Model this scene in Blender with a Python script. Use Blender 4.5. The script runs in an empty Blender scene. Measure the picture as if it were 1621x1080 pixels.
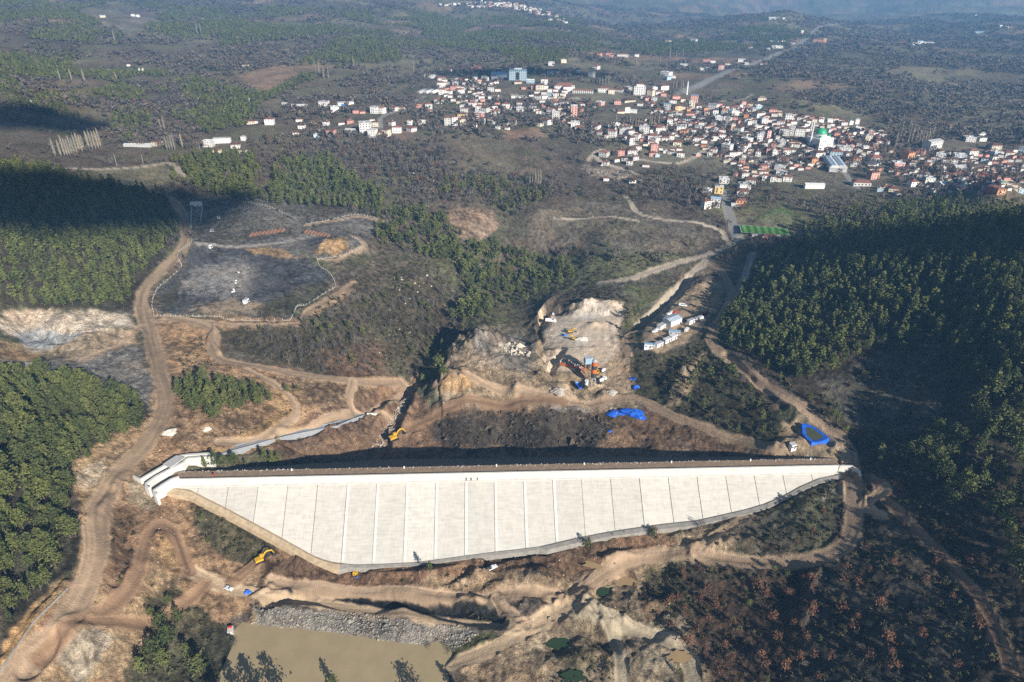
import bpy, math, random
import numpy as np
from mathutils import Vector, Matrix
random.seed(7); rng = np.random.default_rng(11)
SC = bpy.context.scene; COL = SC.collection
# ------------------------------------------------------------------ camera, sky, sun, exposure
CAMZ = 230.0; PITCH = math.radians(29.0); F = 1080.7; CU, CV = 810.5, 540.0
cam = bpy.data.cameras.new('camera'); cam.sensor_width = 36.0; cam.lens = 24.0
cam.clip_start = 1.0; cam.clip_end = 40000.0
camo = bpy.data.objects.new('camera', cam); COL.objects.link(camo)
camo.location = (0, 0, CAMZ); camo.rotation_euler = (math.radians(90) - PITCH, 0, 0); SC.camera = camo
SUN_EL = math.radians(25.0); SUN_AZ = math.radians(145.0)
TOSUN = np.array([math.sin(SUN_AZ)*math.cos(SUN_EL), math.cos(SUN_AZ)*math.cos(SUN_EL), math.sin(SUN_EL)])
w = bpy.data.worlds.new('World'); SC.world = w; w.use_nodes = True
nt = w.node_tree; bg = nt.nodes['Background']
sky = nt.nodes.new('ShaderNodeTexSky'); sky.sky_type = 'NISHITA'; sky.sun_disc = False
sky.sun_elevation = SUN_EL; sky.sun_rotation = SUN_AZ; sky.altitude = 900.0
nt.links.new(sky.outputs[0], bg.inputs[0]); bg.inputs[1].default_value = 0.05
sl = bpy.data.lights.new('sun', 'SUN'); sl.energy = 5.0; sl.angle = math.radians(0.5); sl.color = (1.0, 0.935, 0.84)
so = bpy.data.objects.new('sun', sl); COL.objects.link(so)
so.rotation_euler = Vector(-TOSUN).to_track_quat('-Z', 'Y').to_euler(); so.location = (300, -300, 600)
SC.view_settings.view_transform = 'Standard'; SC.view_settings.look = 'None'
SC.view_settings.exposure = 0.78; SC.view_settings.gamma = 1.0
SC.render.engine = 'CYCLES'; SC.cycles.use_denoising = False
SC.cycles.max_bounces = 5; SC.cycles.diffuse_bounces = 2; SC.cycles.glossy_bounces = 1
SC.cycles.transmission_bounces = 1; SC.cycles.transparent_max_bounces = 4; SC.cycles.volume_bounces = 0
SC.cycles.use_adaptive_sampling = False; SC.cycles.sample_clamp_indirect = 3.0
HAZE_D, HAZE_C = 0.000145, (0.24, 0.55, 1.0)

# ------------------------------------------------------------------ projection and numbers
FW = np.array([0, math.cos(PITCH), -math.sin(PITCH)]); UPV = np.array([0, math.sin(PITCH), math.cos(PITCH)])
def proj(x, y, z):
    dz = z - CAMZ
    d = np.maximum(y*FW[1] + dz*FW[2], 1.0)
    return CU + F*x/d, CV - F*(y*UPV[1] + dz*UPV[2])/d, d
def ray(u, v):
    u = np.asarray(u, float); v = np.asarray(v, float)
    a = (u - CU)/F; b = (CV - v)/F
    return np.stack([a, FW[1] + b*UPV[1], FW[2] + b*UPV[2]], -1)
def at_z(u, v, z):
    r = ray(u, v); t = (z - CAMZ)/r[..., 2]
    return r[..., 0]*t, r[..., 1]*t
def smooth(a, b, x):
    t = np.clip((x - a)/(b - a), 0, 1); return t*t*(3 - 2*t)
def hash2(ix, iy, s):
    n = (ix*374761393 + iy*668265263 + s*974634777) & 0xffffffff
    n = ((n ^ (n >> 13))*1274126177) & 0xffffffff
    return ((n ^ (n >> 16)) & 0xffff)/65535.0
def vnoise(x, y, s=0):
    ix = np.floor(x).astype(np.int64); iy = np.floor(y).astype(np.int64)
    fx = x - ix; fy = y - iy; fx = fx*fx*fx*(fx*(fx*6-15)+10); fy = fy*fy*fy*(fy*(fy*6-15)+10)
    a = hash2(ix, iy, s); b = hash2(ix+1, iy, s); c = hash2(ix, iy+1, s); d = hash2(ix+1, iy+1, s)
    return (a*(1-fx)+b*fx)*(1-fy) + (c*(1-fx)+d*fx)*fy - 0.5
def fbm(x, y, wl, octv=4, s=0, gain=0.5):
    o = np.zeros_like(np.asarray(x, float)); a = 1.0; f = 1.0/wl
    for k in range(octv):
        ca, sa = math.cos(k*1.1+s), math.sin(k*1.1+s)
        o = o + a*vnoise((x*ca - y*sa)*f + 17.3*k, (x*sa + y*ca)*f - 9.1*k, s*31 + k); a *= gain; f *= 2.07
    return o
def inpoly(u, v, P):
    P = np.asarray(P, float); r = np.zeros(u.shape, bool)
    bb = (u >= P[:, 0].min()) & (u <= P[:, 0].max()) & (v >= P[:, 1].min()) & (v <= P[:, 1].max())
    i = np.nonzero(bb)[0]
    if len(i) == 0: return r
    uu, vv = u[i], v[i]; ins = np.zeros(len(i), bool); n = len(P)
    for a in range(n):
        x0, y0 = P[a]; x1, y1 = P[(a+1) % n]
        c = (y0 > vv) != (y1 > vv)
        if y0 != y1: ins ^= c & (uu < (x1-x0)*(vv-y0)/(y1-y0) + x0)
    r[i] = ins; return r
def segdist(x, y, L, closed=False):
    """distance to a polyline, and the signed offset and run along it"""
    L = np.asarray(L, float); D = np.full(x.shape, 1e9); S = np.zeros(x.shape); R = np.zeros(x.shape); run = 0.0
    n = len(L)
    for a in range(n if closed else n-1):
        p = L[a]; q = L[(a+1) % n]; e = q - p; l2 = max(e @ e, 1e-9); ln = math.sqrt(l2)
        dx = x - p[0]; dy = y - p[1]; t = np.clip((dx*e[0] + dy*e[1])/l2, 0, 1)
        d = np.hypot(dx - t*e[0], dy - t*e[1]); m = d < D
        D = np.where(m, d, D); S = np.where(m, np.sign(e[0]*dy - e[1]*dx)*d, S); R = np.where(m, run + t*ln, R); run += ln
    return D, S, R
def spline(P, n=6):
    P = np.asarray(P, float)
    if len(P) < 3: return P
    Q = np.vstack([2*P[0]-P[1], P, 2*P[-1]-P[-2]]); o = []
    for i in range(1, len(Q)-2):
        for k in range(n):
            t = k/n; a, b, c, d = Q[i-1], Q[i], Q[i+1], Q[i+2]
            o.append(0.5*((2*b) + (c-a)*t + (2*a-5*b+4*c-d)*t*t + (3*b-a-3*c+d)*t**3))
    o.append(P[-1]); return np.array(o)

# ------------------------------------------------------------------ the dam's own frame
DL = np.array(at_z(268, 757, 1.2)); DR = np.array(at_z(1331, 735, 1.2))
DLEN = float(np.linalg.norm(DR - DL)); DAX = (DR - DL)/DLEN; DUP = np.array([DAX[1], -DAX[0]])   # DUP points upstream, to the camera
WALLB = -3.4; MF = 1.40; FACE0 = 1.0       # foot of the wave wall, face slope H:V, slab setback
TOE = [(268,757),(300,775),(360,805),(440,848),(497,880),(522,889),(560,894),(600,893),(660,890),(720,882),(780,874),(850,866),(905,853),(955,843),
       (1000,836),(1050,829),(1100,824),(1140,815),(1180,806),(1210,797),(1240,784),(1265,770),(1295,757),(1331,738)]
def face_hit(u, v):
    """where a sight line meets the upstream face: run along the axis, drop below the wall foot"""
    r = ray(u, v); n = np.array([DUP[0], DUP[1], MF])            # plane: (p-DL).DUP - FACE0 + MF*(z-WALLB) = 0
    t = -((np.array([0, 0]) - DL) @ DUP - FACE0 + MF*(CAMZ - WALLB))/(r[0]*n[0] + r[1]*n[1] + r[2]*n[2])
    p = r*t + np.array([0, 0, CAMZ]); return (p[:2]-DL) @ DAX, p[2], p
toe3 = []
for (u, v) in TOE:
    s, z, p = face_hit(u, v); toe3.append((s, min(z, WALLB-0.3), p[0], p[1]))
toe3 = np.array(toe3)
def dam_xy(s, off): return DL + DAX*s + DUP*off
# ------------------------------------------------------------------ terrain: measured heights, then features, then roughness
CTRL = [  # u, v, z
 (530,1030,-37),(400,1050,-36),(700,1060,-35),(450,960,-29),(640,975,-29),(800,990,-29),(600,925,-31),(760,930,-31),(450,915,-30),(560,910,-31),
 (900,900,-29),(900,960,-30),(1000,940,-30),(1000,1030,-31),(870,1050,-33),(760,1070,-33),(1050,880,-24),(1150,890,-18),(1230,890,-14),(1300,880,-9),(1350,830,-4),(1350,770,-1),(1375,760,0),
 (1100,1000,-27),(1200,1000,-20),(1300,1000,-10),(1250,940,-15),(1400,1000,-2),(1400,900,-1),(1400,820,2),(1500,900,5),(1500,1000,6),(1600,1060,13),(1621,950,13),(1300,1075,-14),(1150,1075,-26),
 (1200,840,-14),(1270,820,-7),
 (30,1060,-2),(100,1000,-1),(160,880,2),(165,800,4),(190,740,5),(250,660,6),(255,590,6),(240,510,7),(240,470,9),(285,400,12),(260,320,16),
 (60,930,5),(20,1000,5),(110,900,4),(120,800,10),(60,800,16),(0,800,22),(60,680,22),(0,680,28),(200,660,10),(120,650,17),(130,740,12),
 (215,850,-6),(220,930,-10),(290,880,-18),(320,930,-24),(250,1000,-24),(330,1000,-31),(180,1000,-12),(120,1060,-14),(250,1060,-29),(350,860,-19),(420,890,-26),(300,830,-12),(240,800,-3),
 (350,640,4),(430,640,-2),(300,700,3),(270,690,4),(330,700,0),(440,695,-8),(530,675,-15),(480,720,-20),(560,720,-30),(400,730,-12),(350,738,-4),
 (600,715,-33),(610,690,-31),(640,640,-27),(655,605,-27),(560,640,-17),(500,640,-9),(540,600,-9),(560,560,-8),(450,590,-3),(400,545,0),(330,540,4),(330,580,3),
 (700,700,-32),(800,700,-31),(900,700,-29),(1000,705,-24),(1100,715,-16),(1200,715,-8),(1280,715,-2),(800,650,-24),(900,650,-20),(1000,650,-17),(1000,685,-20),
 (100,530,12),(30,500,17),(100,495,20),(30,560,12),(100,600,11),(200,600,7),(180,540,9),(0,600,17),(60,580,12),
 (100,450,24),(0,450,36),(100,400,36),(0,380,50),(0,300,58),(100,320,44),(200,400,22),(200,330,28),(210,470,10),
 (380,440,5),(300,470,6),(420,490,2),(480,470,0),(340,410,8),(330,340,13),(440,360,8),(540,395,3),(560,440,0),(530,480,-2),(600,350,5),(470,400,6),
 (600,420,-6),(650,460,-12),(680,420,-10),(720,470,-22),(700,520,-25),(690,570,-26),(770,440,-24),(850,420,-22),(900,440,-18),(800,400,-16),(760,500,-22),(650,540,-19),(600,520,-10),
 (860,500,-8),(870,480,-7),(930,480,-5),(990,490,-6),(980,530,-8),(920,520,-7),(900,560,-9),(940,600,-13),(960,570,-10),(870,560,-11),(840,520,-16),(830,490,-20),(760,540,-9),(800,570,-9),(720,580,-12),(740,620,-14),(820,610,-13),(690,625,-20),(880,620,-14),
 (1020,530,-3),(1060,520,0),(1100,505,0),(1040,550,-1),(1000,520,-9),(1030,490,-8),(1080,460,-8),(1120,430,-6),(1160,400,0),
 (1150,500,2),(1130,540,3),(1180,600,3),(1240,640,3),(1300,680,2),(1330,710,1),(1050,600,-9),(1100,620,-7),(1180,660,-7),(1100,660,-12),(1230,690,-3),(1290,690,0),(1010,610,-13),
 (1200,450,5),(1200,420,4),(1240,390,6),(1300,380,14),(1180,500,6),(1220,570,7),(1300,620,8),(1380,680,6),(1380,730,3.5),(1330,640,7),
 (1300,500,20),(1300,420,26),(1400,400,38),(1400,500,33),(1400,580,20),(1400,640,13),(1500,400,54),(1500,500,41),(1500,600,29),(1500,700,16),(1450,740,8),(1500,800,13),(1621,350,64),(1621,450,64),(1621,600,46),(1621,750,21),(1621,850,18),
 (640,300,14),(750,350,4),(740,370,0),(850,340,6),(1000,350,6),(1000,400,0),(1050,420,-4),(950,440,-8),(1100,350,8),(1150,330,8),(1210,362,9),(1300,340,12),(950,380,0),
 (900,280,10),(820,300,8),(700,260,22),(850,215,24),(560,230,24),(400,250,20),(300,230,22),(150,240,26),(500,280,12),(430,300,14),(300,280,14),(330,260,16),
 (700,200,30),(600,170,34),(820,130,34),(900,110,36),(1000,180,26),(1100,170,24),(1000,230,20),(950,260,14),(1100,240,14),(1200,260,10),(1300,240,12),(1400,260,10),(1500,270,12),(1600,290,16),(1500,330,22),(1600,335,26),(1200,180,26),(1280,190,26),(1230,160,34),(1320,150,24),
]
FARC = [ # x, y, z
 (-900,1400,70),(-500,1500,45),(0,1500,38),(500,1500,20),(1000,1400,10),(-1200,1900,105),(-600,2000,60),(0,2000,40),(600,2000,14),(1300,1900,5),
 (-1900,2600,150),(-1000,2700,95),(-200,2600,35),(300,2700,5),(1000,2700,15),(2000,2600,25),(-2600,3600,190),(-1400,3600,150),(-300,3400,95),(100,3300,55),(400,3500,0),(1200,3300,25),(2600,3300,35),
 (-300,4200,170),(300,4600,60),(-1500,5000,210),(600,5200,60),(1600,4800,-90),(3600,4700,-90),(2600,5600,-20),(1500,6500,130),(-300,6500,240),(-3000,6500,250),(3500,7500,290),(0,9000,270),(-5000,9000,290),(5000,9500,330),(2000,9000,290),(0,14000,200),(-9000,13000,200),(9000,14000,200),
 (-700,900,70),(-900,600,95),(-500,450,60),(-600,200,70),(-350,200,42),(-300,330,30),(-250,0,30),(-450,-150,60),(0,0,-32),(-110,40,-22),(120,40,-25),(0,-300,-20),(203,48,35),(235,105,29),(330,0,84),(330,110,66),(420,130,85),(420,300,85),(520,450,72),(480,650,48),(700,700,42),(330,-150,110),(700,0,170),(700,300,150),(900,900,34),(1300,1000,60),(600,-500,150),(-600,-600,90),(150,-200,0),(0,-1500,60),(1500,-1000,220),(-1500,-1000,150),(-1500,600,160),(1700,600,180),(2500,1500,90),(-2500,1500,220)]
cp = []
for (u, v, z) in CTRL:
    x, y = at_z(u, v, z); cp.append((x, y, z))
cp += FARC
for (s, z, x, y) in toe3: cp.append((x, y, z - 0.4))
for s in np.linspace(0.05, 0.95, 10):     # ground beneath the dam body
    zt = np.interp(s*DLEN, toe3[:, 0], toe3[:, 1]); q = dam_xy(s*DLEN, -6); cp.append((q[0], q[1], zt*1.02 - 1.5))
cp = np.array(cp, float)
def warp(x, y):
    r = np.hypot(x, y) + 90.0; k = np.log(r)/r*0 + np.log(r/90.0)/(r - 90.0 + 1e-6); return x*k, y*k
cu_, cv_ = warp(cp[:, 0], cp[:, 1])
keep = []                                   # drop near-coincident control points
for i in range(len(cp)):
    if all(math.hypot(cu_[i]-cu_[j], cv_[i]-cv_[j]) > 0.012 for j in keep): keep.append(i)
cp = cp[keep]; cu_ = cu_[keep]; cv_ = cv_[keep]
RC = 0.02
K = np.sqrt((cu_[:, None]-cu_[None])**2 + (cv_[:, None]-cv_[None])**2 + RC*RC)
n_ = len(cp); A = np.zeros((n_+1, n_+1)); A[:n_, :n_] = K - 0.0*np.eye(n_); A[:n_, n_] = 1; A[n_, :n_] = 1
A[:n_, :n_] -= 0.004*np.eye(n_)
WT = np.linalg.solve(A, np.append(cp[:, 2], 0.0))
def zbase(x, y):
    x = np.asarray(x, float); y = np.asarray(y, float); sh = x.shape; x = x.ravel(); y = y.ravel(); o = np.empty(len(x))
    for i in range(0, len(x), 20000):
        a, b = warp(x[i:i+20000], y[i:i+20000])
        o[i:i+20000] = np.sqrt((a[:, None]-cu_)**2 + (b[:, None]-cv_)**2 + RC*RC) @ WT[:n_] + WT[n_]
    return o.reshape(sh)
def unproj(P, zf=None):
    """follow sight lines from the drone's place to the ground"""
    zf = zf or zbase
    P = np.asarray(P, float); r = ray(P[:, 0], P[:, 1]); n = len(P)
    lo = np.full(n, 60.0); hi = np.full(n, np.nan); t = lo.copy(); prev = lo.copy(); done = np.zeros(n, bool)
    for k in range(170):
        step = np.maximum(4.0, t*0.025); prev = np.where(done, prev, t); t = np.where(done, t, t + step)
        below = (CAMZ + r[:, 2]*t) < zf(r[:, 0]*t, r[:, 1]*t)
        new = below & ~done; lo = np.where(new, prev, lo); hi = np.where(new, t, hi); done |= new
        if done.all() or t.max() > 16000: break
    hi = np.where(np.isnan(hi), t, hi); lo = np.where(done, lo, t)
    for k in range(22):
        m = (lo + hi)/2; b = (CAMZ + r[:, 2]*m) < zf(r[:, 0]*m, r[:, 1]*m); hi = np.where(b, m, hi); lo = np.where(b, lo, m)
    return np.stack([r[:, 0]*hi, r[:, 1]*hi], 1)
# ------------------------------------------------------------------ ground features
C = dict(dirt=(.34,.222,.13), tan=(.355,.265,.172), orange=(.42,.27,.135), pale=(.56,.45,.335), white=(.60,.515,.42), grey=(.25,.225,.195), ash=(.36,.35,.33), char=(.085,.082,.080),
 brown=(.205,.13,.08), red=(.178,.107,.071), grass=(.115,.12,.055), scrub=(.082,.076,.045), olive=(.15,.14,.082), black=(.028,.028,.026), mud=(.30,.25,.175), dark=(.058,.05,.034),
 soil=(.165,.13,.095), field=(.265,.175,.12), asph=(.27,.26,.245), track=(.37,.31,.24), wood=(.10,.083,.07), meadow=(.21,.185,.115), conc=(.62,.58,.50), green=(.10,.15,.045))
def W(*p): return unproj(np.array(p, float))
ROADS = [ # width, colour, pixel run
 (9.5,'dirt',[(10,1090),(60,1030),(105,985),(150,880),(155,810),(190,750),(240,690),(262,640),(252,590),(238,530),(225,490),(228,460),(262,422),(293,385),(290,345),(275,318),(250,305)]),
 (6,'dirt',[(245,507),(300,507),(370,514),(468,514),(490,492),(542,460),(560,448)]),
 (7,'dirt',[(262,500),(335,520),(342,565),(420,582),(530,600),(640,603)]),
 (8,'dirt',[(880,975),(960,905),(1050,880),(1150,889),(1240,891),(1310,880),(1345,850),(1352,790),(1346,738)]),
 (7,'dirt',[(1346,738),(1340,705),(1290,660),(1220,615),(1150,565),(1125,535),(1148,492),(1158,465),(1142,432),(1118,414)]),
 (6.5,'tan',[(300,905),(345,925),(400,940),(520,955),(640,970),(760,988),(830,990),(890,965)]),
 (6,'brown',[(60,1040),(170,965),(215,915),(232,860),(250,832),(275,845),(300,905)]),
 (7,'dirt',[(690,612),(760,606),(830,620),(905,638),(1000,628),(1070,660),(1180,700),(1240,722)]),
 (7,'brown',[(600,715),(640,680),(690,655),(780,640),(890,636)]),
 (10,'asph',[(1146,300),(1150,325),(1158,350),(1168,378)]),
 (7,'track',[(1168,378),(1140,396),(1060,420),(1000,440),(950,446)]),
 (20,'asph',[(1080,140),(1130,125),(1180,105),(1220,88),(1260,72),(1290,52),(1310,44),(1380,37),(1425,35)]),
 (7,'track',[(1118,414),(1080,448),(1040,487),(1012,513)]),
 (7,'track',[(70,266),(160,268),(250,260),(266,258),(282,268),(298,286)]),
 (7,'asph',[(603,205),(602,190),(620,180),(645,174),(655,162),(672,150)]),
 (6,'track',[(932,250),(942,240),(955,235)]),(6,'track',[(938,243),(962,257),(1005,270),(1022,284)]),(6,'track',[(1012,250),(1050,256),(1080,257),(1105,245),(1130,226)]),
 (5,'brown',[(1378,755),(1400,790),(1445,835),(1505,895),(1560,965),(1600,1060)]),
 (7,'mud',[(890,965),(960,985),(1040,1010),(1085,1040),(1100,1085)]),(7,'tan',[(715,1052),(790,1022),(850,990),(890,960)]),(6,'mud',[(930,960),(975,1010),(985,1085)]),
 (6,'grey',[(1190,402),(1178,440),(1163,468)]),
 (5,'dirt',[(985,540),(995,565),(970,590)]),(5,'dirt',[(1003,545),(990,535),(1005,525),(1050,530),(1085,505)]),
 (6,'dirt',[(350,700),(440,685),(520,660),(600,640),(655,604)]),
 (5,'dirt',[(130,570),(190,545),(225,515)]),
 (6,'asph',[(1210,235),(1235,225),(1260,250),(1275,258)]),(6,'asph',[(1180,262),(1195,258),(1212,246)]),(6,'asph',[(1330,265),(1345,285),(1358,298)]),
 (7,'track',[(1130,157),(1180,152),(1192,145)]),(6,'asph',[(860,180),(880,190),(905,195)]),(6,'asph',[(1395,270),(1440,268),(1480,278),(1560,285)]),
 (5,'track',[(925,160),(860,155),(800,150)]),(5,'track',[(1150,380),(1130,360),(1020,340),(990,310)]),(4,'track',[(880,345),(960,342),(1010,350)]),
 (5,'dirt',[(485,357),(525,350),(565,342),(605,349)]),(5,'dirt',[(505,412),(535,412),(575,398),(572,384),(556,374)]),(5,'grey',[(310,385),(400,388),(465,380),(500,372)]),
 (6,'dirt',[(430,922),(500,930),(600,937),(700,946),(800,941),(885,948)]),(5,'dirt',[(785,948),(805,968),(832,990)]),(5,'brown',[(150,988),(235,985),(300,950),(325,925)]),(5,'dirt',[(560,602),(556,640),(600,655),(645,650)]),(5,'dirt',[(390,585),(440,612),(470,650),(430,685)]),(4.5,'dirt',[(1185,815),(1140,845),(1100,880)]),
 (5,'dirt',[(1400,780),(1370,800),(1400,820)]),(6,'brown',[(410,890),(370,920)]),
]
RW = [(wd, c, spline(unproj(np.array(p, float)), 5)) for (wd, c, p) in ROADS]
def road_mask(x, y, only=None):
    M = np.zeros(x.shape); 
    for (wd, c, L) in RW:
        b = (x > L[:, 0].min()-30) & (x < L[:, 0].max()+30) & (y > L[:, 1].min()-30) & (y < L[:, 1].max()+30)
        i = np.nonzero(b)[0]
        if len(i):
            d, s, r = segdist(x[i], y[i], L); M[i] = np.maximum(M[i], 1 - smooth(wd*0.42, wd*0.62, d))
    return M
WATERZ = -35.2
POND = np.stack(at_z(*np.array([(402,989),(470,994),(540,1003),(640,1018),(668,1021),(690,1014),(712,1022),(718,1040),(704,1055),(712,1075),(708,1092),(640,1098),(560,1096),(480,1104),(345,1112),(343,1080),(372,1012),(368,1000),(384,984)], float).T, WATERZ), 1)
# mounds: u, v, half width along u (m), half depth (m), height (m), kind
MOUNDS = [(545,392,26,30,6),(515,384,14,18,2.5),(690,612,22,14,6),(725,605,18,12,5),(745,545,40,22,8),(770,535,26,18,4),(790,575,20,12,3),(700,578,20,20,5),(818,612,8,6,2.5),(890,618,9,6,3.5),(858,598,9,6,3),(955,622,6,5,2),
 (912,482,9,7,4.5),(935,478,11,7,4),(945,505,7,5,2),(872,482,6,5,2.5),(965,480,12,8,2),
 (640,655,6,14,2.5),(570,690,8,7,3),(655,688,6,5,2.2),(690,640,9,5,2),
 (430,900,10,6,2.2),(470,897,9,6,3),(640,905,16,5,3.5),(690,912,10,6,4),(755,905,11,7,4.5),(600,912,12,5,2),(840,915,16,5,3),(870,920,14,6,3.2),(890,900,10,5,2),(960,885,14,4,3),(990,880,9,4,2.5),
 (745,950,10,5,3.5),(770,968,14,4,-2.5),(840,955,9,5,2.6),(925,945,9,6,3),(945,975,16,8,4),(1000,960,14,9,3.5),(960,1010,10,8,-2),(930,1040,12,9,3),(1020,1040,14,8,3),(1060,985,10,7,2.4),(870,1050,10,7,2.5),(950,935,6.5,5,-1.8),(880,1017,7,5,-1.8),(942,895,6.5,4,-1.4),(990,923,7.5,5,-1.4),(900,985,6,4,1.5),(985,985,7,5,2.5),(1035,965,8,5,3),(1045,1005,8,6,-1.5),(1010,1070,9,5,2),(960,1065,6,5,2),(1070,1015,7,6,2),(925,975,6,3,1.2),(995,915,8,3,-1.5),(880,945,7,3,1.6),(820,925,9,3,1.5),(780,925,7,3,2),(905,1075,9,7,2),
 (180,800,5,16,2),(200,760,5,10,2),(265,865,8,10,3.5),(280,920,9,7,2.8),(240,900,6,8,2),(140,1010,12,12,2.6),(170,1045,16,10,2.5),(110,1060,14,9,-2),(320,885,6,5,1.5),
 (60,535,20,8,-4),(160,535,18,6,3),(110,545,22,5,2),(180,525,20,5,2.5),(30,580,20,6,3),(220,575,7,12,1.5),
 (1255,700,10,6,3),(1230,708,8,5,2.5),(1392,772,9,7,2.2),(1412,780,8,7,2),(1275,800,6,5,1.5),(1240,790,7,5,2),(1110,870,20,6,3),(1060,850,14,5,2.2),(1170,860,12,5,2.5),
 (270,682,7,6,2),(325,678,5,4,1.6),(1080,590,12,10,3),(1065,615,8,14,4),(1000,500,10,14,4),(1110,450,14,18,4),(850,560,8,22,4),(1270,930,4,16,-3),
 (660,1020,16,5,.6),(1020,320,30,20,3)]
mm = unproj(np.array([m[:2] for m in MOUNDS], float))
BERMS = [ # half width m, height m, run ; trenches are negative
 (7.5,-4.8,[(650,606),(630,650),(606,690),(590,722)]),(3.5,2.2,[(660,615),(650,650),(625,700)]),(3,1.6,[(636,606),(612,650),(575,700)]),
 (5,-4.5,[(565,650),(600,630),(640,612)]),(4,-4.0,[(420,955),(480,945),(600,955),(700,966),(790,982)]),
 (2.5,2.0,[(1225,640),(1190,655),(1130,650)]),(4,-3,[(890,545),(865,580)]),(3,-2.5,[(1150,560),(1230,640),(1310,700)]),
 (3.5,-2.6,[(700,920),(740,905),(800,880),(900,862)]),(2.2,1.5,[(340,515),(335,540),(345,560)]),(3,2.6,[(1290,905),(1278,940),(1266,985)]),
 (2,-1.8,[(1120,560),(1190,620),(1260,680)]),(6,-7,[(1018,512),(1045,488),(1090,440)]),(3,-2,[(180,780),(195,860),(180,920)]),(2.5,-2,[(90,1010),(40,1065)]),(2.5,1.8,[(0,1060),(50,990),(105,925)]),
 (2,-1.5,[(530,720),(430,700),(340,722)]),(3,-3,[(445,690),(500,680),(560,660)]),(1.6,1.2,[(395,948),(430,925)])]
BW = [(a, h, spline(unproj(np.array(p, float)), 5)) for (a, h, p) in BERMS]
CLIFFS = [ # drop m, reach m, run: ground on the left-hand side of the run (seen along it) falls away
 (9,26,[(858,486),(846,505),(852,535),(850,560),(862,590),(876,600)]),(6,20,[(700,600),(705,570),(735,545),(790,540),(840,545)]),
 (7,16,[(905,478),(870,476),(856,488)]),(5,14,[(760,520),(725,535),(700,560),(690,590)])]
CW = [(h, r, spline(unproj(np.array(p, float)), 5)) for (h, r, p) in CLIFFS]
# flat working ground: level z is taken from the middle of the outline
PADS = [[(258,498),(255,460),(292,420),(310,392),(380,384),(460,402),(500,440),(470,490),(400,492)],[(870,485),(985,486),(972,530),(980,560),(940,598),(890,580),(868,530)],[(1015,545),(1045,503),(1100,478),(1120,495),(1085,535),(1050,553)],[(1168,372),(1176,356),(1252,362),(1262,376)],[(1262,678),(1278,671),(1304,680),(1318,700),(1300,711),(1276,706)]]
PW = [unproj(np.array(p, float)) for p in PADS]; PZ = [float(np.mean(zbase(p[:, 0], p[:, 1]))) for p in PW]
def polymask(x, y, P, soft):
    ins = inpoly(x, y, P); b = (x > P[:, 0].min()-soft) & (x < P[:, 0].max()+soft) & (y > P[:, 1].min()-soft) & (y < P[:, 1].max()+soft)
    M = np.zeros(x.shape); i = np.nonzero(b)[0]
    if len(i):
        d, _, _ = segdist(x[i], y[i], P, True); M[i] = np.where(ins[i], 0.5 + 0.5*smooth(0, soft, d), 0.5 - 0.5*smooth(0, soft, d))
    return M
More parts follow.
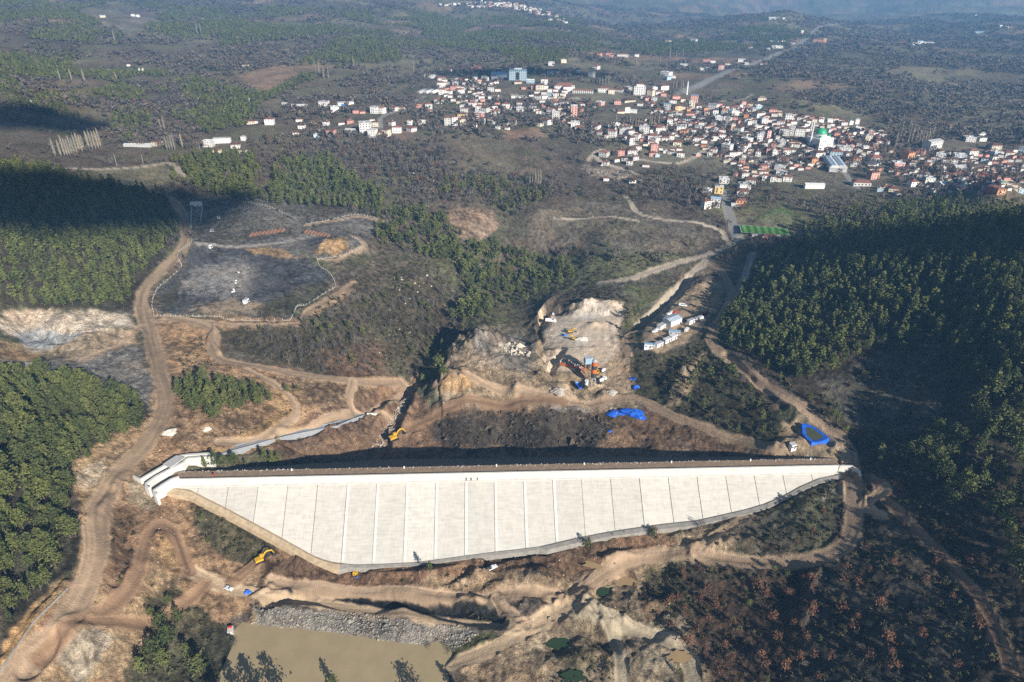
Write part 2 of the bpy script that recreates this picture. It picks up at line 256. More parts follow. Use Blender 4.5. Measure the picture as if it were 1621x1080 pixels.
def zfun(x, y, rough=True):
    x = np.asarray(x, float); y = np.asarray(y, float); sh = x.shape; x = x.ravel(); y = y.ravel()
    z = zbase(x, y); d = np.hypot(x, y)
    for P, pz in zip(PW, PZ): z += (pz - z)*polymask(x, y, P, 8.0)*0.75
    jx = x + 5*fbm(x, y, 14, 3, 5); jy = y + 5*fbm(x, y, 14, 3, 6)
    for (m, q) in zip(MOUNDS, mm):
        r = ((jx-q[0])/m[2])**2 + ((jy-q[1])/m[3])**2; i = np.nonzero(r < 2.2)[0]
        if len(i): z[i] += m[4]*np.exp(-r[i]*1.9)*1.15*(1 + 0.5*fbm(x[i], y[i], 4.5, 3, 9))
    for (a, h, L) in BW:
        i = np.nonzero((x > L[:, 0].min()-3*a) & (x < L[:, 0].max()+3*a) & (y > L[:, 1].min()-3*a) & (y < L[:, 1].max()+3*a))[0]
        if len(i):
            dd, _, _ = segdist(jx[i]*.4+x[i]*.6, jy[i]*.4+y[i]*.6, L); z[i] += h*(1 - smooth(a*0.35, a*1.15, dd))
    for (h, r, L) in CW:
        i = np.nonzero((x > L[:, 0].min()-r*3) & (x < L[:, 0].max()+r*3) & (y > L[:, 1].min()-r*3) & (y < L[:, 1].max()+r*3))[0]
        if len(i):
            dd, s, _ = segdist(jx[i]*.5+x[i]*.5, jy[i]*.5+y[i]*.5, L); z[i] -= h*smooth(0, 3.2, s)*np.exp(-np.maximum(s, 0)/r)
    rm = road_mask(x, y)
    for P in PW: rm = np.maximum(rm, .7*polymask(x, y, P, 8.0))
    if rough:
        near = 1 - smooth(500, 900, d); far = smooth(450, 1400, d); vf = smooth(1500, 4000, d)
        z += near*(1-rm)*(1.9*fbm(x, y, 24, 3, 1) + 1.5*(.22 - np.abs(fbm(x, y, 9, 3, 2))) - .1 + 0.55*fbm(x, y, 2.2, 2, 3))
        z += near*rm*0.25*fbm(x, y, 3, 2, 4)
        z += far*(14*fbm(x, y, 210, 3, 7) + 3*fbm(x, y, 40, 2, 8)) + vf*(60*fbm(x, y, 800, 4, 10))
    # reservoir bed and its shore
    i = np.nonzero((x > POND[:, 0].min()-25) & (x < POND[:, 0].max()+25) & (y > POND[:, 1].min()-25) & (y < POND[:, 1].max()+25))[0]
    if len(i):
        ins = inpoly(x[i], y[i], POND); dd, _, _ = segdist(x[i], y[i], POND, True); sd = np.where(ins, -dd, dd)
        lim = WATERZ + np.where(sd < 0, np.maximum(-3.5, sd*1.1), np.minimum(sd*0.75, 30.0)+.05)
        z[i] = np.where(sd < 0, np.minimum(z[i], lim), np.where(z[i] < WATERZ + .1 + np.minimum(sd*.3, 1.5), WATERZ + .1 + np.minimum(sd*.3, 1.5), z[i]))
        z[i] = np.where((sd >= 0) & (sd < 9), np.minimum(z[i], lim + .2), z[i])
    # keep the ground under the concrete face and the crest
    s = (x-DL[0])*DAX[0] + (y-DL[1])*DAX[1]; o = (x-DL[0])*DUP[0] + (y-DL[1])*DUP[1]
    i = np.nonzero((s > -6) & (s < DLEN+6) & (o > -60) & (o < 60))[0]
    if len(i):
        si, oi = s[i], o[i]; face = WALLB - np.maximum(oi - FACE0, 0)/MF; zt = np.interp(si, toe3[:, 0], toe3[:, 1]); ot = FACE0 + (WALLB - zt)*MF
        up = (oi > -8.5) & (oi < ot + 1.0) & (si > 0) & (si < DLEN); z[i] = np.where(up, np.minimum(z[i], face - 1.6), z[i])
        rim = (oi >= ot + 1.0) & (oi < ot + 12); z[i] = np.where(rim, np.minimum(z[i], zt - .5 + np.maximum(oi-ot-4.5, 0)*0.9), z[i])
        dn = (oi <= -8.5) & (oi > -16) & (si > 0) & (si < DLEN); z[i] = np.where(dn, np.minimum(z[i], -1.3), z[i])
    return z.reshape(sh)
# ------------------------------------------------------------------ the ground sheet: finer near the dam
th = np.concatenate([np.arange(-180, -64, 2.0), np.arange(-64, 64, 0.105), np.arange(64, 180, 2.0)])
rr = [6.0]
while rr[-1] < 15200:
    r0 = rr[-1]; rr.append(r0 + max(0.62, 1.0*(r0*r0 + 250**2)/(250*683.0)) if 95 < r0 < 7000 else r0*1.12 if r0 < 95 else r0*1.06)
rr = np.array(rr); T, R_ = np.meshgrid(np.radians(th), rr); gx = (np.sin(T)*R_).ravel(); gy = (np.cos(T)*R_).ravel()
gz = zfun(gx, gy); gzb = zbase(gx, gy); gu, gv, gd = proj(gx, gy, gzb); gdist = np.hypot(gx, gy)
front = (gy*FW[1] + (gzb-CAMZ)*FW[2]) > 20; gu = np.where(front, gu, -5000.0)
NV = len(gx); colr = np.zeros((NV, 3))
n1 = fbm(gx, gy, 60, 4, 21); n2 = fbm(gx, gy, 11, 4, 22); n3 = fbm(gx, gy, 260, 3, 23); n4 = fbm(gx, gy, 3.0, 3, 24); n5 = fbm(gx, gy, 5, 3, 25)
def mixc(m, c, idx=None):
    c = np.array(C[c] if isinstance(c, str) else c)
    if idx is None: colr[:] = colr*(1-m[:, None]) + c*m[:, None]
    else: colr[idx] = colr[idx]*(1-m[:, None]) + c*m[:, None]
# open country: scrub, grass and bare soil in patches
colr[:] = C['soil']
mixc(smooth(-.15, .25, n1 + .5*n3), 'olive'); mixc(.75*smooth(.0, .3, n2 + .6*n1), 'scrub'); mixc(.6*smooth(.1, .35, n3 - .3*n1), 'wood'); mixc(.7*smooth(.15, .4, fbm(gx, gy, 45, 3, 31)), 'grass')
fx = smooth(900, 1800, gdist); mixc(.32*fx*smooth(-.2, .2, n1 + n3), 'wood')
pfx = fbm(gx, gy, 170, 2, 33); mixc(.7*fx*smooth(.22, .3, pfx), 'field'); mixc(.6*fx*smooth(-.22, -.3, pfx), 'meadow')
REG = [ # colour, ragged px, soft px, strength, outline
 ((.070,.056,.040),6,8,.9,[(1140,500),(1200,420),(1240,388),(1330,376),(1621,340),(1700,340),(1750,1100),(1300,1090),(1340,700),(1250,620)]),
 ((.074,.058,.042),6,10,.85,[(1030,900),(1300,890),(1350,760),(1621,720),(1700,1100),(1060,1100)]),
 ((.105,.064,.043),8,10,.6,[(1100,930),(1280,900),(1290,1000),(1250,1090),(1100,1090)]),
 ((.105,.098,.078),6,10,.9,[(1300,600),(1400,552),(1480,552),(1500,640),(1450,690),(1380,690),(1310,645)]),
 ((.078,.068,.052),8,12,.8,[(1290,900),(1420,800),(1540,960),(1600,1090),(1250,1090)]),
 ('dark',5,6,.9,[(0,585),(130,600),(245,640),(220,690),(125,740),(110,790),(130,880),(70,940),(0,1010)]),
 ('dark',5,6,.9,[(0,258),(70,265),(160,293),(270,318),(290,365),(250,415),(205,492),(0,486)]),
 ('dirt',8,8,1,[(210,478),(290,503),(345,515),(350,570),(430,578),(540,596),(660,600),(640,640),(560,690),(450,705),(330,722),(210,745),(110,790),(140,730),(240,655),(250,560)]),
 ('red',8,10,.8,[(430,690),(540,640),(600,610),(650,605),(590,715),(450,728)]),
 ('brown',8,8,1,[(600,600),(680,640),(690,720),(560,728),(450,725),(560,670)]),
 ('brown',8,8,.9,[(660,640),(1010,640),(1080,660),(1260,720),(1260,732),(640,732)]),
 ((.07,.058,.045),14,10,.95,[(680,662),(740,652),(860,650),(930,650),(980,672),(960,700),(900,712),(740,716),(690,700)]),
 ('grey',8,6,.7,[(870,640),(950,640),(940,655),(880,652)]),
 ('tan',8,10,.9,[(690,612),(720,560),(740,535),(830,520),(870,560),(905,590),(1010,600),(1010,645),(880,640),(700,645)]),
 ('grey',8,8,.8,[(740,540),(830,525),(850,560),(830,590),(760,575)]),('pale',5,6,.6,[(735,575),(800,548),(830,560),(770,585)]),
 ('orange',5,6,.9,[(682,612),(710,597),(752,598),(740,622),(700,628)]),
 ((.20,.175,.13),6,6,.9,[(730,550),(760,522),(790,512),(845,520),(850,540),(780,540)]),
 ('tan',6,6,1,[(975,530),(1000,560),(1010,600),(1010,640),(930,625),(900,590)]),
 ('pale',5,5,1,[(856,500),(852,486),(870,478),(940,473),(988,481),(992,500),(975,532),(985,552),(960,572),(900,580),(868,570),(856,545)]),
 ('white',3,4,.8,[(895,483),(925,474),(985,484),(975,500),(920,494)]),('white',2,3,.8,[(912,530),(935,530),(930,538),(915,538)]),
 ('tan',5,6,1,[(1008,548),(1030,508),(1060,480),(1110,455),(1150,440),(1140,480),(1120,510),(1090,540),(1050,560)]),
 ('mud',6,6,.8,[(1010,512),(1040,480),(1090,430),(1120,410),(1135,425),(1090,455),(1050,490)]),
 ('scrub',6,8,.95,[(990,560),(1050,562),(1110,540),(1130,560),(1225,640),(1260,660),(1215,715),(1120,680),(1070,655),(1010,620)]),
 ('tan',4,5,.8,[(1055,640),(1085,575),(1120,555),(1105,600),(1075,640)]),
 ('tan',6,6,.9,[(1210,712),(1240,672),(1270,650),(1340,690),(1360,740),(1330,735),(1230,728)]),
 ('pale',6,8,1,[(0,492),(205,497),(218,520),(130,535),(0,530)]),('ash',5,6,1,[(20,528),(70,520),(140,532),(120,550),(40,560)]),('tan',6,8,1,[(60,560),(140,530),(218,522),(215,545),(120,570)]),
 ('grey',8,8,.9,[(0,572),(120,570),(210,545),(240,600),(238,650),(150,612),(60,600),(0,592)]),('orange',6,8,.7,[(0,540),(60,555),(80,575),(0,580)]),
 ((.10,.098,.098),6,8,1,[(255,498),(252,460),(290,420),(305,390),(380,382),(470,400),(520,430),(530,455),(480,485),(460,503),(340,495)]),
 ((.29,.265,.235),10,16,.8,[(285,440),(320,420),(390,410),(410,440),(390,470),(300,468)]),('tan',8,10,.6,[(300,492),(345,472),(400,478),(430,495),(350,498)]),('scrub',6,8,.8,[(430,480),(520,440),(528,460),(460,500),(400,495)]),('scrub',5,6,.7,[(258,470),(290,430),(282,470),(262,490)]),
 ((.155,.14,.12),8,8,1,[(290,318),(390,300),(480,322),(560,340),(600,352),(570,400),(520,412),(400,386),(310,388)]),((.22,.2,.17),5,8,.7,[(305,330),(325,325),(320,360),(304,362)]),
 ('orange',5,6,1,[(498,400),(520,384),(545,376),(560,390),(530,410)]),('orange',5,6,.9,[(380,390),(440,392),(475,408),(440,410)]),('char',5,8,.9,[(478,385),(500,377),(520,384),(500,392)]),
 ((.105,.085,.055),10,10,.9,[(370,512),(470,510),(550,455),(620,420),(700,440),(710,560),(650,602),(540,592),(430,572),(350,545)]),('soil',8,10,.6,[(540,420),(620,425),(600,470),(500,500)]),
 ('dirt',6,8,1,[(330,500),(470,506),(545,455),(560,462),(500,500),(470,520),(340,520)]),
 ('red',10,10,.65,[(480,560),(600,540),(620,600),(520,592)]),
 ((.40,.255,.14),8,8,1,[(290,520),(335,522),(345,570),(300,600),(270,580)]),('orange',8,8,.9,[(400,590),(480,612),(470,680),(330,715),(440,650)]),
 # upstream, foreground
 ('dirt',8,8,1,[(0,1090),(60,960),(120,900),(150,760),(225,735),(250,770),(300,785),(480,890),(420,945),(330,990),(200,1090)]),
 ((.37,.265,.155),8,10,.8,[(130,960),(260,900),(330,960),(240,1060),(60,1090)]),((.40,.34,.26),6,8,.8,[(80,1040),(150,1000),(190,1020),(130,1080)]),
 ('brown',8,8,.8,[(170,800),(250,790),(260,830),(230,900),(180,960),(160,900)]),
 ('orange',5,5,1,[(0,1068),(108,935),(100,912),(60,950),(0,1015)]),((.40,.275,.155),6,8,1,[(118,738),(160,702),(225,672),(252,655),(240,690),(192,745),(160,800),(158,870),(138,880),(126,800)]),('pale',5,8,.5,[(120,752),(160,725),(170,752),(135,780)]),
 ('mud',6,6,.8,[(205,790),(215,740),(250,780),(240,810)]),('orange',5,6,.8,[(255,850),(290,855),(300,900),(270,920),(245,880)]),
 ('scrub',8,6,.9,[(300,800),(330,795),(420,850),(440,875),(400,890),(340,875),(310,840)]),('scrub',8,8,.9,[(225,950),(270,925),(345,985),(375,1005),(340,1090),(190,1090),(240,1010)]),
 ('brown',8,8,1,[(420,885),(500,893),(560,905),(900,865),(1060,838),(1080,860),(1020,900),(900,950),(700,945),(480,930),(400,940)]),('red',6,6,.6,[(480,905),(560,905),(600,930),(520,928)]),('tan',6,8,.8,[(660,925),(760,905),(900,915),(1000,880),(1010,900),(900,950),(720,948)]),
 ('tan',8,8,1,[(720,1050),(800,1005),(840,985),(940,940),(1050,885),(1060,930),(1000,1000),(960,1090),(760,1090)]),((.235,.185,.125),8,8,1,[(900,960),(1000,940),(1090,990),(1130,1090),(860,1090)]),('mud',8,8,.7,[(980,1000),(1040,985),(1090,1020),(1100,1075),(1020,1060)]),('brown',8,8,.7,[(1000,950),(1060,930),(1075,975),(1020,990)]),('scrub',6,6,.7,[(880,1035),(930,1025),(950,1060),(900,1085)]),
 ('scrub',7,6,.9,[(720,965),(760,945),(800,975),(760,985)]),('scrub',8,8,.8,[(1020,900),(1080,900),(1100,960),(1060,980),(1010,940)]),
 ('black',4,4,1,[(418,946),(470,930),(560,936),(700,949),(805,960),(808,988),(700,978),(560,960),(430,957)]),
 ('tan',6,6,.7,[(1040,850),(1100,835),(1180,850),(1150,880),(1080,880)]),('tan',6,6,.9,[(1325,740),(1365,745),(1358,800),(1330,800)]),('red',8,8,.8,[(1365,750),(1420,755),(1435,790),(1390,800)]),((.13,.07,.045),6,6,.8,[(1260,910),(1300,905),(1285,960),(1260,1000)]),('pale',4,4,.7,[(1295,782),(1318,775),(1322,785),(1300,795)]),
 ('grey',4,4,1,[(398,955),(560,970),(725,992),(765,1002),(725,1026),(640,1019),(540,1004),(398,987)]),('grass',5,5,.9,[(765,1000),(805,1008),(722,1048),(715,1028)]),('orange',4,4,1,[(372,1000),(400,962),(404,985),(385,990),(374,1012)]),
 # middle distance
 ((.31,.215,.145),4,4,1,[(712,328),(735,326),(782,332),(790,358),(750,388),(714,365)]),((.165,.137,.102),6,6,1,[(830,328),(905,312),(1050,335),(1145,372),(1140,392),(1040,405),(940,392),(830,395)]),((.14,.14,.075),8,8,.8,[(870,400),(1000,400),(1080,405),(1050,430),(930,455),(880,440)]),('meadow',6,6,.5,[(900,350),(1000,345),(1050,360),(960,372)]),
 ('meadow',5,5,.9,[(150,268),(262,260),(300,286),(240,300),(180,295)]),('field',5,5,.8,[(370,122),(440,108),(545,106),(480,118),(420,150),(360,140)]),('field',4,4,.9,[(600,208),(660,204),(650,225)]),('field',4,4,1,[(795,207),(850,205),(868,218),(800,222)]),
 ('soil',6,6,.7,[(640,215),(790,215),(870,280),(740,270),(650,240)]),('meadow',6,6,.6,[(660,260),(740,270),(730,285),(660,275)]),
 ('green',4,4,.8,[(1180,345),(1240,330),(1275,345),(1250,356)]),('meadow',6,6,.5,[(1130,330),(1300,345),(1330,375),(1180,385)]),('meadow',5,5,.8,[(1250,158),(1330,165),(1400,195),(1330,185)]),
 ((.2,.17,.13),5,5,.8,[(115,20),(180,5),(250,25),(205,62),(190,50)]),('meadow',6,8,.6,[(0,20),(60,25),(40,50),(0,45)]),
 ('grass',5,5,.6,[(880,165),(1000,170),(1040,185),(900,180)]),('pale',5,5,.5,[(920,255),(985,262),(1010,285),(940,275)]),
 ((.2,.175,.13),12,14,.5,[(900,150),(1100,150),(1400,200),(1621,235),(1621,300),(1300,300),(1120,280),(1000,260),(900,200)]),
]
n6 = fbm(gx, gy, 2.5, 2, 26)
for (c, rag, soft, st, P) in REG:
    k = rag*1.6; u2 = gu + k*(n2*1.2 + n4*.8); v2 = gv + k*.7*(n5*1.0 + n1*.8)
    P = np.array(P, float); b = (u2 > P[:, 0].min()-soft) & (u2 < P[:, 0].max()+soft) & (v2 > P[:, 1].min()-soft) & (v2 < P[:, 1].max()+soft) & front
    i = np.nonzero(b)[0]
    if len(i) == 0: continue
    ins = inpoly(u2[i], v2[i], P); d, _, _ = segdist(u2[i], v2[i], P, True); sd = np.where(ins, d, -d)
    mixc(st*smooth(-soft*.5, soft*.5, sd), c, i)
# soil tone broken up by noise at several scales, calmer on the pads
nearw = 1 - smooth(600, 1200, gdist)
n7 = fbm(gx, gy, 1.5, 2, 27)
padm = np.zeros(NV)
for P in PW[1:]: padm = np.maximum(padm, polymask(gx, gy, P, 10.0))
calm = 1 - .72*padm
colr *= (1 + calm*nearw*(.5*n2 + .75*n4 + .35*n1 + .65*n7) + (1-nearw)*(.5*n1 + .4*n2))[:, None].clip(.35, 1.9)
colr *= (1 + .22*fbm(gx, gy, 30, 3, 41))[:, None]*np.array([1, 1, 1]) + 0.10*fbm(gx, gy, 18, 3, 42)[:, None]*np.array([1, .1, -.8])
RM = np.zeros(NV)
for (wd, c, L) in RW:
    pad = wd + 6
    i = np.nonzero((gx > L[:, 0].min()-pad) & (gx < L[:, 0].max()+pad) & (gy > L[:, 1].min()-pad) & (gy < L[:, 1].max()+pad))[0]
    if len(i) == 0: continue
    d, s, r = segdist(gx[i], gy[i], L); d2 = d + 1.6*n5[i] + 1.0*n4[i]
    m = 1 - smooth(wd*.38, wd*.62, d2)
    if c in ('asph',): tr = 1 + .10*n5[i]
    else:
        lane = s + 1.3*fbm(r, s*0, 22, 2, 51)
        tr = 1 + .45*vnoise(lane*.5, r*.02, 52) + .60*vnoise(lane*1.05, r*.03, 53) + .12*n4[i]
    cc = np.array(C[c] if c != 'dirt' else (.30, .215, .142))[None]*tr[:, None]*(1 + .35*np.exp(-((d-wd*.5)/.9)**2))[:, None]
    colr[i] = colr[i]*(1-m[:, None]*.95) + cc*m[:, None]*.95; RM[i] = np.maximum(RM[i], m)
    gz[i] += np.where(gdist[i] < 600, m*(.12*vnoise(s*1.7, r*.04, 54)) + .85*np.exp(-((d-wd*.56)/.85)**2)*(.45+1.1*n5[i]), 0)
colr = colr.clip(.012, .8)

def mat(name, rgb, rough=0.85, spec=0.3, nz=None, bump=None, metal=0.0, alt=None, rnd=0.0):
    """procedural material: colour broken up by noise, optional bump"""
    m = bpy.data.materials.new(name); m.use_nodes = True; t = m.node_tree; b = t.nodes['Principled BSDF']
    b.inputs['Roughness'].default_value = rough; b.inputs['Specular IOR Level'].default_value = spec; b.inputs['Metallic'].default_value = metal
    co = t.nodes.new('ShaderNodeTexCoord')
    n = t.nodes.new('ShaderNodeTexNoise'); n.inputs['Scale'].default_value = nz or 1.0; n.inputs['Detail'].default_value = 3.0
    t.links.new(co.outputs['Object'], n.inputs['Vector'])
    r = t.nodes.new('ShaderNodeMix'); r.data_type = 'RGBA'
    a2 = alt or tuple(c*0.72 for c in rgb)
    r.inputs[6].default_value = (*a2, 1); r.inputs[7].default_value = (*rgb, 1)
    mr = t.nodes.new('ShaderNodeMapRange'); mr.inputs[1].default_value = .35; mr.inputs[2].default_value = .65
    t.links.new(n.outputs['Fac'], mr.inputs[0]); t.links.new(mr.outputs[0], r.inputs[0]); t.links.new(r.outputs[2], b.inputs['Base Color'])
    if rnd:
        oi = t.nodes.new('ShaderNodeObjectInfo'); rr_ = t.nodes.new('ShaderNodeMapRange'); rr_.inputs[3].default_value = 1 - rnd; rr_.inputs[4].default_value = 1 + rnd*.4; t.links.new(oi.outputs['Random'], rr_.inputs[0])
        vs_ = t.nodes.new('ShaderNodeVectorMath'); vs_.operation = 'SCALE'; t.links.new(r.outputs[2], vs_.inputs[0]); t.links.new(rr_.outputs[0], vs_.inputs['Scale']); t.links.new(vs_.outputs[0], b.inputs['Base Color'])
    if bump:
        bp = t.nodes.new('ShaderNodeBump'); bp.inputs['Strength'].default_value = bump; bp.inputs['Distance'].default_value = 0.3
        t.links.new(n.outputs['Fac'], bp.inputs['Height']); t.links.new(bp.outputs[0], b.inputs['Normal'])
    return m
def ground_mat():
    m = bpy.data.materials.new('ground'); m.use_nodes = True; t = m.node_tree; b = t.nodes['Principled BSDF']
    b.inputs['Roughness'].default_value = 0.95; b.inputs['Specular IOR Level'].default_value = 0.12
    at = t.nodes.new('ShaderNodeAttribute'); at.attribute_name = 'soil'; co = t.nodes.new('ShaderNodeTexCoord')
    n = t.nodes.new('ShaderNodeTexNoise'); n.inputs['Scale'].default_value = 1.3; n.inputs['Detail'].default_value = 5; n.inputs['Roughness'].default_value = .75; t.links.new(co.outputs['Object'], n.inputs['Vector'])
    mr = t.nodes.new('ShaderNodeMapRange'); mr.inputs[1].default_value = .33; mr.inputs[2].default_value = .67; mr.inputs[3].default_value = .55; mr.inputs[4].default_value = 1.45; t.links.new(n.outputs['Fac'], mr.inputs[0])
    n2 = t.nodes.new('ShaderNodeTexNoise'); n2.inputs['Scale'].default_value = .30; n2.inputs['Detail'].default_value = 8; n2.inputs['Roughness'].default_value = .72; n2.inputs['Distortion'].default_value = 1.2; t.links.new(co.outputs['Object'], n2.inputs['Vector'])
    mr2 = t.nodes.new('ShaderNodeMapRange'); mr2.inputs[1].default_value = .34; mr2.inputs[2].default_value = .62; mr2.inputs[3].default_value = .76; mr2.inputs[4].default_value = 1.30; t.links.new(n2.outputs['Fac'], mr2.inputs[0])
    mm2 = t.nodes.new('ShaderNodeMath'); mm2.operation = 'MULTIPLY'; t.links.new(mr.outputs[0], mm2.inputs[0]); t.links.new(mr2.outputs[0], mm2.inputs[1])
    lm = t.nodes.new('ShaderNodeMix'); lm.data_type = 'FLOAT'; lm.inputs[2].default_value = 1.0; t.links.new(at.outputs['Alpha'], lm.inputs[0]); t.links.new(mm2.outputs[0], lm.inputs[3])
    x = t.nodes.new('ShaderNodeVectorMath'); x.operation = 'SCALE'; t.links.new(at.outputs['Color'], x.inputs[0]); t.links.new(lm.outputs[0], x.inputs['Scale']); t.links.new(x.outputs[0], b.inputs['Base Color'])
    bp = t.nodes.new('ShaderNodeBump'); bp.inputs['Strength'].default_value = .9; bp.inputs['Distance'].default_value = .6; t.links.new(n.outputs['Fac'], bp.inputs['Height']); bp2 = t.nodes.new('ShaderNodeBump'); t.links.new(at.outputs['Alpha'], bp2.inputs['Strength']); bp2.inputs['Distance'].default_value = 2.4; t.links.new(n2.outputs['Fac'], bp2.inputs['Height']); t.links.new(bp.outputs[0], bp2.inputs['Normal']); t.links.new(bp2.outputs[0], b.inputs['Normal'])
    return m
def mesh_np(name, co, faces_flat, nper, material, smooth_=False, parent=None, link=True):
    me = bpy.data.meshes.new(name); nv = len(co); nf = len(faces_flat)//nper
    me.vertices.add(nv); me.vertices.foreach_set('co', np.ascontiguousarray(co, np.float32).ravel())
    me.loops.add(nf*nper); me.loops.foreach_set('vertex_index', np.ascontiguousarray(faces_flat, np.int32).ravel())
    me.polygons.add(nf); me.polygons.foreach_set('loop_start', np.arange(0, nf*nper, nper, dtype=np.int32)); me.polygons.foreach_set('loop_total', np.full(nf, nper, np.int32))
    if smooth_: me.polygons.foreach_set('use_smooth', np.ones(nf, bool))
    for mm_ in (material if isinstance(material, (list, tuple)) else [material]): me.materials.append(mm_)
    me.update(); 
    if not link: return me
    o = bpy.data.objects.new(name, me); COL.objects.link(o)
    if parent: o.parent = parent
    return o
nr, nc = len(rr), len(th); I = np.arange(nr*nc).reshape(nr, nc); In = np.roll(I, -1, 1)
q = np.stack([I[:-1], In[:-1], In[1:], I[1:]], -1).reshape(-1, 4)
ctr = NV; gx_ = np.append(gx, 0); gy_ = np.append(gy, 0); gz_ = np.append(gz, zfun(np.array([0.]), np.array([0.]))[0])
ground = mesh_np('ground', np.stack([gx_, gy_, gz_], 1), q[:, ::-1].ravel(), 4, ground_mat(), True)
ca = ground.data.color_attributes.new('soil', 'FLOAT_COLOR', 'POINT')
ca.data.foreach_set('color', np.concatenate([np.hstack([colr, (1 - np.maximum(.8*RM, .72*padm))[:, None]]).ravel(), [.1, .09, .06, 1]]).astype(np.float32))
ground['kind'] = 'structure'; ground['label'] = 'earth, scrub and fields of the valley round the dam'
# fast height lookup on the finished sheet
def zg(x, y):
    x = np.atleast_1d(np.asarray(x, float)); y = np.atleast_1d(np.asarray(y, float)); r = np.hypot(x, y); t = np.degrees(np.arctan2(x, y))
    a = np.interp(r, rr, np.arange(nr)); b = np.interp(t, th, np.arange(nc)); i = np.clip(a.astype(int), 0, nr-2); j = np.clip(b.astype(int), 0, nc-2); fa = a-i; fb = b-j; Z = gz.reshape(nr, nc)
    return (Z[i, j]*(1-fa)+Z[i+1, j]*fa)*(1-fb) + (Z[i, j+1]*(1-fa)+Z[i+1, j+1]*fa)*fb
def at(u, v):
    p = unproj(np.array([(u, v)], float), lambda x, y: zg(x, y))[0]; return float(p[0]), float(p[1]), float(zg(p[0], p[1])[0])
def ats(P):
    p = unproj(np.array(P, float), lambda x, y: zg(x, y)); return np.column_stack([p, zg(p[:, 0], p[:, 1])])
# ------------------------------------------------------------------ builders
def tag(o, label=None, cat=None, group=None, kind=None):
    if label: o['label'] = label
    if cat: o['category'] = cat
    if group: o['group'] = group
    if kind: o['kind'] = kind
    return o
def empty(name, loc, rz=0.0, label=None, cat=None, group=None, sc=1.0):
    o = bpy.data.objects.new(name, None); COL.objects.link(o); o.location = loc; o.rotation_euler = (0, 0, rz); o.scale = (sc, sc, sc); o.empty_display_size = .5
    return tag(o, label, cat, group)
class MB:
    def __init__(s): s.v = []; s.f = []; s.m = []; s.mi = 0
    def add(s, vs, fs):
        b = len(s.v); s.v += [tuple(p) for p in vs]; s.f += [tuple(b+i for i in f) for f in fs]; s.m += [s.mi]*len(fs); return s
    def box(s, x0, x1, y0, y1, z0, z1):
        return s.add([(x0,y0,z0),(x1,y0,z0),(x1,y1,z0),(x0,y1,z0),(x0,y0,z1),(x1,y0,z1),(x1,y1,z1),(x0,y1,z1)], [(0,3,2,1),(4,5,6,7),(0,1,5,4),(1,2,6,5),(2,3,7,6),(3,0,4,7)])
    def prism(s, P, z0, z1):
        n = len(P); z0 = z0 if hasattr(z0, '__len__') else [z0]*n; z1 = z1 if hasattr(z1, '__len__') else [z1]*n
        return s.add([(p[0],p[1],z0[i]) for i, p in enumerate(P)] + [(p[0],p[1],z1[i]) for i, p in enumerate(P)], [tuple(range(n-1,-1,-1)), tuple(range(n,2*n))] + [(i,(i+1)%n,n+(i+1)%n,n+i) for i in range(n)])
    def lathe(s, prof, n=12, c=(0,0,0)):
        vs = []; fs = []
        for (r, z) in prof:
            for k in range(n): a = 2*math.pi*k/n; vs.append((c[0]+r*math.cos(a), c[1]+r*math.sin(a), c[2]+z))
        for i in range(len(prof)-1):
            for k in range(n): fs.append((i*n+k, i*n+(k+1)%n, (i+1)*n+(k+1)%n, (i+1)*n+k))
        fs.append(tuple(range(n-1,-1,-1))); fs.append(tuple((len(prof)-1)*n+k for k in range(n))); return s.add(vs, fs)
    def tube(s, pts, r, n=6):
        pts = [Vector(p) for p in pts]; vs = []; fs = []; rs = r if hasattr(r, '__len__') else [r]*len(pts)
        for i, p in enumerate(pts):
            d = (pts[min(i+1, len(pts)-1)] - pts[max(i-1, 0)]).normalized(); a = d.orthogonal().normalized() if abs(d.z) > .95 else d.cross(Vector((0,0,1))).normalized(); b = d.cross(a)
            for k in range(n): t = 2*math.pi*k/n; vs.append(p + a*(math.cos(t)*rs[i]) + b*(math.sin(t)*rs[i]))
        for i in range(len(pts)-1):
            for k in range(n): fs.append((i*n+k, i*n+(k+1)%n, (i+1)*n+(k+1)%n, (i+1)*n+k))
        fs.append(tuple(range(n-1,-1,-1))); fs.append(tuple((len(pts)-1)*n+k for k in range(n))); return s.add(vs, fs)
    def wheel(s, x, y, z, r, wd, n=14):   # axis along y
        vs = []; fs = []
        for sy in (-wd/2, wd/2):
            for k in range(n): a = 2*math.pi*k/n; vs.append((x+r*math.cos(a), y+sy, z+r*math.sin(a)))
        for k in range(n): fs.append((k,(k+1)%n,n+(k+1)%n,n+k))
        fs.append(tuple(range(n-1,-1,-1))); fs.append(tuple(range(n,2*n))); return s.add(vs, fs)
    def build(s, name, mats, parent=None, loc=None, rz=None, smooth=False, bevel=0.0):
        me = bpy.data.meshes.new(name); me.from_pydata(s.v, [], s.f)
        for m in (mats if isinstance(mats, (list, tuple)) else [mats]): me.materials.append(m)
        if any(s.m): me.polygons.foreach_set('material_index', s.m)
        import bmesh
        bm = bmesh.new(); bm.from_mesh(me); bmesh.ops.recalc_face_normals(bm, faces=bm.faces)
        if bevel: bmesh.ops.bevel(bm, geom=bm.edges[:], offset=bevel, segments=1, affect='EDGES', clamp_overlap=True)
        bm.to_mesh(me); bm.free()
        if smooth: me.polygons.foreach_set('use_smooth', [True]*len(me.polygons))
        o = bpy.data.objects.new(name, me); COL.objects.link(o)
        if parent: o.parent = parent
        if loc is not None: o.location = loc
        if rz is not None: o.rotation_euler = (0, 0, rz)
        return o
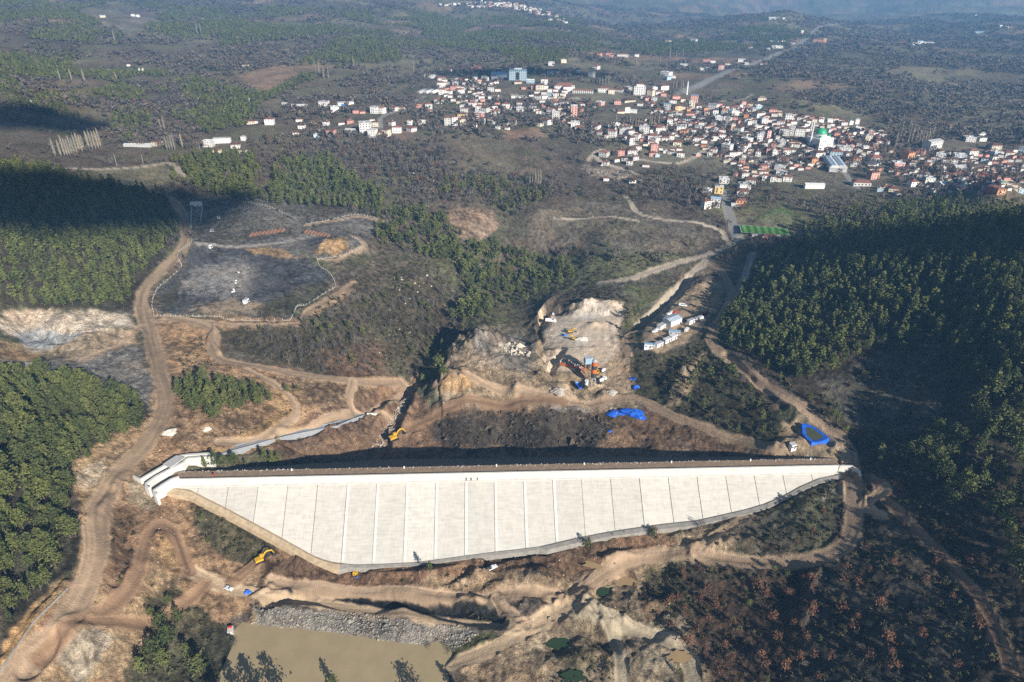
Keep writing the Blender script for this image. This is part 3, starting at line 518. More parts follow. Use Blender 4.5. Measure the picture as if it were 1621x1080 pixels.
def wall_run(P, h0, h1, th, cap=True):
    """a wall of thickness th along world points P (x,y,zbase,ztop)"""
    b = MB(); n = len(P); L = []; R = []
    for i in range(n):
        a = np.array(P[max(i-1,0)][:2]); c = np.array(P[min(i+1,n-1)][:2]); d = (c-a)/max(np.linalg.norm(c-a),1e-6); nn = np.array([-d[1], d[0]])*th/2
        p = np.array(P[i][:2]); L.append(p+nn); R.append(p-nn)
    vs = []
    for i in range(n): vs += [(*L[i], h0[i]), (*R[i], h0[i]), (*R[i], h1[i]), (*L[i], h1[i])]
    fs = [(0,1,2,3), (4*n-1,4*n-2,4*n-3,4*n-4)]
    for i in range(n-1):
        a = 4*i; c = a+4
        for k in range(4): fs.append((a+k, a+(k+1)%4, c+(k+1)%4, c+k))
    return b.add(vs, fs)
def dup(root, loc, rz=0.0, label=None, group=None, sc=None):
    r = root.copy(); COL.objects.link(r); r.location = loc; r.rotation_euler = (0, 0, rz)
    if sc: r.scale = (sc, sc, sc) if not hasattr(sc, '__len__') else sc
    if label: r['label'] = label
    if group: r['group'] = group
    for ch in root.children:
        c = ch.copy(); COL.objects.link(c); c.parent = r
        for g in ch.children:
            d = g.copy(); COL.objects.link(d); d.parent = c
    return r
# ------------------------------------------------------------------ concrete
def concrete(name, rgb, rnd=0.0, streak=True, sc=.25):
    m = bpy.data.materials.new(name); m.use_nodes = True; t = m.node_tree; b = t.nodes['Principled BSDF']; N = t.nodes.new; Lk = t.links.new
    b.inputs['Roughness'].default_value = .8; b.inputs['Specular IOR Level'].default_value = .25
    co = N('ShaderNodeTexCoord'); mp = N('ShaderNodeMapping'); mp.inputs['Scale'].default_value = (2.6, .12, .5); Lk(co.outputs['Object'], mp.inputs[0])
    n1 = N('ShaderNodeTexNoise'); n1.inputs['Scale'].default_value = 1.0; n1.inputs['Detail'].default_value = 4; Lk(mp.outputs[0] if streak else co.outputs['Object'], n1.inputs['Vector'])
    n2 = N('ShaderNodeTexNoise'); n2.inputs['Scale'].default_value = sc; n2.inputs['Detail'].default_value = 5; n2.inputs['Roughness'].default_value = .65; Lk(co.outputs['Object'], n2.inputs['Vector'])
    mp3 = N('ShaderNodeMapping'); mp3.inputs['Scale'].default_value = (.07, .55, .55); Lk(co.outputs['Object'], mp3.inputs[0])
    n3 = N('ShaderNodeTexNoise'); n3.inputs['Scale'].default_value = 2.2; n3.inputs['Detail'].default_value = 3; Lk(mp3.outputs[0], n3.inputs['Vector'])
    a = N('ShaderNodeMath'); a.operation = 'ADD'; Lk(n1.outputs[0], a.inputs[0]); Lk(n2.outputs[0], a.inputs[1])
    a2 = N('ShaderNodeMath'); a2.operation = 'ADD'; Lk(a.outputs[0], a2.inputs[0]); Lk(n3.outputs[0], a2.inputs[1])
    mr = N('ShaderNodeMapRange'); mr.inputs[1].default_value = 1.15; mr.inputs[2].default_value = 1.75; mr.inputs[3].default_value = .83; mr.inputs[4].default_value = 1.07; Lk(a2.outputs[0], mr.inputs[0])
    oi = N('ShaderNodeObjectInfo'); r = N('ShaderNodeMapRange'); r.inputs[3].default_value = 1 - rnd; r.inputs[4].default_value = 1.0 + rnd*.35; Lk(oi.outputs['Random'], r.inputs[0])
    mu = N('ShaderNodeMath'); mu.operation = 'MULTIPLY'; Lk(mr.outputs[0], mu.inputs[0]); Lk(r.outputs[0], mu.inputs[1])
    v = N('ShaderNodeVectorMath'); v.operation = 'SCALE'; v.inputs[0].default_value = rgb; Lk(mu.outputs[0], v.inputs['Scale']); Lk(v.outputs[0], b.inputs['Base Color'])
    return m
M = {}
M['slab'] = concrete('face_concrete', (.51, .487, .437), .09); M['slab_grey'] = concrete('face_concrete_grey', (.487, .467, .42), .08)
M['white_conc'] = concrete('new_concrete', (.60, .58, .535), .03, False); M['chute_conc_shaded'] = concrete('chute_concrete_shaded', (.30, .315, .33), .05, False); M['grey_conc'] = concrete('grey_concrete', (.46, .45, .43), .05, False)  # chute grey is darker and bluer: its walls' shade is put into the colour
M['plinth_tan'] = mat('plinth_dusty', (.50, .385, .25), .9, nz=.5, bump=.3); M['plinth'] = mat('plinth_grey', (.30, .28, .25), .9, nz=.4, bump=.3)
M['rockfill'] = mat('rockfill', (.20, .17, .13), .95, nz=.7, bump=1.0, alt=(.09, .075, .06)); M['crest'] = mat('crest_earth', (.30, .215, .145), .95, nz=.5, bump=.4)
M['joint'] = mat('joint_dark', (.09, .085, .08), .9)
def frame_co(s, o, z): p = dam_xy(s, o); return (p[0], p[1], z)
rz_dam = math.atan2(DAX[1], DAX[0])
dam = empty('concrete_face_dam', (DL[0], DL[1], 0), rz_dam, 'long pale rockfill dam with a concrete slab face and earth crest across the valley', 'dam')
# local frame: x along the axis, y = -offset (downstream +), z up
def toe_z(s): return float(np.interp(s, toe3[:, 0], toe3[:, 1]))
def face_o(z): return FACE0 + (WALLB - z)*MF
b = MB(); ss = np.linspace(0, DLEN, 70)   # the rockfill body: crest, both shoulders
vs = []; fs = []
for s in ss:
    zt = min(toe_z(s), WALLB - .3); zt2 = zt - .8
    vs += [(s, -face_o(zt2) + .35, zt2 - .5), (s, -face_o(WALLB) + .8, WALLB - .35), (s, .6, WALLB - .35), (s, .6, -.05), (s, 6.6, 0.0 - .12), (s, 6.6 + 1.45*42, -42)]
for i in range(len(ss)-1):
    for k in range(5): fs.append((6*i+k, 6*i+k+1, 6*i+7+k, 6*i+6+k))
b.add(vs, fs); b.m = [0, 0, 0, 1, 0]*(len(ss)-1); body = b.build('embankment', [M['rockfill'], M['crest']], dam)
# loose stone along the downstream edge of the crest
b = MB()
for k in range(230):
    s = random.uniform(3, DLEN-3); r = random.uniform(.2, .55); y = 6.2 + random.uniform(-.7, .8); a = random.uniform(0, 3)
    b.add([(s+r*math.cos(a+j*1.57)*random.uniform(.7,1.2), y+r*math.sin(a+j*1.57), -.1) for j in range(4)] + [(s+random.uniform(-.1,.1), y, r*random.uniform(.6,1.1))], [(0,1,4),(1,2,4),(2,3,4),(3,0,4)])
M['stone'] = mat('pale_stone', (.40, .38, .35), .9, nz=.4)
M['white'] = mat('white_paint', (.80, .80, .78), .5, nz=.3, alt=(.70, .70, .67))
tag(b.build('crest_stones', M['stone'], dam), kind='stuff')
# face slabs, each a plate clipped by the foot of the valley
edges = [14.2]
while edges[-1] < DLEN - 22: edges.append(edges[-1] + 15.05)
edges = [1.2] + edges + [DLEN - 3]
for i in range(len(edges)-1):
    s0, s1 = edges[i] + .09, edges[i+1] - .09; n = 7; top = []; bot = []
    dark = (i < 6 or i > 14)
    if dark: s0 += .06; s1 -= .06
    for k in range(n):
        s = s0 + (s1-s0)*k/(n-1); zt = min(toe_z(s) , WALLB - .35); top.append((s, -face_o(WALLB - .3) , WALLB - .3)); bot.append((s, -face_o(zt), zt))
    b = MB(); nv = []
    for p in top: nv.append((p[0], p[1]-.14, p[2]+.2))
    for p in bot: nv.append((p[0], p[1]-.14, p[2]+.2))
    for p in top: nv.append((p[0], p[1]+.1, p[2]-.3))
    for p in bot: nv.append((p[0], p[1]+.1, p[2]-.3))
    fs = []
    for k in range(n-1):
        fs += [(k, k+1, n+k+1, n+k), (2*n+k+1, 2*n+k, 3*n+k, 3*n+k+1), (n+k, n+k+1, 3*n+k+1, 3*n+k), (k+1, k, 2*n+k, 2*n+k+1)]
    fs += [(0, n, 3*n, 2*n), (n-1, 3*n-1, 4*n-1, 2*n-1)]
    b.add(nv, fs); b.build('face_slab', M['slab_grey'] if i in (7, 10, 13, 15, 17, 20, 21) else M['slab'], dam)
b = MB()                                     # a lighter strip of newer concrete beside the middle joints
for i in range(6, 14):
    s = edges[i]; zt = toe_z(s) + .5; za = WALLB - .6
    b.add([(s+.2, -face_o(za)-.18, za+.23), (s+1.5, -face_o(za)-.18, za+.23), (s+1.5, -face_o(zt)-.18, zt+.23), (s+.2, -face_o(zt)-.18, zt+.23)], [(0,1,2,3)])
b.build('joint_strip', M['white_conc'], dam)
b = MB(); vs = []; fs = []                   # the wave wall with its foot ledge
for s in np.linspace(.0, DLEN, 24):
    sec = [(-1.1-.9, WALLB-.25), (-1.1-.9, WALLB+.12), (-1.0, WALLB+.2), (-.9, 1.0), (-1.05, 1.2), (-.35, 1.2), (-.35, WALLB-.25)]
    vs += [(s, y, z) for (y, z) in sec]
m_ = 7
for i in range(23):
    for k in range(m_): fs.append((m_*i+k, m_*i+(k+1)%m_, m_*(i+1)+(k+1)%m_, m_*(i+1)+k))
fs += [tuple(range(m_)), tuple(23*m_+k for k in range(m_-1,-1,-1))]
b.add(vs, fs).build('wave_wall', M['white_conc'], dam)
b = MB(); vs = []; fs = []; ml = []          # plinth along the foot, earth coloured on the left, grey on the right
sp = np.linspace(0, DLEN, 90)
for s in sp:
    z = toe_z(s); wd = 4.6 if s < 90 else (2.2 if s < 190 else 3.6); o = face_o(z)
    vs += [(s, -o+.3, z+.05), (s, -o-wd*.35, z+.75 if s < 90 else z+.5), (s, -o-wd, z+.1), (s, -o-wd-.3, z-2.6)]
for i in range(len(sp)-1):
    for k in range(3): fs.append((4*i+k, 4*i+k+1, 4*i+5+k, 4*i+4+k)); ml.append(0 if sp[i] < 88 else 1)
b.add(vs, fs); b.m = ml; b.build('plinth', [M['plinth_tan'], M['plinth']], dam)
for s, h in ((60, 1), (118, 1.0), (166, 1.1), (212, 1.0), (258, 1.0), (300, 1.2), (332, 1.1)): MB().lathe([(.42, -.3), (.42, h*.9), (.3, h), (.12, h+.1)], 8).build('survey_pillar', M['white'], dam, (s, 5.7, 0))
# end wall on the right abutment
P = [(DLEN-1, -.8), (DLEN+5.5, -1.4), (DLEN+7.5, -5.5), (DLEN+6.5, -9)]
b = wall_run([dam_xy(p[0], -p[1]) for p in P], [-4, -4, -4.2, -4.6], [1.2, 1.2, 1.2, .6], .9)
tag(b.build('abutment_wall', M['white_conc']), 'short white concrete wall turning the corner at the right end of the dam', 'wall')
# spillway on the left abutment
def lifted(P, z): return [tuple(map(float, at_z(u, v, z))) for (u, v) in P]
spz = 2.2
sw = empty('spillway', (*at_z(262, 750, 0), 0.0), 0, 'white concrete spillway channel with flared walls and a bridge deck at the left dam end', 'spillway')
ox, oy = sw.location.x, sw.location.y
def rel(P): return [(p[0]-ox, p[1]-oy) for p in P]
def spwall(P, top, bot, th=1.3):
    Q = rel(lifted(P, top)); return wall_run(Q, [bot]*len(Q), [top]*len(Q), th).build('channel_wall', M['white_conc'], sw)
spwall([(208,751),(211,754),(222,758),(243,746),(262,735),(280,722),(296,719.5),(338,717)], 3.0, -5)
spwall([(236,772),(231,770),(231,765),(246,754),(264,744.5),(289,732),(296,725),(338,721.5)], 3.0, -5)
spwall([(248,782),(244,780),(243,776),(258,766),(270,758.5),(283,754)], 2.2, -5)
Q = rel(lifted([(212,764),(228,776),(240,768),(262,752),(285,737),(300,730),(338,726),(338,720),(296,722),(262,740),(240,752)], -1.5))
MB().prism(Q, -4.5, -1.6).build('channel_floor', M['grey_conc'], sw)
Q = rel(lifted([(258,734.5),(279,721),(293,724),(270,740)], 3.6)); MB().prism(Q, 3.02, 3.7).build('bridge_deck', M['grey_conc'], sw)
# chute: floor and two walls running down to the stilling end
ch = ats([(338,721),(362,713),(395,704),(425,694),(460,687),(500,679),(530,672),(552,664),(575,656)]); chz = np.linspace(-1.4, -22, len(ch))
chute = empty('spillway_chute', (float(ch[0][0]), float(ch[0][1]), 0), 0, 'long narrow pale concrete chute running downhill from the spillway', 'spillway chute')
cx0, cy0 = ch[0][0], ch[0][1]
dirs = [ch[min(i+1, len(ch)-1)][:2]-ch[max(i-1, 0)][:2] for i in range(len(ch))]; nrm = [np.array([-d[1], d[0]])/np.linalg.norm(d) for d in dirs]
chz = np.minimum(chz, ch[:, 2] + .1); chz = np.maximum(chz, ch[:, 2] - .5)
for sg in (-1, 1):
    Q = [(ch[i][0]-cx0+nrm[i][0]*2.2*sg, ch[i][1]-cy0+nrm[i][1]*2.2*sg) for i in range(len(ch))]
    wall_run(Q, list(chz-3), list(chz+.8), .5).build('chute_wall', M['chute_conc_shaded'], chute)
vs = []; fs = []
for i in range(len(ch)):
    for sg in (-1, 1): vs.append((ch[i][0]-cx0+nrm[i][0]*2.0*sg, ch[i][1]-cy0+nrm[i][1]*2.0*sg, chz[i]+.2))
for i in range(len(ch)-1): fs.append((2*i, 2*i+1, 2*i+3, 2*i+2))
MB().add(vs, fs).build('chute_floor', M['chute_conc_shaded'], chute)
for du, dv in ((-1, 1),):
    e = ch[-1]; d = dirs[-1]/np.linalg.norm(dirs[-1])
    for sg in (-1, 1):
        p0 = np.array([e[0]-cx0, e[1]-cy0]) + nrm[-1]*3.2*sg; p1 = p0 + d*4 + nrm[-1]*5*sg
        wall_run([p0, p1], [chz[-1]-3]*2, [chz[-1]+2, chz[-1]+1.2], .8).build('wing_wall', M['white_conc'], chute)
# ------------------------------------------------------------------ water
def water_mat(name, rgb, rough=.12, spec=.35):
    m = mat(name, rgb, rough, spec, nz=.15, alt=tuple(c*.9 for c in rgb)); return m
M['muddy'] = water_mat('muddy_water', (.36, .285, .165), .22, .3); M['greenw'] = water_mat('green_water', (.035, .06, .025)); M['puddle'] = water_mat('puddle_water', (.36, .25, .13), .3)
c = POND.mean(0); PB = np.array([p + (p-c)/np.linalg.norm(p-c)*2.5 for p in POND])
tag(MB().add([(p[0], p[1], WATERZ) for p in PB], [tuple(range(len(PB)))]).build('reservoir_water', M['muddy']), 'still muddy brown water of the small reservoir below the stone bank', None, None, 'structure')
for (u, v, ru, rv, k, lab) in [(950,935,5.2,4.0,'greenw','dark green'),(880,1017,6,4.2,'greenw','dark green'),(942,895,5.5,3.0,'puddle','tan'),(990,923,6,4.0,'puddle','tan'),(908,1073,5,3,'greenw','green'),(1076,1042,5,3,'puddle','tan')]:
    x, y, z = at(u, v); n = 22; P = [(x+ru*math.cos(6.283*i/n)*(1+.25*math.sin(i*1.7+u)), y+rv*math.sin(6.283*i/n)*(1+.2*math.cos(i*2.3+v))) for i in range(n)]
    zz = float(np.percentile(zg(np.array([p[0] for p in P]), np.array([p[1] for p in P])), 55)); zz = z + 1.0
    tag(MB().add([(p[0], p[1], zz) for p in P], [tuple(range(n))]).build('puddle_water', M[k]), lab + ' water standing in a hollow of the dug ground below the dam', None, None, 'structure')
# ------------------------------------------------------------------ vegetation
def leaf_mat(name, rgb, mode, var=.35):
    m = bpy.data.materials.new(name); m.use_nodes = True; t = m.node_tree; b = t.nodes['Principled BSDF']; N = t.nodes.new; Lk = t.links.new
    b.inputs['Roughness'].default_value = .8; b.inputs['Specular IOR Level'].default_value = .15
    if mode == 'obj':
        oi = N('ShaderNodeObjectInfo'); f = oi.outputs['Random']
    else:
        a = N('ShaderNodeAttribute'); a.attribute_name = 'tint'; f = a.outputs['Fac']
    co = N('ShaderNodeTexCoord'); n = N('ShaderNodeTexNoise'); n.inputs['Scale'].default_value = .55; n.inputs['Detail'].default_value = 2; Lk(co.outputs['Object'], n.inputs['Vector'])
    ad = N('ShaderNodeMath'); ad.operation = 'ADD'; Lk(f, ad.inputs[0]); Lk(n.outputs[0], ad.inputs[1])
    r = N('ShaderNodeValToRGB'); e = r.color_ramp.elements; lo = [c*(1-var) for c in rgb]; hi = [c*(1+var) for c in rgb]
    e[0].position = .15; e[0].color = (lo[0]*.9, lo[1], lo[2]*1.1, 1); e[1].position = .85; e[1].color = (hi[0]*1.1, hi[1], hi[2]*.85, 1)
    h = N('ShaderNodeMath'); h.operation = 'MULTIPLY'; h.inputs[1].default_value = .5; Lk(ad.outputs[0], h.inputs[0]); Lk(h.outputs[0], r.inputs[0]); Lk(r.outputs[0], b.inputs['Base Color'])
    return m
PINE = (.098, .116, .042); BARE = (.112, .099, .090); RUSS = (.135, .072, .046); SHRB = (.066, .064, .036); POPL = (.27, .245, .20)
for nm, rgb, vr in (('pine', PINE, .4), ('bare', BARE, .3), ('russet', RUSS, .4), ('shrub', SHRB, .45), ('poplar', POPL, .2)):
    M[nm+'_o'] = leaf_mat(nm+'_crown', rgb, 'obj', vr); M[nm+'_t'] = leaf_mat(nm+'_mass', rgb, 'tint', vr)
M['bark'] = mat('bark', (.16, .12, .09), .95, nz=2.0)
M['pale_bark'] = mat('pale_bark', (.24, .215, .185), .95, nz=2.0)
def tris(cs, size, r, flat=.5, sliver=1.0):
    """small leaf faces round the points cs"""
    n = len(cs); a = r.normal(size=(n, 3)); a[:, 2] *= flat; a /= np.linalg.norm(a, axis=1)[:, None]+1e-9
    b = np.cross(a, r.normal(size=(n, 3))); b /= np.linalg.norm(b, axis=1)[:, None]+1e-9
    s = (np.asarray(size)*r.uniform(.65, 1.35, n))[:, None]
    return np.stack([cs - a*s*.6 - b*s*.5*sliver, cs + a*s*.75, cs - a*s*.3 + b*s*.6*sliver], 1).reshape(-1, 3)
def pine_crown(n, size, seed, h=9.0, rad=2.3, pw=.7):
    """rounded uneven cone of leaf clumps, unit in metres, base of the crown at 0.28 h"""
    r = np.random.default_rng(seed); z0 = h*r.uniform(.2, .36); nb = 26 if n > 60 else 12; P = []
    lean = r.uniform(-.25, .25, 2)
    for k in range(nb):
        t = (k + r.uniform(0, 1))/nb; z = z0 + (h - z0)*t; R = rad*(1-t)**pw*(.55 + .75*r.uniform())*(.55 + .45*min(1, t*5)); a = k*2.4 + r.uniform(-.5, .5)
        c = np.array([math.cos(a)*R*.75 + lean[0]*t, math.sin(a)*R*.75 + lean[1]*t, z + R*.15]); m = max(2, int(n/nb*(1.25 - .5*t)))
        P.append(c + r.normal(size=(m, 3))*np.array([.40*R+.22, .40*R+.22, .24*R+.2])*.8)
    P.append(np.array([[lean[0], lean[1], h]]) + r.normal(size=(4, 3))*.15)
    return tris(np.vstack(P), size, r, .55)
def dome_crown(n, size, seed, h=5.0, rad=2.2, sliver=.28, low=.3, flat=1.4):
    r = np.random.default_rng(seed); nb = 9 if n > 40 else 5; P = []
    for k in range(nb):
        a = k*2.4 + r.uniform(-.6, .6); q = math.sqrt((k+.5)/nb); R = rad*q*.72; z = h*(low + (.92-low)*(1 - .75*q*q)*r.uniform(.75, 1.05)); m = max(2, n//nb)
        P.append(np.array([math.cos(a)*R, math.sin(a)*R, z]) + r.normal(size=(m, 3))*np.array([rad*.26, rad*.26, h*.13]))
    return tris(np.vstack(P), size, r, flat, sliver)
def column_crown(n, size, seed, h=20., rad=1.7):
    r = np.random.default_rng(seed); t = r.uniform(.06, 1, n); R = rad*np.minimum(1, (1-t)*3.2 + .12)*np.minimum(1, t*5)*np.sqrt(r.uniform(0, 1, n)); a = r.uniform(0, 6.28, n)
    c = np.stack([R*np.cos(a), R*np.sin(a), t*h], 1); d = np.stack([np.cos(a)*.12, np.sin(a)*.12, np.ones(n)], 1); s = (size*r.uniform(.7, 1.3, n))[:, None]; e = np.stack([-np.sin(a), np.cos(a), a*0], 1)*s*.085
    return np.stack([c - e, c + e, c + d*s], 1).reshape(-1, 3)
def mass(name, templates, mats_, P, tpl, sc, rot, tint, label, hz=None):
    """all the trees of a mass as one mesh"""
    V = []; T = []
    for k, tv in enumerate(templates):
        i = np.nonzero(tpl == k)[0]
        if len(i) == 0: continue
        c, s = np.cos(rot[i])[:, None], np.sin(rot[i])[:, None]; q = sc[i][:, None]; hh = q if hz is None else hz[i][:, None]
        x = (tv[None, :, 0]*c - tv[None, :, 1]*s)*q + P[i, 0][:, None]; y = (tv[None, :, 0]*s + tv[None, :, 1]*c)*q + P[i, 1][:, None]; z = tv[None, :, 2]*hh + P[i, 2][:, None]
        V.append(np.stack([x, y, z], -1).reshape(-1, 3)); T.append(np.repeat(tint[i], len(tv)))
    V = np.vstack(V); T = np.concatenate(T)
    o = mesh_np(name, V, np.arange(len(V)), 3, mats_)
    a = o.data.color_attributes.new('tint', 'FLOAT_COLOR', 'POINT'); a.data.foreach_set('color', np.repeat(T[:, None], 4, 1).ravel().astype(np.float32))
    o['kind'] = 'stuff'; o['label'] = label; return o
# where nothing grows
BARE_GROUND = [[(215,480),(290,505),(345,518),(350,570),(430,580),(640,602),(600,690),(590,732),(330,722),(240,735),(250,770),(300,785),(480,890),(560,905),(900,865),(1040,840),(1060,890),(900,960),(830,1000),(700,1050),(380,985),(330,925),(300,900),(190,960),(60,1090),(0,1090),(20,1020),(110,930),(135,870),(115,790),(125,745),(215,690),(250,640),(255,560)],
 [(0,490),(220,497),(220,545),(245,600),(238,645),(150,608),(0,588)],[(258,500),(253,460),(292,420),(305,385),(380,380),(480,400),(520,432),(530,455),(480,485),(462,505),(340,498)],[(600,605),(700,595),(700,570),(720,530),(790,510),(850,515),(850,490),(872,472),(990,478),(985,560),(1010,605),(1010,640),(1080,665),(1240,720),(1340,735),(1340,745),(590,750)],
 [(1010,548),(1040,500),(1100,455),(1140,445),(1120,510),(1085,545),(1050,560)],[(1165,350),(1260,355),(1268,380),(1160,380)],[(268,757),(497,895),(640,903),(880,875),(1331,745),(1331,725),(268,725)]]
OPEN = [[(712,325),(782,330),(792,360),(748,390),(712,368)],[(830,328),(905,310),(1050,330),(1145,372),(1140,400),(1040,410),(940,395),(835,395)],[(150,266),(265,258),(300,286),(240,302),(180,296)],[(365,122),(440,106),(545,104),(480,120),(420,152)],[(790,205),(855,203),(870,220),(800,224)],[(600,206),(662,203),(650,228)],[(1175,340),(1240,328),(1300,345),(1330,372),(1180,378)],[(115,18),(180,3),(255,25),(205,64),(190,50)],[(290,318),(390,300),(480,322),(560,342),(600,352),(570,402),(520,412),(400,386),(310,388)]]
TOWN = [[(900,240),(900,200),(860,205),(780,205),(690,205),(690,180),(640,200),(560,218),(480,205),(480,165),(560,150),(650,130),(760,105),(900,90),(960,120),(1060,115),(1160,150),(1270,170),(1420,200),(1500,190),(1621,215),(1621,305),(1450,310),(1330,305),(1270,300),(1200,300),(1120,335),(1100,300),(1180,290),(1160,255),(1060,262),(940,290)]]
def excluded(u, v, sets):
    m = np.zeros(u.shape, bool)
    for S in sets:
        for P in S: m |= inpoly(u, v, P)
    return m
def cand(polys, sp, seed):
    """jittered grid of ground points whose place falls in the outlines"""
    r = np.random.default_rng(seed); pts = []
    for P in polys:
        g = ats([(min(max(u, -60), 1690), min(max(v, -2), 1130)) for (u, v) in P]); x0, x1, y0, y1 = g[:, 0].min()-sp*3, g[:, 0].max()+sp*3, g[:, 1].min()-sp*3, g[:, 1].max()+sp*3
        X, Y = np.meshgrid(np.arange(x0, x1, sp), np.arange(y0, y1, sp)); X = X.ravel() + r.uniform(-.48, .48, X.size)*sp; Y = Y.ravel() + r.uniform(-.48, .48, Y.size)*sp
        Z = zg(X, Y); u, v, d = proj(X, Y, Z); k = inpoly(u + 3*vnoise(X/6, Y/6, 3), v + 3*vnoise(X/6, Y/6, 4), P) & (Y > 20); pts.append(np.stack([X[k], Y[k], Z[k], u[k], v[k], d[k]], 1))
    return np.vstack(pts)
def offroad(p, pad=.35): return p[road_mask(p[:, 0], p[:, 1]) < pad]
def thin(p, f, seed):
    r = np.random.default_rng(seed); return p[r.uniform(size=len(p)) < f]
# --- pines
PZ_ = [ # spacing, height, share, group phrase, outlines
 (5.4,10.2,.93,'the wooded slope above the left haul road',[[(0,592),(60,598),(130,610),(215,638),(243,655),(215,690),(125,738),(113,780),(130,860),(108,905),(60,940),(20,995),(-40,1040),(-40,590)]]),
 (5.0,9.4,.95,'the thick wood on the left hillside',[[(-60,262),(60,268),(150,293),(215,302),(265,320),(285,368),(250,413),(217,443),(203,488),(100,490),(-60,482)]]),
 (4.3,9.0,.97,'the small oval stand beside the dirt junction',[[(275,622),(300,608),(350,603),(418,622),(432,636),(390,655),(340,668),(295,655)]]),
 (5.2,9.0,.97,'the dark wood on the right hillside',[[(1135,505),(1190,440),(1225,400),(1250,388),(1335,377),(1621,343),(1690,340),(1690,660),(1580,650),(1530,600),(1470,545),(1400,548),(1350,570),(1310,600),(1280,608),(1235,590),(1190,565),(1140,545)]]),
 (6.6,10.4,.85,'the open wood at the right edge',[[(1440,700),(1500,690),(1540,760),(1500,790),(1420,740)],[(1690,620),(1550,640),(1525,680),(1440,700),(1425,735),(1475,745),(1525,785),(1560,830),(1590,900),(1621,960),(1690,1000)]]),
 (9.0,6.5,.55,'the scrubby slope beside the right haul road',[[(1140,545),(1190,570),(1280,615),(1340,640),(1370,700),(1420,740),(1360,735),(1320,690),(1240,620),(1160,570)]]),
 (5.4,9.0,.92,'the mid valley pine belt',[[(268,256),(330,246),(402,250),(412,272),(400,302),(340,312),(275,290)],[(440,258),(520,250),(572,290),(612,305),(600,345),(560,332),(440,326),(425,312)],[(300,300),(420,312),(440,326),(380,318)]]),
 (5.8,9.0,.72,'the pine belt running down the gully',[[(590,350),(650,333),(700,345),(740,383),(785,388),(820,402),(900,420),(932,440),(872,456),(800,468),(770,500),(735,512),(705,516),(745,470),(722,432),(680,410),(600,388)]]),
 (8,7.5,.5,'the gully above the stone heaps',[[(640,560),(700,520),(850,440),(870,470),(800,500),(720,545),(690,600),(660,605)]]),
 (7,8,.5,'the scrub between the yard and the camp',[[(985,500),(1020,495),(1035,520),(1000,545),(985,530)],[(1060,610),(1130,570),(1220,640),(1240,665),(1200,700),(1090,660)]]),
 (11,6.5,.35,'the red brown hillside left of the gully',[[(400,520),(550,470),(640,430),(700,450),(690,560),(560,585),(430,565)]]),
 (6,8,.8,'the rough field edge below the town',[[(1240,375),(1340,335),(1500,315),(1621,325),(1621,345),(1335,380)]]),
]
LONE = [
 (1125,905,4.5,'small bright pine at the top edge of the dark scrub'),(1185,960,4.5,'bright bushy pine in the middle of the dark lower scrub'),(1075,1070,5,'bright young pine near the bottom in the dark scrub'),(1245,912,4.5,'dark green pine beside the bend of the lower right road'),
 (300,1045,11,'dark green pine nearest the water in the reservoir thicket'),(228,1068,11,'pine at the bottom left of the reservoir thicket'),(268,958,6,'small green pine at the head of the reservoir thicket'),(318,1070,12,'pine in the shade at the bottom beside the water'), # u, v of the foot, height m, label
 (326,742,8,'pine at the left end of the clump behind the white spillway'),(341,738,9.5,'tall pine in the clump behind the white spillway'),(356,741,8.5,'leafy pine in the middle of the clump behind the spillway'),(372,738,9,'pine in the right half of the clump behind the spillway'),(391,740,6,'yellowish low pine at the right end of the spillway clump'),
 (421,733,10.5,'tall dark pine standing alone between the chute and the dam crest'),(432,735,8,'shorter pine leaning on the tall dark pine behind the crest'),(441,733,6.5,'small pale pine right of the tall dark pine behind the crest'),
 (670,607,8,'single round pine at the head of the stone trench'),(686,601,8.5,'pine in the middle of the trio beside the orange bank'),(703,596,8.5,'right pine of the trio beside the orange bank'),
 (455,622,6,'small pine on the bare orange spoil right of the oval stand'),(470,618,5,'low bushy pine on the bare orange spoil slope'),
 (681,905,6.5,'small pine on the brown bank below the pale face'),(931,868,7.5,'slim pine at the foot of the face near a joint'),(1033,852,6,'thin pine on the bank right of the slim pine'),
 (258,1000,11,'bright green pine in the thicket left of the reservoir'),(272,1022,13,'tall bright pine in the thicket beside the muddy reservoir'),(245,1042,12,'wide pine low in the thicket left of the reservoir'),(262,1060,12,'pine at the bottom edge left of the reservoir'),(284,985,9,'dark pine at the top of the thicket left of the reservoir'),(240,975,5,'small dark pine above the reservoir thicket'),
 (192,925,3.5,'tiny pine between the two left haul roads'),(330,860,4,'bushy young pine left of the sloping plinth'),(322,825,5,'dark pine bush beside the sloping plinth'),
 (1390,742,8,'pine beside the road bend at the right dam end'),(1402,735,7,'second pine beside the road bend behind the right dam end'),(1505,800,8,'single bright pine in the dark clearing on the right'),(1225,905,4,'small bright pine beside the brown track bottom right'),(1160,985,4,'round bright pine amid russet scrub bottom right'),(1212,1083,5,'bright pine cut by the bottom edge on the right'),
 (1280,800,4,'low dark pine below the right end of the face'),(1218,855,4.5,'young pine in scrub below the right of the face'),
 (1280,600,9,'tall pine at the tip of the right wood above the clearing'),(1425,560,8.5,'pine standing apart in the right clearing'),(1448,540,9,'pine at the clearing edge high on the right'),
 (805,402,9,'large dark pine on the edge of the dark field'),(963,392,8,'lone round tree on the dark field left of the track'),(1092,392,8,'lone dark tree on the field near the dirt road'),(975,355,6,'small lone tree on the ploughed dark field'),(1255,365,9,'dark conifer behind the football pitch'),(1215,295,8,'dark round tree below the town edge'),
 (531,1098,11.5,None),(452,1122,13,None),(415,1126,13,None),(678,1126,11.5,None),(385,1130,14,None),(735,1108,9,None),(350,1120,13,None)]
pines = []; grp = []
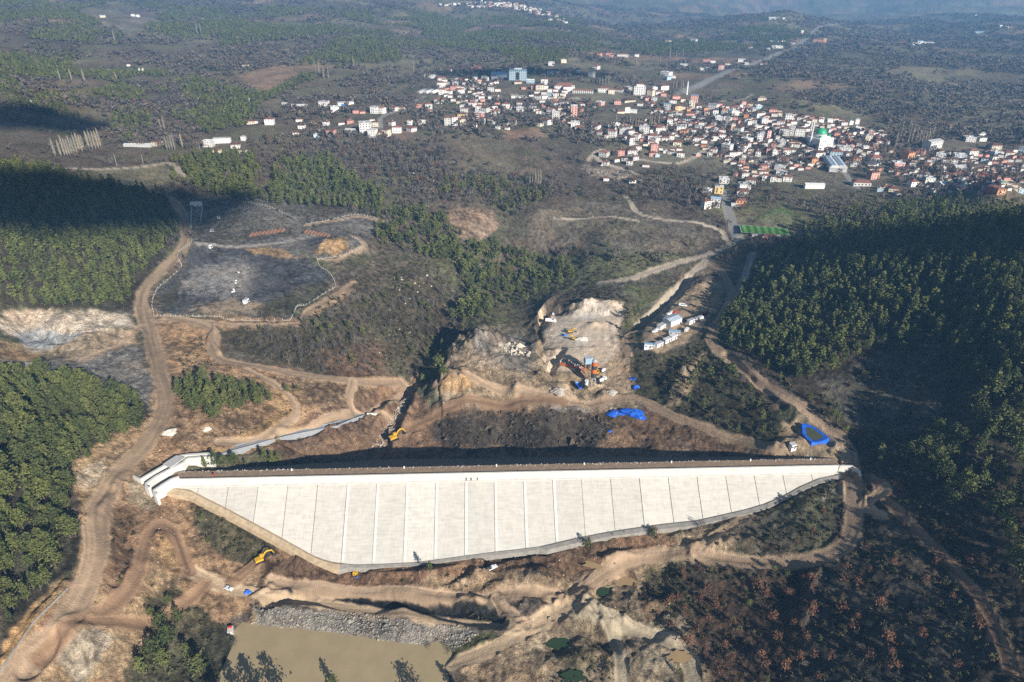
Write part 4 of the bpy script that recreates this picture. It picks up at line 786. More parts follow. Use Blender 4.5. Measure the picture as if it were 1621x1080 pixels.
for gi, (sp, h, f, ph, polys) in enumerate(PZ_):
    p = offroad(thin(cand(polys, sp, 100+gi), f, 200+gi)); 
    if gi != 2: p = p[~excluded(p[:, 3], p[:, 4], [BARE_GROUND])]
    r = np.random.default_rng(300+gi); hh = h*np.clip(r.normal(1, .24, len(p)), .4, 1.55)*(1 + .35*fbm(p[:, 0], p[:, 1], 26, 2, 88))
    pines.append(np.column_stack([p, hh, np.full(len(p), gi)]))
pines = np.vstack(pines)
vis = (pines[:, 3] > -5) & (pines[:, 3] < 1626) & (pines[:, 4] < 1085); app = np.where(vis, pines[:, 6]/pines[:, 5], 0)
order = np.argsort(-app); NI = 300 - len(LONE); ind = order[:NI]; rest = order[NI:]
def link_mesh(name, verts, m):
    return mesh_np(name, verts, np.arange(len(verts)), 3, m, link=False)
PT = [pine_crown(300, .55, s, 9, 1.5 + .25*s) for s in range(3)] + [pine_crown(560, .5, s, 9, 2.3 + .3*(s-3), .5) for s in range(3, 6)]; PM = [link_mesh('pine_crown', t, M['pine_o']) for t in PT]
PT2 = [pine_crown(110, .85, 20+s, 9, 1.55 + .1*s) for s in range(2)] + [pine_crown(130, 1.0, 20+s, 9, 2.5, .45) for s in range(2, 4)]; PT3 = [pine_crown(28, 1.8, 40+s, 9, 2.1) for s in range(3)]
tb = MB(); tb.tube([(0,0,-.6),(.05,0,3),(0,.06,6.8)], [.19,.14,.05], 5); tm = tb.build('trunk', M['bark']); TRUNK = tm.data; bpy.data.objects.remove(tm)
def put_tree(name, x, y, z, h, crown, trunk, h0, label, cat, group=None, wid=1.0, rz=None):
    s = h/h0; e = empty(name, (x, y, z), random.uniform(0, 6.28) if rz is None else rz, label, cat, group); e.scale = (s*wid, s*wid, s)
    for nm, me in (('crown', crown), ('trunk', trunk)):
        if me is None: continue
        o = bpy.data.objects.new(nm, me); COL.objects.link(o); o.parent = e
    return e
for i in ind:
    x, y, z, u, v, d, h, gi = pines[i]; ph = PZ_[int(gi)][3]
    put_tree('pine_tree', x, y, z-.1, h, PM[(3 if gi in (0, 4, 7) and random.random() < .8 or gi in (3, 8) and random.random() < .15 else 0) + random.randrange(3)], TRUNK, 9.0, 'green pine with a pointed crown in ' + ph, 'tree', 'pines of ' + ph, random.uniform(.9, 1.2))
for (u, v, h, lab) in LONE:
    x, y, z = at(u, v); put_tree('pine_tree', x, y, z-.1, h, PM[random.randrange(6)], TRUNK, 9.0, lab or 'tall pine on the near reservoir bank whose shadow falls on the water', 'tree', None if lab else 'pines of the near bank', random.uniform(.95, 1.2))
# far pine woods, by patches
FP = [[(-40,60),(200,95),(400,150),(540,60),(900,70),(900,100),(720,100),(520,112),(470,140),(420,165),(330,215),(240,170),(120,155),(-40,130)],[(-40,130),(120,160),(240,180),(240,225),(120,235),(60,215),(-40,225)],[(0,0),(900,30),(1000,60),(1250,50),(1250,75),(1000,90),(700,60),(540,55),(300,80),(0,60)],[(310,200),(360,175),(410,165),(405,195),(330,215)],[(1100,50),(1240,40),(1290,60),(1150,75)],[(438,114),(505,104),(525,124),(462,136)],[(640,290),(760,285),(900,300),(860,330),(740,345)]]
fp = cand(FP, 8.5, 400); fp = fp[(fbm(fp[:, 0], fp[:, 1], 130, 3, 61) + .06 > .02*vnoise(fp[:, 0], fp[:, 1], 5)) & ~excluded(fp[:, 3], fp[:, 4], [OPEN])]
gk = np.concatenate([np.isin(pines[rest][:, 7], (0, 4, 7)), np.zeros(len(fp), bool)])
q = np.vstack([pines[rest][:, :7], np.column_stack([fp, 9*np.random.default_rng(5).uniform(.7, 1.3, len(fp))])])
r = np.random.default_rng(6); nq = len(q); dd = q[:, 5]; br = (r.uniform(size=nq) < np.where(gk, .6, .15)); tpl = np.where(dd < 420, r.integers(0, 3, nq) + 3*br, np.where(dd < 1000, 6 + r.integers(0, 2, nq) + 2*br, 10 + r.integers(0, 3, nq)))
stem = tris(np.array([[0, 0, 1.4], [0, 0, 2.2]]), np.array([2.2, 2.2]), np.random.default_rng(1), 8.0, .14)
mass('pine_forest', PT + PT2 + PT3, M['pine_t'], np.column_stack([q[:, 0], q[:, 1], q[:, 2]-.1]), tpl, q[:, 6]/9*r.uniform(.92, 1.2, nq), r.uniform(0, 6.28, nq), r.uniform(0, 1, nq), 'pine woods covering the hillsides of the valley', q[:, 6]/9)
nst = q[(dd < 700)]; mass('pine_stems', [stem], M['bark'], nst[:, :3], np.zeros(len(nst), int), nst[:, 6]/9, r.uniform(0, 6, len(nst)), r.uniform(0, 1, len(nst)), 'bare lower stems of the pine woods')
print('pines', len(ind), nq)
# --- bare and russet broadleaf trees
BT = [dome_crown(150, .95, 60+s, 6, 2.4, .16, .25) for s in range(4)]; BM = [link_mesh('bare_crown', t, M['bare_o']) for t in BT]; RM_ = [link_mesh('russet_crown', dome_crown(130, .62, 70+s, 5, 1.9, .8, .2, .8), M['russet_o']) for s in range(4)]
RT = [dome_crown(60, .95, 70+s, 5, 1.9, .8, .2, .8) for s in range(3)]
B2 = [dome_crown(46, 1.7, 80+s, 6, 2.6, .34, .2) for s in range(3)]; B3 = [dome_crown(20, 2.2, 90+s, 6, 3.0, .8, .15, .9) for s in range(3)]
tb = MB(); tb.tube([(0,0,-.5),(.1,.05,1.8),(.05,.15,3.4)], [.17,.12,.06], 5)
for k in range(5): a = k*1.26; tb.tube([(.08,.06,1.2+.3*k), (math.cos(a)*.9, math.sin(a)*.9, 2.6+.35*k), (math.cos(a)*1.5, math.sin(a)*1.5, 4.0+.3*k)], [.08,.05,.02], 4)
tm = tb.build('trunk', M['pale_bark']); BTR = tm.data; bpy.data.objects.remove(tm)
DZ = [ # spacing, height, share bare, share russet, phrase, outlines
 (6.5,5.0,.26,.28,'the brushy slope left of the gully',[[(380,515),(470,512),(560,458),(640,425),(710,440),(740,480),(700,540),(660,600),(540,592),(430,572)]]),
 (6.5,4.2,.32,.045,'the dark scrub at the lower right',[[(1040,905),(1300,892),(1360,770),(1440,760),(1520,860),(1600,1000),(1640,1090),(1060,1090)]]),
 (8,4.2,.12,.14,'the scrub below the right half of the face',[[(1160,850),(1240,800),(1330,755),(1335,840),(1300,875),(1200,880)],[(1400,650),(1440,700),(1420,760),(1370,720),(1340,660)]]),
 (7,5.2,.4,.06,'the belt between the gully pines and the dark field',[[(560,290),(640,260),(780,300),(830,340),(830,400),(780,385),(735,380),(690,345),(600,300)]]),
 (7.5,5.5,.5,.05,'the hillside below the town',[[(440,225),(560,225),(700,210),(880,230),(940,290),(1000,290),(1100,300),(1110,335),(900,310),(830,335),(740,330),(640,290),(560,280),(500,250)]]),
 (6,6,.62,.03,'the thicket under the town edge',[[(1030,262),(1160,258),(1170,290),(1110,310),(1100,335),(1000,300)],[(1210,300),(1290,300),(1330,310),(1500,312),(1621,308),(1621,330),(1400,340),(1330,345),(1260,335),(1190,325)]]),
 (7,4.4,.16,.12,'the scrub between the yard and the dam',[[(1020,600),(1130,570),(1240,655),(1210,705),(1090,670)]]),
 (9,4.2,.16,.1,'the slope beside the left pad',[[(540,395),(620,400),(690,425),(640,440),(560,450)],[(600,350),(690,350),(720,400),(620,395)]]),
 (6,4,.10,.10,'the thicket left of the reservoir',[[(210,930),(290,920),(370,985),(350,1090),(200,1090)]]),
]
dec = []
for gi, (sp, h, fb, fr, ph, polys) in enumerate(DZ):
    p = offroad(cand(polys, sp, 500+gi)); p = p[~excluded(p[:, 3], p[:, 4], [OPEN, BARE_GROUND if gi not in (1, 2, 6, 8) else []])]; r = np.random.default_rng(600+gi); k = r.uniform(size=len(p)); cl = fbm(p[:, 0], p[:, 1], 30, 2, 62)*1.6
    kind = np.where(k < fb*(1+cl), 0, np.where(k > 1-fr*(1+cl), 1, -1)); m = kind >= 0; hh = h*np.clip(r.normal(1, .28, len(p)), .45, 1.7)*np.where(kind == 1, .75, 1)
    dec.append(np.column_stack([p, hh, np.full(len(p), gi), kind])[m])
dec = np.vstack(dec)
LB = [(372,1022,5,0,None),(1110,838,6,0,'bare tree at the foot of the face under the right joints'),(1034,846,5,1,'orange russet tree against the foot of the face'),(1170,838,5.5,0,'thin bare tree in front of the right end slabs'),(1440,838,6,0,'pale bare tree beside the brown track on the right'),(1303,812,3.5,1,'small red bush below the right dam end'),(1286,845,4,1,'orange bush above the bend of the right road'),(1372,868,4,1,'orange bush beside the right road bend'),(1262,860,3,1,'little orange bush left of the road bend'),(678,1028,4.5,0,'grey bare tree standing at the water edge'),(712,1035,4.5,0,'bare tree at the corner of the reservoir')]
vis = (dec[:, 3] > 0) & (dec[:, 3] < 1621) & (dec[:, 4] < 1080)
for kd, cap, nm, meshes, base in ((0, 230, 'bare_tree', BM, 6.0), (1, 150, 'oak_tree', RM_, 5.0)):
    j = np.nonzero(vis & (dec[:, 7] == kd))[0]; j = j[np.argsort(-(dec[j, 6]/dec[j, 5]))][:cap]
    for i in j:
        x, y, z, u, v, d, h, gi, _ = dec[i]; ph = DZ[int(gi)][4]
        put_tree(nm, x, y, z-.05, h, meshes[random.randrange(4)], BTR, base, ('leafless grey brown tree in ' if kd == 0 else 'low oak with rusty brown leaves in ') + ph, 'tree', ('bare trees of ' if kd == 0 else 'rusty oaks of ') + ph, random.uniform(.9, 1.25))
    dec[j, 7] = -5
for (u, v, h, kd, lab) in LB:
    x, y, z = at(u, v); put_tree('oak_tree' if kd else 'bare_tree', x, y, z-.05, h, (RM_ if kd else BM)[random.randrange(4)], BTR, 5.0 if kd else 6.0, lab or 'bare tree on the bank beside the white gate house', 'tree')
# open country: everything beyond, in distance bands
far = []
for (d0, d1, sp, s0) in ((430, 800, 7.5, 61), (800, 1400, 8.5, 62), (1400, 2300, 11.5, 63), (2300, 4600, 18, 64)):
    X, Y = np.meshgrid(np.arange(-d1*.95, d1*.95, sp), np.arange(d0*.6, d1, sp)); r = np.random.default_rng(s0); X = X.ravel() + r.uniform(-.5, .5, X.size)*sp; Y = Y.ravel() + r.uniform(-.5, .5, Y.size)*sp; D = np.hypot(X, Y)
    k = (D > d0) & (D < d1); X, Y = X[k], Y[k]; Z = zg(X, Y); u, v, d = proj(X, Y, Z); k = (u > -40) & (u < 1660) & (v > -40) & (v < 420); X, Y, Z, u, v, d = X[k], Y[k], Z[k], u[k], v[k], d[k]
    f = .31 + 1.7*fbm(X, Y, 120, 3, 65) + .8*fbm(X, Y, 30, 2, 66) + .25*smooth(1000, 1700, u) - .08*(v > 330); f = np.where(np.abs(vnoise(X/150+.3*vnoise(X/60, Y/60, 8), Y/95, 67)) < .035, f+.5, f)
    hit = excluded(u, v, [OPEN, BARE_GROUND, PZ_[1][4], PZ_[3][4]]); tw = excluded(u, v, [TOWN]); f = np.where(tw, f*.55, f); k = (r.uniform(size=len(X)) < f) & ~hit; P = np.stack([X, Y, Z, u, v, d], 1)[k]; P = offroad(P)
    far.append(np.column_stack([P, (5.6 + sp*.14)*np.clip(r.normal(1, .25, len(P)), .5, 1.6), np.full(len(P), sp)]))
far = np.vstack(far); r = np.random.default_rng(8)
dl = dec[dec[:, 7] == 0][:, :7]; A_ = np.vstack([far[:, :7], dl]); na = len(A_); wide = np.concatenate([1 + (far[:, 7]-7.5)*.05, np.ones(len(dl))]); tpl = np.where(A_[:, 5] < 900, r.integers(0, 3, na), 3 + r.integers(0, 3, na))
mass('broadleaf_woods', B2 + B3, M['bare_t'], np.column_stack([A_[:, :2], A_[:, 2]-.1]), tpl, A_[:, 6]/6*wide*r.uniform(.85, 1.2, na), r.uniform(0, 6.28, na), r.uniform(0, 1, na), 'leafless brown grey woods spread over the far country', A_[:, 6]/6)
rl = dec[dec[:, 7] == 1]; rf = far[(r.uniform(size=len(far)) < .05)]; rl = np.vstack([rl[:, :7], rf[:, :7] + np.array([3, 2, 0, 0, 0, 0, 0])]); nr_ = len(rl)
mass('rusty_scrub', RT, M['russet_t'], rl[:, :3], r.integers(0, 3, nr_), rl[:, 6]/5, r.uniform(0, 6, nr_), r.uniform(0, 1, nr_), 'rusty brown oak scrub scattered over the slopes')
print('broadleaf', na, nr_)
# --- low evergreen scrub
S1 = [dome_crown(34, .55, 110+s, 1.3, 1.0, .8, .15, .8) for s in range(4)]
SZ = [(2.6,1.1,.50,[[(370,512),(470,510),(550,456),(620,420),(700,440),(720,500),(700,560),(650,602),(540,592),(430,572),(350,545)]]),(2.6,1.1,.36,[[(1030,900),(1300,890),(1350,760),(1450,760),(1540,870),(1640,1090),(1060,1090)]]),
 (2.4,1.2,.5,[[(300,798),(330,793),(425,850),(440,878),(395,890),(340,875),(308,838)]]),(2.6,1.2,.36,[[(225,945),(270,922),(345,985),(375,1003),(345,1090),(190,1090),(240,1010)]]),(2.8,1.3,.5,[[(990,560),(1050,562),(1110,540),(1130,560),(1225,640),(1260,660),(1215,715),(1120,680),(1070,655),(1010,620)]]),
 (2.6,1.1,.42,[[(1100,870),(1180,830),(1330,750),(1340,840),(1300,880),(1180,885)]]),(3.6,1.4,.42,[[(1140,545),(1190,570),(1280,612),(1345,600),(1400,552),(1480,555),(1520,640),(1450,700),(1440,760),(1520,800),(1600,930),(1621,1090),(1540,1090),(1450,800),(1350,700),(1320,685),(1240,620)]]),
 (3.4,1.1,.4,[[(255,498),(252,460),(285,425),(285,490)],[(430,482),(520,435),(530,456),(470,500),(380,498)],[(540,400),(640,400),(700,430),(560,460)],[(300,310),(480,322),(560,342),(480,372),(310,386)]]),(3.0,1.0,.35,[[(330,540),(345,575),(300,600),(275,560),(290,520)],[(165,800),(210,830),(215,880),(170,950),(160,900)]]),
 (3.5,1.3,.4,[[(590,390),(690,410),(745,470),(700,520),(850,440),(950,440),(1000,480),(870,470),(780,510),(680,610),(640,560),(620,430)],[(880,400),(1090,400),(1060,425),(950,450),(880,430)]]),(2.2,1.0,.6,[[(1010,940),(1080,900),(1100,960),(1050,1000)],[(725,968),(760,948),(795,972),(762,984)],[(395,950),(430,925),(425,950),(405,985),(375,1000)],[(860,1040),(960,1020),(1000,1060),(940,1090),(850,1090)]]),
 (3,1.0,.06,[[(180,790),(480,890),(430,940),(330,925),(180,960)],[(560,890),(1050,850),(1040,900),(800,950),(560,930)],[(270,520),(640,605),(600,700),(330,720),(270,640)]])]
sh = []
for gi, (sp, h, f, polys) in enumerate(SZ):
    p = offroad(cand(polys, sp, 700+gi), .2); r = np.random.default_rng(800+gi); k = r.uniform(size=len(p)) < f*(1 + 1.7*fbm(p[:, 0], p[:, 1], 16, 3, 71)); p = p[k]; sh.append(np.column_stack([p, h*np.clip(r.normal(1, .35, len(p)), .4, 2.2)]))
sh = np.vstack(sh); ns = len(sh); r = np.random.default_rng(9)
mass('evergreen_scrub', S1, M['shrub_t'], np.column_stack([sh[:, :2], sh[:, 2]-.1]), r.integers(0, 4, ns), sh[:, 6]/1.2, r.uniform(0, 6, ns), r.uniform(0, 1, ns), 'low dark evergreen scrub covering the rough ground'); print('scrub', ns)
# --- poplars
PM_ = [link_mesh('poplar_crown', column_crown(300, 2.6, 120+s, 20, 1.9), M['poplar_o']) for s in range(4)]; tb = MB(); tb.tube([(0,0,-.5),(0,0,8),(0,0,17)], [.28,.18,.05], 5); tm = tb.build('trunk', M['pale_bark']); PTR = tm.data; bpy.data.objects.remove(tm)
PR = [('the left row beside the pale lane', 27, [(88,248),(97,248),(103,247),(107,247),(111,247),(115,246),(119,246),(123,244),(127,242),(131,241),(134,240)]),('the short row left of the long cattle shed', 26, [(142,238),(147,237),(152,237),(156,235),(160,234)]),
 ('the clump right of the long cattle shed', 22, [(265,238),(269,238),(273,237),(277,237),(289,234)]),('the row on the slope above the dark field', 26, [(834,292),(839,294),(843,295),(847,296),(852,296),(855,296)]),('the pair behind the farm', 20, [(255,206),(261,206)]),
 ('the grove behind the upper town street', 17, [(997,199),(1001,202),(1006,203),(1010,203),(1016,197),(1019,197),(1028,200),(1031,200),(1035,200),(1039,199),(1042,200)]),('the grove behind the mosque', 26, [(1418,222),(1423,223),(1436,228),(1441,227),(1415,236),(1412,235)]),('the broad grey clump by the big white block', 20, [(1448,228),(1453,228),(1458,228),(1463,227),(1467,226)]),
 ('the scattered pale poplars among the right houses', 18, [(1475,217),(1565,216),(1530,266),(1614,272),(1421,288),(1320,290)]),('the thin row above the upper houses', 13, [(949,135),(953,136),(958,133),(963,133),(971,129),(979,128),(987,130),(1006,105),(1031,103),(1044,105)]),('the far thicket beyond the fields', 17, [(500,118),(506,120),(513,125),(520,125),(560,110),(655,112),(183,70),(313,55),(319,55),(96,128),(114,128),(134,130),(186,132)]),
 ('the grove below the upper school', 14, [(1065,140),(1070,142),(1077,143),(1080,145),(1060,92),(1070,94),(1080,92)]),('the pair at the dark thicket left of the road', 12, [(1092,315),(848,183),(853,183)])]
for ph, hp, L in PR:
    for k, (u, v) in enumerate(L):
        x, y, z = at(u, v); d = proj(x, y, z)[2]; put_tree('poplar_tree', x, y, z-.1, hp*d/F*random.uniform(.88, 1.1), PM_[random.randrange(4)], PTR, 20.0, 'tall narrow pale leafless poplar in ' + ph, 'tree', 'poplars of ' + ph)
# --- loose stone
def rock_tpl(seed):
    r = np.random.default_rng(seed); V = np.array([(1,0,0),(-1,0,0),(0,1,0),(0,-1,0),(0,0,.8),(0,0,-.6)])*r.uniform(.6, 1.2, (6, 1)) + r.normal(size=(6, 3))*.12; Fc = [(0,2,4),(2,1,4),(1,3,4),(3,0,4),(2,0,5),(1,2,5),(3,1,5),(0,3,5)]
    return np.array([V[i] for f in Fc for i in f])
RK = [rock_tpl(s) for s in range(5)]
def stones(name, polys, sp, size, rgb, label, seed, var=.35, f=1.0, sd=.5):
    p = thin(cand(polys, sp, seed), f, seed+1); r = np.random.default_rng(seed+2); m = leaf_mat(name, rgb, 'tint', var); n = len(p); s = size*np.exp(r.normal(0, sd, n))
    return mass(name, RK, m, np.column_stack([p[:, :2], p[:, 2] + s*.25]), r.integers(0, 5, n), s, r.uniform(0, 6, n), r.uniform(0, 1, n), label)
stones('stone_riprap', [[(398,957),(560,971),(724,992),(763,1002),(724,1026),(640,1020),(540,1005),(398,990)]], .9, .44, (.25, .235, .21), 'rough grey stones facing the reservoir side of the bank road', 900, .4, 1.0, .36)
stones('blasted_rock', [[(690,662),(740,652),(860,650),(930,650),(982,672),(960,700),(900,712),(740,718),(700,695)]], 2.2, .72, (.056, .049, .041), 'dark broken rock strewn over the ground behind the crest', 910, .7, .6)
stones('pale_boulders', [[(792,548),(815,543),(842,560),(843,568),(815,562),(795,558)]], 2.0, 1.0, (.46, .42, .37), 'pale boulders heaped beside the stone yard', 920)
stones('scattered_stones', [[(600,470),(680,470),(660,560),(600,590)],[(200,760),(480,890),(420,950),(300,930),(220,930)],[(560,900),(1050,850),(1080,990),(900,1010),(600,930)],[(270,500),(450,620),(300,700)],[(330,690),(640,600),(640,640),(430,700)]], 3.0, .3, (.31, .27, .225), 'pale stones lying about on the disturbed soil', 930, .3, .35)
stones('trench_gravel', [[(647,607),(655,610),(640,655),(618,692),(603,716),(584,716),(600,685),(628,642)]], .9, .4, (.42, .38, .33), 'gravel lining the drain running to the dam', 940)
stones('outcrop_stones', [[(640,270),(760,275),(800,300),(700,300)],[(920,255),(1020,275),(1080,280),(960,290)],[(620,440),(690,430),(680,480),(640,500)],[(590,540),(650,590),(600,600)]], 5, .8, (.48, .46, .42), 'grey limestone outcrops on the slopes', 950, .3, .35)
# ------------------------------------------------------------------ the town
WC = dict(w=(.78,.76,.72), c=(.70,.62,.48), p=(.66,.36,.30), o=(.66,.33,.17), y=(.74,.55,.25), b=(.45,.58,.66), g=(.48,.48,.47), r=(.55,.16,.12))
WN = dict(w='white', c='cream', p='salmon pink', o='orange', y='yellow', b='pale blue', g='grey', r='red')  # one pale blue wall has a shaded wall's tone put into its colour
RC_ = dict(t=(.255,.115,.085), d=(.15,.085,.07), f=(.62,.62,.61), l=(.72,.72,.70), u=(.30,.46,.60), e=(.30,.40,.34), n=(.40,.32,.25))
RN = dict(t='red tile roof', d='dark brown roof', f='flat pale roof', l='white metal roof', u='pale blue roof', e='grey green roof', n='tan sheet roof')
for k, c in WC.items(): M['wall_'+k] = mat('render_'+WN[k].replace(' ', '_'), c, .85, .2, nz=.35, alt=tuple(x*.86 for x in c), rnd=.25)
for k, c in RC_.items(): M['roof_'+k] = mat('roofing_'+k, c, .8 if k in 'td' else .5, .25, nz=.6, alt=tuple(x*.7 for x in c), rnd=.45)
M['window'] = mat('window_glass', (.045, .055, .07), .2, .5, nz=.3); M['dk'] = mat('dark_opening', (.03, .03, .03), .9)
